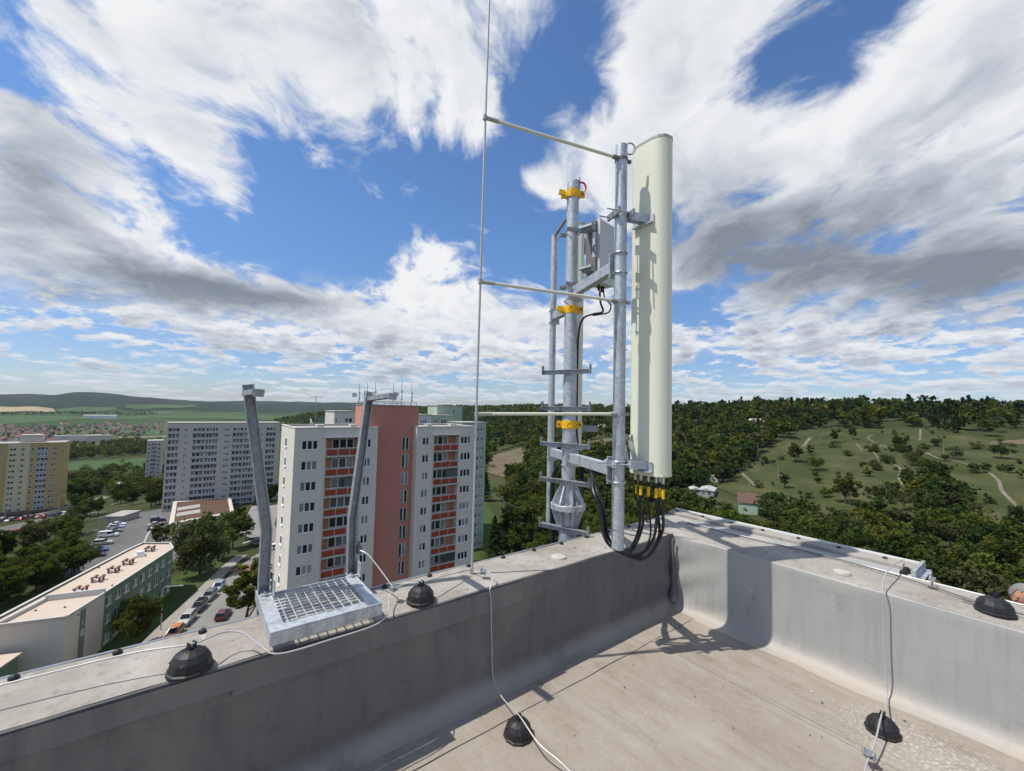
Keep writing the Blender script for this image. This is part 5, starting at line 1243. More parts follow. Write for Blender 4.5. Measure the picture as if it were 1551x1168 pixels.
# low building with the peach roof
def low_building():
    zr, zb = -31.0, -40.6
    pts = [atz(*p, zr)[:2] for p in ((-31, 953.4), (100, 937), (159, 900), (262, 832.5), (257, 824.5), (216, 824.6), (192, 835.6))]
    o = np.array([pts[2][0], pts[2][1]]); th = thing('low_building', 'low building with flat peach roof and green side wall', 'building', (o[0], o[1], zb))
    L = [(p[0]-o[0], p[1]-o[1]) for p in pts]; H = zr-zb
    def wallq(i, j, mt, nm='wall', rows=None, cols=0, w=1.5, h=1.5):
        a, b = Vector((*L[i], 0)), Vector((*L[j], 0)); d = b-a; ln = d.length; ang = math.atan2(d.y, d.x)
        holes = []
        if rows: holes = [(ln*(c+0.5)/cols-w/2, ln*(c+0.5)/cols+w/2, r, r+h, 0.15) for c in range(cols) for r in rows]
        mb = MB(); facade(mb, holes, 0, ln, 0, H+0.35); ow = link(nm, mb.mesh(nm, mt), th, (a.x, a.y, 0), ang)
        if rows:
            fm, ps = window_meshes(w, h, 2)
            for hh in holes: put_window(ow, fm, ps, hh[0], hh[2], 0.09)
    n = len(L)
    for i in range(n):
        j = (i+1) % n
        if i == 2: wallq(i, j, 'plaster_dkgreen', rows=(1.2, 4.4, 7.3), cols=9)
        elif i in (0, 1): wallq(i, j, 'plaster_beige')
        else: wallq(i, j, 'plaster_dkgreen')
    q = MB(); q.prism(L, H-0.02, H+0.06); part('roof', q, 'roof_peach', th, local=True)
    q = MB()
    for i in range(n):
        j = (i+1) % n; q.beam((*L[i], H+0.36), (*L[j], H+0.36), 0.42 if i in (5, 6) else 0.28, 0.10)
    part('rim', q, 'slab_light', th, local=True)
    # raised end roof and green window strip on the chamfered end
    a, b = Vector((*L[1], 0)), Vector((*L[2], 0)); d = (b-a).normalized(); nrm = Vector((d.y, -d.x, 0))
    m = a+(b-a)*0.42; q = MB(); q.beam(m+Vector((0, 0, 0.2))+nrm*0.02, m+Vector((0, 0, H-0.3))+nrm*0.02, 1.1, 0.08, up=nrm); part('stair_glazing', q, 'plaster_dkgreen', th, local=True)
    for z in np.arange(0.8, H-0.6, 1.5): q = MB(); q.beam(m+Vector((0, 0, z))+nrm*0.07, m+Vector((0, 0, z+1.1))+nrm*0.07, 0.8, 0.03, up=nrm); part('pane', q, 'glass', th, local=True)
    e0 = Vector((*(atz(69, 911, zr)[:2]-o), H)); e1 = Vector((*L[2], H)); e2 = Vector((*L[1], H)); e3 = Vector((*L[0], H))
    q = MB(); q.beam(e0+Vector((0, 0, 0.5)), e1+Vector((0, 0, 0.5)), 0.35, 0.95); q.beam(e0+Vector((0, 0, 0.3)), Vector((*(atz(-8, 951, zr)[:2]-o), H+0.3)), 0.3, 0.55); part('fire_wall', q, 'slab_light', th, local=True)
    for (px_, py_) in ((122, 898), (148, 881), (172, 867), (194, 855), (227, 835)):
        c = atz(px_, py_, zr)-np.array([o[0], o[1], zb]); v_ = None
        q = MB(); q.b2((c[0]-0.55, c[1]-0.55, H), (c[0]+0.55, c[1]+0.55, H+0.45)); vo = part('vent_base', q, 'slab_light', th, local=True)
        for k in range(4):
            t = k*math.pi/2+0.4; q = MB(); x, y = c[0]+0.75*math.cos(t), c[1]+0.75*math.sin(t); q.cyl((x, y, H), (x, y, H+0.8), 0.16, n=8); q.lathe((x, y, H+0.8), [(0.34, 0), (0.30, 0.14), (0.05, 0.28)], 10); link('vent_cowl', q.mesh('vent_cowl', 'vent_rust'), vo)
    c = atz(212, 843, zr)-np.array([o[0], o[1], zb]); q = MB(); q.b2((c[0]-0.8, c[1]-0.8, H), (c[0]+0.8, c[1]+0.8, H+0.5)); q.b2((c[0]-0.55, c[1]-0.55, H+0.5), (c[0]+0.55, c[1]+0.55, H+1.1)); part('skylight', q, 'pvc', th, local=True)
    for (px_, py_) in ((98, 921), (119, 932), (54, 926), (150, 861), (170, 888)):
        c = atz(px_, py_, zr)-np.array([o[0], o[1], zb]); q = MB(); q.cyl((c[0], c[1], H), (c[0], c[1], H+0.25), 0.14, n=8); part('roof_drain', q, 'vent_rust', th, local=True)
    p = atz(18, 984, zr)
    q = MB(); q.b2((0, 0, 0), (3.2, 1.4, 1.2))
    t2 = thing('entrance_wing', 'small green entrance wing with flat peach roof at the corner of the low building', 'building', (*atz(28, 992, -34.5)[:2], -40.6), R_(69.4))
    q = MB(); holes = [(-6.0+3.0*k, -4.6+3.0*k, 2.6, 4.4, 0.15) for k in range(2)]; facade(q, holes, -14, 0, 0, 6.1); q.v = [(-v[0]*0+v[0], v[1], v[2]) for v in q.v]; link('wall', q.mesh('wall', 'plaster_dkgreen'), t2)
    fm, ps = window_meshes(1.4, 1.8, 2)
    for hh in holes: put_window(t2, fm, ps, hh[0], hh[2], 0.09)
    q = MB(); q.b2((-14, 0.002, 0), (0, 8, 6.0)); link('core', q.mesh('core', 'plaster_beige'), t2)
    q = MB(); q.b2((-14.2, -0.25, 6.1), (0.2, 8.2, 6.3)); link('roof', q.mesh('roof', 'roof_peach'), t2)
low_building()

# flat shop pavilion with the rusty roof in front of the grey tower
def pavilion():
    zr = -41.2; c = [atz(*p, zr)[:2] for p in ((258, 793), (353, 776), (348, 753), (264, 760))]; zb = -46.5
    o = c[0]; th = thing('shop_pavilion', 'flat pavilion with rust brown roof and white fascia before the grey tower', 'building', (o[0], o[1], zb))
    L = [tuple(p-o) for p in c]; H = zr-zb
    q = MB(); q.prism(L, 0, H-1.2); part('wall', q, 'white_wall', th, local=True)
    ce = np.mean(L, 0); big = [tuple(ce+(np.array(p)-ce)*1.04) for p in L]
    q = MB(); q.prism(big, H-1.2, H); part('fascia', q, 'plaster_beige', th, local=True)
    inn = [tuple(ce+(np.array(p)-ce)*0.90) for p in L]; q = MB(); q.prism(inn, H, H+0.06); part('roof', q, 'roof_brown', th, local=True)
    q = MB(); m0 = [tuple(ce+(np.array(p)-ce)*0.86) for p in L]
    a, b, c2, d = [np.array(p) for p in m0]
    for t in (0.2, 0.5): q.prism([tuple(a+(d-a)*t), tuple(a+(b-a)*0.45+(d-a)*t), tuple(a+(b-a)*0.45+(d-a)*(t+0.18)), tuple(a+(d-a)*(t+0.18))], H+0.061, H+0.09)
    part('gravel_patch', q, 'roof_grey', th, local=True)
    fm, ps = window_meshes(2.2, 1.7, 2, gl='glass_far', sill=False, fr=0.1)
    d = Vector((L[1][0]-L[0][0], L[1][1]-L[0][1], 0)); ln = d.length; ang = math.atan2(d.y, d.x); k = 0
    for t in np.linspace(0.05, 0.88, 8):
        w = link('shop_window', fm, th, (L[0][0]+d.x*t, L[0][1]+d.y*t-0.06, 1.3), ang)
        for p in ps: link('pane', p, w)
pavilion()
def shed(name, px_, py_, w, d, h, rz, wall, roofm, label, cat='shed', gable=0.0, group=None):
    p = px_ground(px_, py_)
    if p is None: return
    th = thing(name, label, cat, tuple(p), rz, group)
    q = MB(); q.b2((-w/2, -d/2, -1), (w/2, d/2, h)); link('wall', q.mesh('wall', wall), th)
    q = MB()
    if gable:
        e = 0.35; q.add([(-w/2-e, -d/2-e, h-0.15), (w/2+e, -d/2-e, h-0.15), (w/2+e, d/2+e, h-0.15), (-w/2-e, d/2+e, h-0.15), (-w/2-e, 0, h+gable), (w/2+e, 0, h+gable)], [(0, 1, 5, 4), (2, 3, 4, 5), (0, 4, 3), (1, 2, 5), (0, 3, 2, 1)])
    else: q.b2((-w/2-0.25, -d/2-0.25, h), (w/2+0.25, d/2+0.25, h+0.2))
    ro = link('roof', q.mesh('roof', roofm), th)
    if gable and h > 2.4:
        c = MB(); c.b2((w*0.2, -0.35, h+gable*0.4), (w*0.2+0.6, 0.3, h+gable+0.7)); link('chimney', c.mesh('chimney', 'brick_base'), ro)
        for sx in (-0.25, 0.2):
            for y, s in ((-d/2-0.03, 1),):
                g = MB(); g.b2((w*sx-0.5, y-0.03, 0.9), (w*sx+0.5, y, 2.1)); link('window', g.mesh('window', 'glass_far'), th)
        for sy in (-0.22, 0.2):
            g = MB(); g.b2((-w/2-0.05, d*sy-0.5, 0.9), (-w/2-0.01, d*sy+0.5, 2.1)); link('window', g.mesh('window', 'glass_far'), th)
    return th
shed('garage', 185, 789, 9, 6, 2.7, R_(60), 'concrete', 'roof_grey', 'small flat roofed concrete garage at the end of the car park', 'garage')
shed('low_hall', 225, 739, 46, 12, 4.5, 0.05, 'white_wall', 'roof_grey', 'long low white hall left of the grey tower', 'building')
shed('low_hall', 118, 668, 70, 16, 12, 0.1, 'white_wall', 'roof_grey', 'long pale housing slab in the town on the plain', 'building')
shed('low_hall', 150, 668, 40, 16, 12, 0.1, 'plaster_beige', 'roof_grey', 'shorter beige housing slab in the town on the plain', 'building')
shed('factory', 152, 634, 110, 60, 16, 0.0, 'pvc', 'pvc', 'white factory beyond the town on the plain', 'factory')
shed('court_hall', 110, 722, 26, 10, 3, 0.1, 'tile_red', 'tile_red', 'low rust red sports building right of the yellow tower', 'building')
shed('cottage', 1133, 776, 6.5, 7.5, 4.2, R_(115), 'plaster_green', 'tile_brown', 'tall narrow cottage with red brown gable roof among trees below the meadow', 'cottage', 3.2)
shed('garden_shed', 1072, 750, 10, 6, 2.8, R_(20), 'concrete', 'rail_grey', 'garden shed with pale blue grey roof', 'shed', 0.9)
shed('garden_shed', 1052, 748, 5, 4, 2.5, R_(40), 'rail_grey', 'rail_grey', 'small blue grey garden shed beside the larger shed', 'shed', 0.7)
shed('garden_shed', 1083, 727, 12, 7, 2.6, R_(10), 'concrete', 'roof_grey', 'flat roofed brown garden building below the woods', 'shed')
shed('cottage', 1099, 790, 5, 5, 2.6, R_(30), 'concrete', 'slab_dark', 'cottage with steep dark grey roof just beyond the parapet', 'cottage', 3.0)
cots = [(1031, 670, 'white_wall', 'rail_grey'), (1060, 663, 'white_wall', 'tile_red'), (1147, 645, 'rail_grey', 'rail_grey'), (803, 633, 'white_wall', 'roof_grey'), (790, 640, 'white_wall', 'white_wall'), (924, 652, 'white_wall', 'tile_red'), (911, 651, 'white_wall', 'white_wall'), (903, 622, 'white_wall', 'white_wall'), (760, 641, 'white_wall', 'tile_brown'), (1020, 632, 'plaster_salmon', 'tile_red'), (1341 - 300, 632, 'white_wall', 'tile_red'), (870, 640, 'white_wall', 'tile_brown')]
for i, (a, b, w, r) in enumerate(cots):
    rf = {'rail_grey': 'grey', 'tile_red': 'red', 'roof_grey': 'dark', 'white_wall': 'whitish', 'tile_brown': 'brown'}[r]; wl_ = {'white_wall': 'white', 'rail_grey': 'grey', 'plaster_salmon': 'salmon'}[w]
    shed('cottage', a, b, 8+(i % 3)*1.5, 6.5, 3.4, i*0.9, w, r, f'small {wl_} hillside cottage with {rf} roof half hidden in the woods', 'cottage', 2.4, 'cottages on the wooded slope')
rs_ = random.Random(5)
for i in range(120):
    if i < 70: x, y = rs_.uniform(-5, 248), rs_.uniform(641, 661)
    elif i < 95: x, y = rs_.uniform(85, 250), rs_.uniform(646, 652)
    else: x, y = rs_.uniform(0, 80), rs_.uniform(650, 672)
    red = rs_.random() < 0.42
    wm = rs_.choice(['white_wall', 'plaster_beige', 'plaster_beige', 'concrete'])
    shed('town_house', x, y, rs_.uniform(9, 16), rs_.uniform(8, 11), rs_.uniform(4, 7), rs_.uniform(0, 3.1), wm, 'tile_red' if red else 'tile_brown',
         'tiny distant house with %s walls and %s roof in the town on the plain' % ({'white_wall': 'white', 'plaster_beige': 'beige', 'concrete': 'grey'}[wm], 'red' if red else 'brown'), 'house', 3.2, '%s houses with %s roofs in the town' % ({'white_wall': 'white', 'plaster_beige': 'beige', 'concrete': 'grey'}[wm], 'red' if red else 'brown'))

# ------------------------------------------------------------------ trees
def leaf_cloud(seed, n, kind, size):
    """leaf faces of a crown of a tree one unit high; returns verts (n,4,3) and tint (n)"""
    g = np.random.default_rng(seed)
    if kind == 'spruce':
        t = g.random(n)**0.75; z = 0.08+0.92*t; rad = 0.20*(1-t)**0.85+0.004
        lay = 0.72+0.28*np.cos(z*62+g.normal(0, 0.5, n)); a = g.random(n)*2*np.pi
        rr = rad*np.sqrt(g.uniform(0.25, 1, n))*lay*(1+0.25*np.cos(a*5+z*30))
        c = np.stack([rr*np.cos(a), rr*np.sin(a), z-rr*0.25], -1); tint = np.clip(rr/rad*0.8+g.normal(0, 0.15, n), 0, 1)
    elif kind == 'pine':
        k = 9; cc = np.stack([g.normal(0, 0.10, k), g.normal(0, 0.10, k), g.uniform(0.62, 0.95, k)], -1); s = g.uniform(0.06, 0.11, k)
        i = g.integers(0, k, n); c = cc[i]+g.normal(0, 1, (n, 3))*s[i, None]*np.array([1, 1, 0.55]); tint = np.clip((c[:, 2]-cc[i, 2])/0.12+0.45+g.normal(0, 0.15, n), 0, 1)
    else:
        R0, zc, rz, k = {'round': (0.34, 0.60, 0.38, 34), 'tall': (0.25, 0.56, 0.43, 30), 'wide': (0.46, 0.58, 0.36, 40), 'bush': (0.62, 0.45, 0.50, 30), 'weep': (0.36, 0.56, 0.44, 36), 'sparse': (0.36, 0.62, 0.34, 20)}[kind]
        d = g.normal(0, 1, (k, 3)); d /= np.linalg.norm(d, axis=1)[:, None]; q = g.uniform(0.35, 0.92, k)[:, None]
        lop = 1+0.18*np.sin(np.arctan2(d[:, 1], d[:, 0])*2+g.random()*6)[:, None]
        cc = d*q*np.array([R0, R0, rz])*lop+np.array([0, 0, zc]); cc[:, 2] = np.maximum(cc[:, 2], 0.16)
        s = g.uniform(0.18, 0.36, k)*R0
        i = g.choice(k, n, p=(s**2)/(s**2).sum()); e = g.normal(0, 1, (n, 3)); e /= np.linalg.norm(e, axis=1)[:, None]
        rr = g.uniform(0.45, 1.08, n)[:, None]*s[i, None]; c = cc[i]+e*rr*np.array([1, 1, 0.8])
        if kind == 'weep': c[:, 2] -= g.random(n)**2*0.22*(np.hypot(c[:, 0], c[:, 1])/R0)
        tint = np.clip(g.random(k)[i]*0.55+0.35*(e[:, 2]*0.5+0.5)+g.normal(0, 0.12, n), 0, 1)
        c[:, 2] = np.maximum(c[:, 2], 0.05)
    nrm = g.normal(0, 1, (n, 3)); nrm[:, 2] = np.abs(nrm[:, 2])+0.25; nrm /= np.linalg.norm(nrm, axis=1)[:, None]
    a = np.cross(nrm, g.normal(0, 1, (n, 3))); a /= np.linalg.norm(a, axis=1)[:, None]; b = np.cross(nrm, a)
    sz = size*g.uniform(0.6, 1.3, n)[:, None]; l = sz*0.5; w = sz*g.uniform(0.28, 0.5, n)[:, None]
    v = np.stack([c-a*l, c+b*w, c+a*l, c-b*w], 1)
    return v, tint
def leaf_mesh(name, v, tint, mt):
    n = len(v); me = bpy.data.meshes.new(name); me.vertices.add(4*n); me.vertices.foreach_set('co', v.reshape(-1).astype(np.float32))
    me.loops.add(4*n); me.loops.foreach_set('vertex_index', np.arange(4*n, dtype=np.int32)); me.polygons.add(n)
    me.polygons.foreach_set('loop_start', np.arange(0, 4*n, 4, dtype=np.int32)); me.polygons.foreach_set('loop_total', np.full(n, 4, np.int32))
    me.update(calc_edges=True); at = me.attributes.new('tint', 'FLOAT', 'FACE'); at.data.foreach_set('value', tint.astype(np.float32))
    me.materials.append(MATS[mt]); return me
def trunk_mesh(seed, kind):
    g = random.Random(seed); q = MB(); top = {'spruce': 0.92, 'pine': 0.9, 'bush': 0.3}.get(kind, 0.62); r = {'pine': 0.016, 'spruce': 0.014, 'bush': 0.02}.get(kind, 0.021)
    pts = [(0, 0, -0.03)]; x = y = 0
    for k in range(1, 7): x += g.uniform(-0.012, 0.012); y += g.uniform(-0.012, 0.012); pts.append((x, y, top*k/6))
    q.tube(pts, [r*1.25]+[r*(1-0.13*k) for k in range(1, 7)], 7)
    if kind not in ('spruce', 'pine'):
        for k in range(6):
            z = top*g.uniform(0.35, 0.85); a = g.uniform(0, 6.28); L = g.uniform(0.14, 0.27); i = min(int(z/top*6), 5); b = pts[i]
            q.tube([b, (b[0]+L*0.5*math.cos(a), b[1]+L*0.5*math.sin(a), b[2]+L*0.5), (b[0]+L*math.cos(a), b[1]+L*math.sin(a), b[2]+L*0.85)], [r*0.5, r*0.35, r*0.15], 5)
    else:
        for k in range(7):
            z = top*g.uniform(0.45, 0.95); a = g.uniform(0, 6.28); L = g.uniform(0.05, 0.13); q.tube([(0, 0, z), (L*math.cos(a), L*math.sin(a), z+0.02)], [r*0.3, r*0.12], 4)
    return q.mesh('trunk', 'bark', True)
PROTO = {}
def proto(kind, mt, lod, var):
    key = (kind, mt, lod, var)
    if key not in PROTO:
        n, s = {0: (5200, 0.040), 1: (2000, 0.058), 2: (700, 0.092)}[lod]
        if kind in ('spruce', 'pine'): s *= 0.72
        if kind == 'sparse': n = int(n*0.45)
        sd_ = hash((len(kind)*31+sum(map(ord, kind)), sum(map(ord, mt)), lod, var)) % 100000
        v, t = leaf_cloud(sd_, n, kind, s)
        PROTO[key] = (leaf_mesh('crown', v, t, mt), trunk_mesh(sd_, kind))
    return PROTO[key]
N_TREES = [0]
TONE = {'leaf_mid': 'mid green', 'leaf_dark': 'dark green', 'leaf_grey': 'grey green', 'leaf_light': 'yellow green', 'needle': 'blackish green'}
FORM = {'round': 'round crowned', 'wide': 'broad', 'tall': 'narrow', 'sparse': 'thin crowned', 'bush': 'low', 'weep': 'drooping', 'spruce': 'pointed', 'pine': 'flat topped'}
def tree(p, h, kind, mt, lod, label, group, name='leafy_tree', cat='tree', wide=1.0):
    if group:                                       # look-alikes share a label: one for each form and tone
        label = f'{FORM[kind]} {TONE[mt]} ' + label; group = f'{FORM[kind]} {TONE[mt]} {group}'
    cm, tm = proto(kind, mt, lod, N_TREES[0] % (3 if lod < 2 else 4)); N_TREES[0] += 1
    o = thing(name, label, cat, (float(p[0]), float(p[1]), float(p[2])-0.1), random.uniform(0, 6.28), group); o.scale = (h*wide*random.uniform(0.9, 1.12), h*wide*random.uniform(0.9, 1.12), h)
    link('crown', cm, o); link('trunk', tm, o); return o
def tree_px(x, yb, hpx, kind, mt, label, group, lod=None, **kw):
    p = px_ground(x, yb)
    if p is None: return
    _, _, dep = to_px(p); h = hpx*dep/FPX
    return tree(p, h, kind, mt, (0 if hpx > 45 else 1 if hpx > 22 else 2) if lod is None else lod, label, group, **kw)
def inside(poly, x, y):
    c = np.zeros(np.shape(x), bool); j = len(poly)-1
    for i in range(len(poly)):
        xi, yi = poly[i]; xj, yj = poly[j]
        c ^= ((yi > y) != (yj > y)) & (x < (xj-xi)*(y-yi)/(yj-yi+1e-12)+xi); j = i
    return c
# -- trees close by on the left
tree_px(303, 872, 100, 'weep', 'leaf_grey', 'tall drooping grey green tree at the far end of the low building', None)
tree_px(204, 985, 82, 'round', 'leaf_mid', 'bushy sunlit tree against the green wall of the low building', None)
tree_px(180, 965, 60, 'sparse', 'leaf_light', 'thin pale green young tree by the green wall', None)
tree_px(280, 862, 62, 'round', 'leaf_dark', 'dark tree beneath the drooping grey green tree', None)
tree_px(372, 945, 88, 'tall', 'leaf_light', 'yellow green tree beside the street below the ladder', None, wide=1.25)
tree_px(392, 905, 60, 'round', 'leaf_mid', 'mid green tree between the street and the pale flats', None)
for (x, y, h, k, m) in ((330, 850, 58, 'round', 'leaf_mid'), (352, 832, 50, 'round', 'leaf_dark'), (312, 812, 40, 'round', 'leaf_mid'), (372, 818, 42, 'round', 'leaf_mid'), (238, 832, 40, 'round', 'leaf_mid'), (256, 818, 28, 'round', 'leaf_mid'), (345, 800, 30, 'wide', 'leaf_mid'), (362, 792, 26, 'round', 'leaf_dark')):
    tree_px(x, y, h, k, m, 'tree in the clump between the pavilion and the street', 'trees between the pavilion and the street')
rg = random.Random(11)
GROVE = [(-40, 850), (60, 815), (110, 792), (150, 776), (156, 790), (138, 812), (124, 835), (132, 866), (95, 888), (0, 940), (-40, 960)]
k_ = 0
while k_ < 46:
    x, y = rg.uniform(-40, 156), rg.uniform(776, 960)
    if not inside(GROVE, np.array([x]), np.array([y]))[0]: continue
    k_ += 1; hp = 24+(y-776)*0.22+rg.uniform(0, 10)
    tree_px(x, y, hp, rg.choice(['round', 'wide', 'round', 'tall']), rg.choice(['leaf_mid', 'leaf_dark', 'leaf_mid', 'leaf_mid', 'leaf_grey']), 'tree in the dense grove behind the low building', 'trees in the grove behind the low building', lod=0 if y > 870 else 1)
for i in range(26):
    x = rg.uniform(92, 250); y = rg.uniform(757, 790) if x < 225 else rg.uniform(755, 775)
    if 140 < x < 245 and y > 768: continue
    tree_px(x, y, rg.uniform(16, 32), rg.choice(['round', 'wide', 'round']), rg.choice(['leaf_mid', 'leaf_dark']), 'tree along the road right of the yellow tower', 'trees along the road by the yellow tower')
for (x, y, h) in ((117, 768, 38), (135, 762, 28), (200, 765, 30), (228, 770, 24), (402, 765, 30), (412, 760, 34), (390, 772, 22), (240, 730, 28)): tree_px(x, y, h, 'round', 'leaf_dark', 'tree at the foot of a prefab tower', 'trees by the prefab towers')
for i in range(22):
    x = rg.uniform(350, 420); y = rg.uniform(900, 960)
for i in range(60):
    x = rg.uniform(95, 250); y = rg.uniform(716, 752)
    tree_px(x, y, rg.uniform(14, 24), rg.choice(['round', 'wide', 'bush', 'sparse']), rg.choice(['leaf_mid', 'leaf_light', 'leaf_light', 'leaf_grey']), 'tree in the belt below the crop field', 'trees below the crop field', lod=2)
tree_px(748, 850, 66, 'spruce', 'needle', 'dark pointed spruce on the grass right of the pale flats', None, name='spruce_tree', wide=1.7)
tree_px(735, 760, 44, 'spruce', 'needle', 'dark spruce standing close to the mint green tower', None, name='spruce_tree', wide=1.5)
tree_px(778, 735, 26, 'spruce', 'needle', 'small dark spruce below the fallow field', None, name='spruce_tree', wide=1.5)

# -- hillside: individuals where they show largest, woodland mass behind
MEADOW = [(1085, 745), (1130, 703), (1165, 674), (1240, 650), (1330, 650), (1400, 648), (1480, 662), (1600, 665), (1600, 838), (1480, 818), (1400, 806), (1300, 800), (1230, 800), (1180, 775)]
CLUMP = [(1362, 742), (1400, 736), (1440, 750), (1478, 790), (1490, 815), (1430, 806), (1395, 775)]
FALLOW = [[(738, 718), (770, 729), (803, 726), (805, 695), (790, 676), (744, 688)], [(880, 684), (930, 694), (1012, 704), (1014, 668), (930, 662), (884, 670)]]
YARD = [(1025, 742), (1100, 735), (1150, 745), (1165, 775), (1160, 815), (1112, 815), (1095, 775), (1030, 772)]
LAWN = [(715, 850), (765, 850), (775, 835), (755, 790), (735, 755), (715, 750)]
ROADS = [[(1112, 708), (1125, 700), (1150, 738), (1136, 744)], [(1205, 695), (1235, 660), (1245, 662), (1222, 698)]]
def scatter(n, th0, th1, r0, r1, seed, power=1.0):
    g = np.random.default_rng(seed); th = np.radians(g.uniform(th0, th1, n)); r = np.sqrt(g.uniform(r0**2, r1**2, n))
    x, y = r*np.cos(th), r*np.sin(th); return np.stack([x, y, ground_z(x, y)], -1), r, np.degrees(th)
P, r, thd = scatter(5200, -8, 62, 105, 820, 3)
_a, _b, _c = scatter(2300, -8, 53, 105, 330, 4); P = np.concatenate([P, _a]); r = np.concatenate([r, _b]); thd = np.concatenate([thd, _c])
px_, py_, dp = to_px(P); keep = np.ones(len(P), bool)
mead = inside(MEADOW, px_, py_) & ~inside(CLUMP, px_, py_)
for poly in FALLOW+[YARD, LAWN]+ROADS: keep &= ~inside(poly, px_, py_)
g2 = np.random.default_rng(8); clus = np.array([mnoise.noise(Vector((p[0]/34, p[1]/34, 2.0))) for p in P]); keep &= ~mead | (g2.random(len(P)) < np.clip(0.10+0.9*clus, 0.03, 0.6))
keep &= ~((thd > 54) & (r < 260))                   # built-up side
dens = np.where(r > 560, 0.5, 0.9)*np.where((thd > 38) & (r < 420), 0.8, 1.0); keep &= g2.random(len(P)) < dens
# blind ground just under our own roof needs no trees
keep &= ~((py_ > 900) & (px_ > 900) & (px_ < 1350))
P, r, thd, px_, py_, mead = P[keep], r[keep], thd[keep], px_[keep], py_[keep], mead[keep]
gr = np.random.default_rng(21)
Hh = np.where(mead, gr.uniform(1.6, 5.5, len(P))**1.0, gr.uniform(7.5, 13.5, len(P))); Hh = np.where(r > 470, Hh*1.15, Hh)
Hh = np.where(~mead & (r < 210), Hh*0.8, Hh)
con = gr.random(len(P)) < np.where((r > 380) & (thd < 40), 0.30, 0.10); con &= ~mead
size = Hh/r*np.where((px_ > -50) & (px_ < 1600), 1, 0.01)
size = np.where(py_ > 905, 0, size)
order = np.argsort(-size); IND = set(order[:190].tolist())
low = [[], []]
KINDS = ['round', 'wide', 'round', 'tall', 'sparse']; LM = ['leaf_mid', 'leaf_dark', 'leaf_mid', 'leaf_grey', 'leaf_light', 'leaf_dark']
for i in range(len(P)):
    if i in IND or (mead[i] and len(IND) < 290):
        IND.add(i)
        if mead[i]: tree(P[i], Hh[i], ['bush', 'round', 'wide', 'bush'][i % 4], ['leaf_mid', 'leaf_dark', 'leaf_grey'][i % 3], 2, 'shrub scattered on the hillside meadow', 'shrubs on the hillside meadow', 'meadow_shrub', 'shrub', 1.0 if i % 4 else 0.8)
        elif con[i]: tree(P[i], Hh[i]*1.15, 'spruce', 'needle', 1, 'conifer in the wooded valley below the meadow', 'conifers in the wooded valley', 'conifer_tree', 'tree', 1.15)
        else: tree(P[i], Hh[i], KINDS[int(gr.integers(0, 5))], LM[int(gr.integers(0, 6))], 1, 'broadleaf tree in the wooded valley below the meadow', 'broadleaf trees in the wooded valley', 'broadleaf_tree', 'tree')
    else: low[int(con[i])].append(i)
for (zx, zy_, hz_, k, m) in ((745, 265, 62, 'round', 'leaf_dark'), (665, 385, 70, 'wide', 'leaf_mid'), (800, 322, 36, 'bush', 'leaf_mid'), (905, 305, 44, 'bush', 'leaf_mid'), (1025, 300, 80, 'round', 'leaf_dark'), (1090, 362, 62, 'wide', 'leaf_grey'), (1135, 385, 60, 'wide', 'leaf_mid'), (1176, 285, 50, 'round', 'leaf_dark'), (1265, 335, 52, 'wide', 'leaf_grey'), (1455, 335, 82, 'wide', 'leaf_dark'), (1350, 295, 40, 'bush', 'leaf_mid'), (575, 350, 90, 'round', 'leaf_mid'), (790, 530, 140, 'round', 'leaf_mid'), (890, 620, 130, 'round', 'leaf_dark'), (970, 470, 44, 'round', 'leaf_mid'), (925, 385, 36, 'bush', 'leaf_mid'), (1060, 440, 80, 'round', 'leaf_dark'), (1140, 515, 100, 'wide', 'leaf_dark'), (1215, 530, 96, 'round', 'leaf_dark'), (1275, 560, 100, 'wide', 'leaf_dark'), (1180, 470, 70, 'wide', 'leaf_mid'), (1520, 660, 130, 'round', 'leaf_dark'), (1540, 420, 50, 'sparse', 'leaf_mid'), (530, 460, 80, 'tall', 'leaf_grey'), (1235, 730, 150, 'sparse', 'leaf_grey'), (1040, 560, 100, 'sparse', 'leaf_grey'), (820, 250, 70, 'tall', 'leaf_grey'), (640, 320, 60, 'tall', 'leaf_mid')):
    tree_px(1000+zx/2.815, 577+zy_/2.815, hz_/2.815, k, m, 'tree standing free on the hillside meadow', 'trees standing free on the meadow', lod=1)
for (x, y, h, k, m) in ((1425, 622, 22, 'pine', 'needle'), (1467, 620, 22, 'spruce', 'needle')): tree_px(x, y, h, k, m, {'pine': 'broad dark pine rising above the ridge line', 'spruce': 'pointed dark spruce standing above the ridge line'}[k], None, name='ridge_tree', wide=1.6, lod=1)
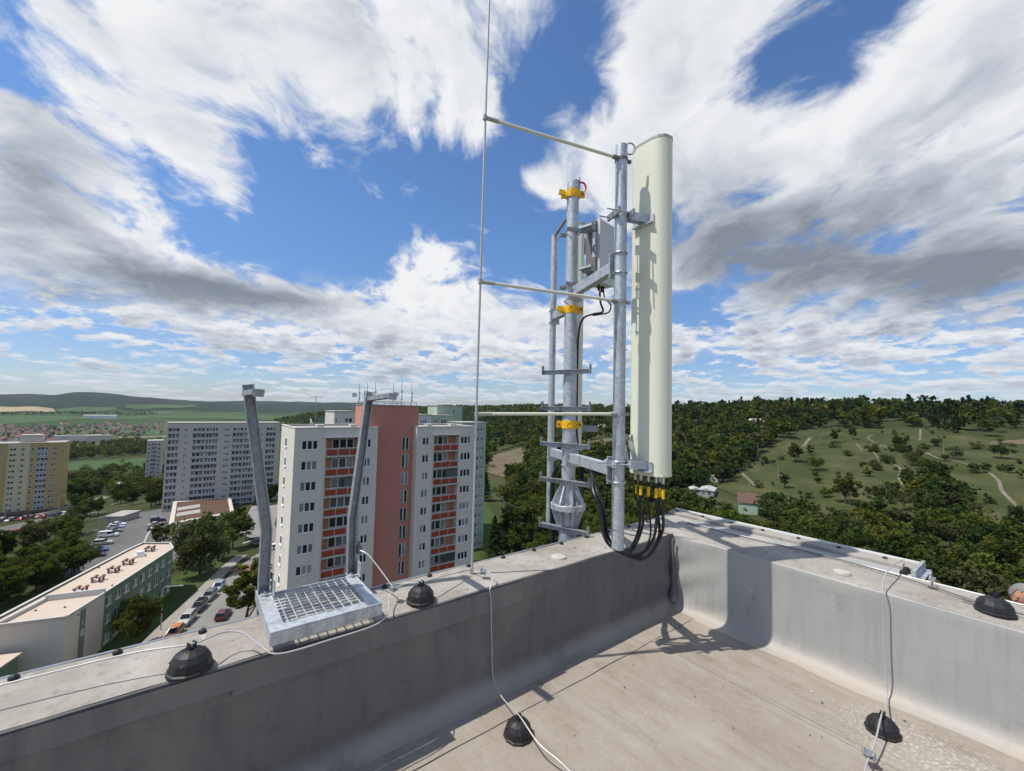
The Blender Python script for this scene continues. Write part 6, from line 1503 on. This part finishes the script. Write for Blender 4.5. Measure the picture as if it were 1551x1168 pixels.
def woodland(name, label, idx_pos, heights, kind_sets, seed, nleaf=(220, 100), far_r=420):
    """distant trees that read as one mass"""
    tpl = {}; V = {m: [] for m in kind_sets_mats(kind_sets)}; T = {m: [] for m in V}; g = np.random.default_rng(seed)
    for p, h in zip(idx_pos, heights):
        k, m = kind_sets[int(g.integers(0, len(kind_sets)))]; var = int(g.integers(0, 5)); rr = math.hypot(p[0], p[1]); nl = nleaf[1] if rr > far_r else (nleaf[0] if rr > 240 or nleaf[0] < 120 else 620)
        key = (k, var, nl)
        if key not in tpl: tpl[key] = leaf_cloud(900+var*17+len(k), nl, k, (0.088 if nl > 500 else 0.15 if nl >= 120 else 0.20)*(0.75 if k in ('spruce', 'pine') else 1))
        v, t = tpl[key]; a = g.uniform(0, 6.28); c, s = math.cos(a), math.sin(a); hh = h*g.uniform(0.85, 1.15); w = hh*g.uniform(0.9, 1.2)
        vx = (v[..., 0]*c-v[..., 1]*s)*w+p[0]; vy = (v[..., 0]*s+v[..., 1]*c)*w+p[1]; vz = v[..., 2]*hh+p[2]-0.4
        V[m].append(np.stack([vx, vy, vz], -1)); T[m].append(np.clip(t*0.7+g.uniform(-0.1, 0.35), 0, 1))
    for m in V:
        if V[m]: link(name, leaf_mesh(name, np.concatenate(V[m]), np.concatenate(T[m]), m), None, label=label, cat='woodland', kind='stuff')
def kind_sets_mats(ks): return sorted({m for _, m in ks})
DEC = [('round', 'leaf_mid'), ('wide', 'leaf_dark'), ('round', 'leaf_dark'), ('tall', 'leaf_mid'), ('wide', 'leaf_light'), ('round', 'leaf_grey')]
woodland('woodland', 'broadleaf woodland covering the slopes and the ridge', P[low[0]], Hh[low[0]], DEC, 5)
woodland('conifer_wood', 'dark conifers mixed into the woodland on the slopes', P[low[1]], Hh[low[1]]*1.1, [('spruce', 'needle'), ('pine', 'needle')], 6)
# ridge further back, wooded hill on the left of centre, belts on the plain
Q, qr, qt = scatter(1500, 40, 82, 820, 1700, 9); woodland('woodland', 'far wooded ridge behind the blocks of flats', Q, np.full(len(Q), 15.0), DEC, 10, (60, 45), 1)
def belt(n, poly, h, seed, label):
    g = np.random.default_rng(seed); xs = [p[0] for p in poly]; ys = [p[1] for p in poly]; pts = []; hs = []
    while len(pts) < n:
        x, y = g.uniform(min(xs), max(xs)), g.uniform(min(ys), max(ys))
        if inside(poly, np.array([x]), np.array([y]))[0]:
            p = px_ground(x, y)
            if p is not None: pts.append(p); hs.append(h*g.uniform(0.7, 1.2))
    woodland('tree_belt', label, pts, hs, DEC, seed, (110, 70), 700)
belt(260, [(92, 700), (160, 694), (235, 690), (245, 668), (200, 668), (95, 680)], 11, 31, 'tree belt above the crop field on the plain')
belt(230, [(0, 668), (90, 668), (200, 664), (250, 650), (250, 644), (120, 644), (0, 650)], 9, 32, 'trees between the houses of the far town')
belt(120, [(0, 630), (100, 629), (180, 630), (250, 629), (250, 626), (120, 626), (0, 627)], 14, 33, 'dark tree line across the plain')
belt(120, [(95, 752), (250, 748), (250, 738), (210, 740), (95, 735)], 8, 34, 'bushes along the far street')

# ------------------------------------------------------------------ cars, lamps, poles
def car_meshes(style):
    q = MB(); L, Wd = {'hatch': (4.1, 1.78), 'suv': (4.5, 1.88), 'sedan': (4.6, 1.82), 'van': (4.9, 1.95)}[style]
    hb, ht = {'hatch': (0.88, 1.47), 'suv': (1.02, 1.68), 'sedan': (0.90, 1.43), 'van': (1.10, 1.95)}[style]
    prof = {'hatch': [(-0.5, 0.35), (-0.5, 0.62), (-0.485, 0.86), (-0.44, 0.95), (0.16, 0.97), (0.40, 0.86), (0.485, 0.70), (0.5, 0.5), (0.5, 0.3)],
            'sedan': [(-0.5, 0.35), (-0.5, 0.70), (-0.48, 0.96), (-0.33, 1.0), (0.18, 1.0), (0.42, 0.86), (0.49, 0.66), (0.5, 0.45), (0.5, 0.3)]}.get(style, [(-0.5, 0.35), (-0.5, 0.7), (-0.49, 0.95), (-0.46, 1.0), (0.20, 1.0), (0.42, 0.92), (0.49, 0.75), (0.5, 0.5), (0.5, 0.3)])
    n = len(prof); ws = (-0.5, -0.47, 0.47, 0.5); vs = []
    for wy in ws:
        e = abs(wy) > 0.48
        for (x, z) in prof: vs.append((x*L*(0.985 if e else 1), wy*Wd, (z*hb if not e else max(0.3*hb, z*hb*0.93))-0.08))
    fs = [(k*n+i, k*n+(i+1) % n, (k+1)*n+(i+1) % n, (k+1)*n+i) for k in range(3) for i in range(n)]+[tuple(range(n)), tuple(range(4*n-1, 3*n-1, -1))]
    q.add(vs, fs)
    cab = {'hatch': [(-0.47, 0), (-0.40, 1), (0.02, 1), (0.24, 0)], 'suv': [(-0.48, 0), (-0.43, 1), (0.04, 1), (0.22, 0)], 'sedan': [(-0.36, 0), (-0.20, 1), (0.03, 1), (0.24, 0)], 'van': [(-0.49, 0), (-0.47, 1), (0.16, 1), (0.32, 0)]}[style]
    z0, z1 = hb-0.10, ht
    def cabin(mb, inset, grow, zt, zb):
        vs = []
        for sy in (-1, 1):
            for (x, t) in cab: vs.append((x*L*(1+grow), sy*Wd*(0.46 if t == 0 else 0.37)*(1+inset), zb if t == 0 else zt))
        mb.add(vs, [(0, 1, 2, 3), (7, 6, 5, 4), (0, 4, 5, 1), (1, 5, 6, 2), (2, 6, 7, 3), (3, 7, 4, 0)])
    g = MB(); cabin(g, 0, 0, z1-0.04, z0)
    rf = MB(); x0, x1 = cab[1][0]*L, cab[2][0]*L; rf.add([(x0-0.06, -Wd*0.375, z1-0.05), (x1+0.06, -Wd*0.375, z1-0.05), (x1+0.06, Wd*0.375, z1-0.05), (x0-0.06, Wd*0.375, z1-0.05), (x0+0.05, -Wd*0.33, z1+0.02), (x1-0.05, -Wd*0.33, z1+0.02), (x1-0.05, Wd*0.33, z1+0.02), (x0+0.05, Wd*0.33, z1+0.02)], [(0, 1, 5, 4), (1, 2, 6, 5), (2, 3, 7, 6), (3, 0, 4, 7), (4, 5, 6, 7), (3, 2, 1, 0)])
    for sy in (-1, 1):
        for (a, b) in ((0, 1), (2, 3)): rf.beam((cab[a][0]*L, sy*Wd*(0.465 if a == 0 or a == 3 else 0.375), z0 if a in (0, 3) else z1-0.03), (cab[b][0]*L, sy*Wd*(0.375 if b in (1, 2) else 0.465), z1-0.03 if b in (1, 2) else z0), 0.07, 0.07)
        rf.beam((-0.08*L, sy*Wd*0.462, z0), (-0.10*L, sy*Wd*0.378, z1-0.03), 0.07, 0.06)
        if style == 'van': rf.b2((-0.46*L, sy*Wd*0.45-0.03, z0), (-0.02*L, sy*Wd*0.45+0.03, z1-0.3))
    w = MB(); w.cyl((0, -0.11, 0), (0, 0.11, 0), 0.32, n=14); rim = MB(); rim.cyl((0, -0.118, 0), (0, 0.118, 0), 0.19, n=10)
    hl = MB(); hl.b2((-0.10, -0.2, -0.07), (0.04, 0.2, 0.07)); tl = MB(); tl.b2((-0.03, -0.14, -0.14), (0.05, 0.14, 0.14))
    return dict(body=q.mesh('body', 'car_paint', True), cabin_glass=g.mesh('cabin_glass', 'car_glass'), roof=rf.mesh('roof', 'car_paint'), wheel=w.mesh('wheel', 'tyre', True), rim=rim.mesh('rim', 'lamp_grey'), head=hl.mesh('headlight', 'head_lamp'), tail=tl.mesh('tail_light', 'tail_lamp'), L=L, W=Wd, hb=hb)
CARS = {s: car_meshes(s) for s in ('hatch', 'suv', 'sedan', 'van')}
PAINT = {'orange': (0.52, 0.14, 0.012), 'silver': (0.42, 0.42, 0.40), 'black': (0.012, 0.012, 0.014), 'grey': (0.18, 0.18, 0.18), 'white': (0.72, 0.72, 0.70), 'blue': (0.02, 0.06, 0.22), 'navy': (0.012, 0.018, 0.05), 'red': (0.33, 0.012, 0.015), 'pale blue': (0.30, 0.38, 0.46), 'dark red': (0.10, 0.008, 0.014)}
def car(p, heading, style, col, label, group=None, lift=0.10):
    c = CARS[style]; z = float(ground_z(p[0], p[1]))+lift; th = thing('parked_car', label, 'car', (float(p[0]), float(p[1]), z), heading, group); rgba = (*PAINT[col], 1)
    for nm in ('body', 'cabin_glass', 'roof'):
        o = link(nm, c[nm], th, (0, 0, 0.08) if nm == 'body' else (0, 0, 0.0)); o.color = rgba
    for sx in (-0.31, 0.31):
        for sy in (-1, 1): w = link('wheel', c['wheel'], th, (sx*c['L'], sy*(c['W']/2-0.09), 0.32)); link('rim', c['rim'], w)
    for sy in (-1, 1): link('headlight', c['head'], th, (c['L']*0.47, sy*c['W']*0.34, c['hb']*0.66)); link('tail_light', c['tail'], th, (-c['L']*0.497, sy*c['W']*0.38, c['hb']*0.80))
hu = R_(69.4)
for (x, y, st, col, lb) in ((262, 958, 'hatch', 'orange', 'orange hatchback parked on the street behind the parapet'), (285, 937, 'suv', 'silver', 'silver car with roof rails parked ahead of the orange hatchback'), (303, 917, 'suv', 'black', 'black car parked between two silver cars on the street'), (317.5, 900, 'suv', 'grey', 'grey estate car parked ahead of the black car'), (330, 884.5, 'hatch', 'pale blue', 'pale silver blue car first in the kerbside row')):
    q = atz(x, y+6, -40); d = Vector((q[0], q[1], 0))-C0; s = d.dot(U); car(C0+U*s+V*0.25, hu+math.pi, st, col, lb, 'cars parked along the kerb')
q = atz(338, 935, -40); car(q, hu, 'hatch', 'dark red', 'dark red car half under the yellow green tree')
q = px_ground(386, 826); car(q, hu+0.6, 'sedan', 'black', 'black car driving towards the bend of the street')
q = px_ground(413, 832); car(q, hu+0.6, 'hatch', 'white', 'white car partly hidden by the gable of the pale flats')
for (x, y, st, col) in ((178, 797, 'sedan', 'white'), (175, 801, 'sedan', 'pale blue'), (172, 807, 'sedan', 'grey'), (164, 814, 'van', 'white'), (156, 826, 'suv', 'silver'), (148, 837, 'sedan', 'blue'), (143, 845, 'sedan', 'black'), (237, 788, 'hatch', 'pale blue'), (239, 791, 'suv', 'navy'), (236, 797, 'sedan', 'silver'), (356, 769, 'van', 'navy')):
    car(px_ground(x, y), R_(-12) if x < 200 else R_(10), st, col, f'{col} {"van" if st == "van" else "car"} parked in the lot beside the grove' if x < 200 else f'{col} {"van" if st == "van" else "car"} parked near the pavilion')
rc = random.Random(4)
for i in range(30):
    row = i % 2; x = (2+rc.uniform(-2, 2)+i//2*7.2) if row == 0 else (-4+i//2*3.2)
    y = 790-0.09*x+rc.uniform(-1, 1.5) if row == 0 else 816-0.25*x
    col = rc.choice(['silver', 'white', 'grey', 'navy', 'black', 'red', 'silver', 'dark red', 'blue'])
    p = px_ground(x, y); car(p, R_(rc.choice([60, 240])) if row == 0 else R_(15), rc.choice(['hatch', 'suv', 'sedan']), col, f'{col} car in the crowded car park before the yellow tower', f'{col} cars in the crowded car park')
def lamp(px_, yb, yt, label, arm=2.2, heading=0.0, double=False, group=None):
    p = px_ground(px_, yb); _, _, d = to_px(p); h = (yb-yt)*d/FPX; th = thing('street_lamp', label, 'street lamp', tuple(p), heading, group); r = 0.09
    q = MB(); q.cyl((0, 0, 0), (0, 0, h-0.9), r*1.2, r*0.7, n=8); link('pole', q.mesh('pole', 'lamp_grey', True), th)
    for s in ((1, -1) if double else (1,)):
        q = MB(); q.tube(spline([(0, 0, h-0.95), (0.05*s, 0, h-0.4), (0.45*s, 0, h-0.08), (arm*s, 0, h+0.05)], 5), r*0.6, 6); link('arm', q.mesh('arm', 'lamp_grey', True), th)
        q = MB(); q.box((s*(arm+0.3), 0, h+0.04), (0.75, 0.28, 0.13)); link('lamp_head', q.mesh('lamp_head', 'lamp_grey'), th)
lamp(243, 958, 893, 'curved grey street lamp on the lawn beside the kerbside cars', 2.6, R_(-30))
lamp(148, 812, 784, 'double armed street lamp in the middle of the grove', 2.4, 0.3, True)
lamp(129, 818, 806, 'low double armed lamp over the dark grove', 2.2, 0.3, True)
lamp(167, 788, 764, 'tall lamp beside the concrete garage', 1.2, 0.5)
lamp(87, 793, 752, 'tall lamp post before the corner of the yellow tower', 0.8, 0.3)
lamp(109, 775, 750, 'lamp post on the road right of the yellow tower', 1.0, 0.3)
lamp(7, 790, 765, 'lamp post before the middle of the yellow tower', 1.0, 0.3)
lamp(341, 845, 822, 'lamp post beside the bend of the street', 2.2, R_(150))
lamp(381, 812, 790, 'lamp post at the street corner below the grey tower', 1.5, R_(150))
def upole(zx, zyb, zyt, label, cross=False):
    p = px_ground(1000+zx/2.815, 580+zyb/2.815); _, _, d = to_px(p); h = (zyb-zyt)/2.815*d/FPX
    th = thing('utility_pole', label, 'utility pole', tuple(p)); q = MB(); q.cyl((0, 0, -0.5), (0, 0, h), 0.17, 0.12, n=8); link('post', q.mesh('post', 'wood_pole', True), th)
    q = MB(); q.beam((-1.1, 0.8, h-0.5), (1.1, -0.8, h-0.5), 0.12, 0.14) if cross else q.beam((-0.4, 0.3, h-0.3), (0.4, -0.3, h-0.3), 0.1, 0.12)
    link('crossarm', q.mesh('crossarm', 'wood_pole'), th)
upole(417, 325, 258, 'pale utility pole in front of the dark conifers'); upole(503, 412, 350, 'utility pole at the left edge of the meadow'); upole(370, 395, 345, 'utility pole at the bend of the dirt road'); upole(808, 525, 450, 'pale utility pole with crossarm below the meadow', True); upole(1211, 335, 255, 'thin utility pole in the middle of the meadow'); upole(381, 490, 425, 'utility pole behind the red brown cottage')
# overhead line from the mint tower
a = aty(736, 745, 110); b = px_ground(850, 792)
wire('overhead_cable', [tuple(a), tuple((np.array(a)*0.66+b*0.34)+np.array([0, 0, -0.8])), tuple((np.array(a)*0.33+b*0.67)+np.array([0, 0, 0.4])), (b[0], b[1], b[2]+3)], 0.05, 'lamp_grey', 'thin overhead cable slanting down from the mint green tower', 'cable')

# ------------------------------------------------------------------ person on the neighbouring lower roof, and the air
def person():
    hx, hy, hz = 6.5, 0.298, 0.025             # head centre
    mb = MB(); mb.b2((5.2, -6, -2.2), (9.2, 3.0, hz-1.62)); part('lower_roof', mb, 'roof_grey', None, kind='structure')
    th = thing('person', 'person with short grey hair and dark shirt, only head showing over parapet', 'person', (hx, hy, hz-1.62), R_(-128))
    def skin(name, verts, edges, radii, mt, root=0, sub=2):
        me = bpy.data.meshes.new(name); me.from_pydata(verts, edges, []); me.materials.append(MATS[mt]); o = link(name, me, th)
        m = o.modifiers.new('skin', 'SKIN'); sv = me.skin_vertices[0].data
        for i, r in enumerate(radii): sv[i].radius = r if isinstance(r, tuple) else (r, r)
        sv[root].use_root = True
        s = o.modifiers.new('sub', 'SUBSURF'); s.levels = sub; s.render_levels = sub; return o
    # the figure faces +x in its own frame, height 1.76
    v = [(0, 0, 0.95), (0, 0, 1.15), (0.01, 0, 1.36), (0.02, 0, 1.47), (0.05, 0, 1.53),
         (0, 0.10, 0.88), (0.01, 0.11, 0.50), (-0.02, 0.11, 0.09), (0.12, 0.12, 0.03), (0, -0.10, 0.88), (0.01, -0.11, 0.50), (-0.02, -0.11, 0.09), (0.12, -0.12, 0.03),
         (0, 0.19, 1.40), (0.02, 0.24, 1.12), (0.16, 0.22, 0.92), (0, -0.19, 1.40), (0.02, -0.24, 1.12), (0.16, -0.22, 0.92)]
    e = [(0, 1), (1, 2), (2, 3), (3, 4), (0, 5), (5, 6), (6, 7), (7, 8), (0, 9), (9, 10), (10, 11), (11, 12), (2, 13), (13, 14), (14, 15), (2, 16), (16, 17), (17, 18)]
    skin('body', v, e, [(0.14, 0.11), (0.15, 0.11), (0.16, 0.10), 0.062, 0.055, 0.09, 0.065, 0.048, 0.04, 0.09, 0.065, 0.048, 0.04, 0.065, 0.05, 0.036, 0.065, 0.05, 0.036], 'dark_shirt')
    # hands with fingers
    for sy in (1, -1):
        b = (0.185, 0.215*sy, 0.885); vv = [b, (0.235, 0.20*sy, 0.845)]; ee = [(0, 1)]; rr = [0.026, (0.036, 0.017)]
        for k in range(4):
            y0 = (0.225-0.017*k)*sy; L = (0.06, 0.072, 0.067, 0.05)[k]; i = len(vv)
            vv += [(0.255, y0, 0.83), (0.255+L*0.5, y0, 0.80), (0.255+L*0.75, y0, 0.80-L*0.5)]; ee += [(1, i), (i, i+1), (i+1, i+2)]; rr += [0.0095, 0.009, 0.008]
        i = len(vv); vv += [(0.225, 0.172*sy, 0.86), (0.262, 0.158*sy, 0.845)]; ee += [(0, i), (i, i+1)]; rr += [0.012, 0.010]
        skin('hand', vv, ee, rr, 'skin', 0, 1)
    # head: a shaped ellipsoid with brow, nose, jaw
    n, m = 28, 22; vs = []; c0 = Vector((0.06, 0, 1.64))
    for j in range(m+1):
        ph = math.pi*j/m; z = math.cos(ph)
        for i in range(n):
            t = 2*math.pi*i/n; x, y = math.sin(ph)*math.cos(t), math.sin(ph)*math.sin(t)
            X, Y, Zz = x*0.100, y*0.077, z*0.122
            if z < -0.15: X = X*(1-0.16*(-z-0.15))+0.016*(-z-0.15); Y *= 1-0.30*(-z-0.15)
            if x > 0.5:
                nose = math.exp(-(y/0.16)**2-((z+0.12)/0.22)**2); X += 0.026*nose
                X += 0.006*math.exp(-((z-0.22)/0.12)**2); X -= 0.008*math.exp(-((abs(y)-0.38)/0.18)**2-((z-0.06)/0.12)**2); X += 0.007*math.exp(-((z+0.47)/0.07)**2-(y/0.35)**2)+0.008*math.exp(-((z+0.85)/0.15)**2)
            vs.append((X, Y, Zz))
    fs = [(j*n+i, j*n+(i+1) % n, (j+1)*n+(i+1) % n, (j+1)*n+i) for j in range(m) for i in range(n)]
    M = Matrix.Rotation(R_(24), 3, 'Y')
    q = MB(); q.add([tuple(M @ Vector(p)+c0) for p in vs], fs); head = link('head', q.mesh('head', 'skin', True), th)
    # short hair on back, top and sides
    hf = [f for f in fs if all((vs[k][2] > 0.06 and vs[k][0] < 0.035) or (vs[k][0] < -0.02 and vs[k][2] > -0.06) or vs[k][2] > 0.112 for k in f)]
    q = MB(); q.add([tuple(M @ (Vector(p)*1.055+Vector((-0.002, 0, 0.003)))+c0) for p in vs], hf); q.add([tuple(M @ (Vector(p)*1.0)+c0) for p in vs], hf); ho = link('hair', q.mesh('hair', 'grey_hair', True), head)
    for sy in (1, -1):
        q = MB(); q.tube([tuple(M @ Vector((0.005+0.018*math.cos(t), sy*0.080, -0.005+0.030*math.sin(t)))+c0) for t in np.linspace(0.6, 5.4, 10)], 0.007, 6); q.lathe(tuple(M @ Vector((0.006, sy*0.076, -0.004))+c0), [(0.014, -0.02), (0.016, 0), (0.012, 0.02)], 8); link('ear', q.mesh('ear', 'skin', True), head)
        q = MB(); q.lathe(tuple(M @ Vector((0.083, sy*0.031, 0.008))+c0), [(0.002, -0.008), (0.009, -0.005), (0.011, 0), (0.009, 0.005), (0.002, 0.008)], 8); link('eye', q.mesh('eye', 'eye', True), head)
    q = MB(); q.tube([tuple(M @ Vector((0.094-abs(y)*0.35, y, -0.062))+c0) for y in np.linspace(-0.026, 0.026, 7)], 0.004, 5); link('mouth', q.mesh('mouth', 'vent_rust', True), head)
person()

def haze():
    mb = MB(); mb.b2((-13000, -13000, -140), (13000, 13000, 75)); m = bpy.data.materials.new('haze'); m.use_nodes = True; m.node_tree.nodes.clear(); N = NT(m.node_tree)
    o = N.new('ShaderNodeOutputMaterial'); v = N.new('ShaderNodeVolumePrincipled'); v.inputs['Color'].default_value = (0.80, 0.88, 1.0, 1); v.inputs['Density'].default_value = 0.000032; v.inputs['Anisotropy'].default_value = 0.2
    N.l.new(v.outputs[0], o.inputs['Volume']); MATS['haze'] = m
    part('haze', mb, 'haze', None, label='thin bluish summer haze over the whole landscape', cat='haze', kind='stuff')
haze()
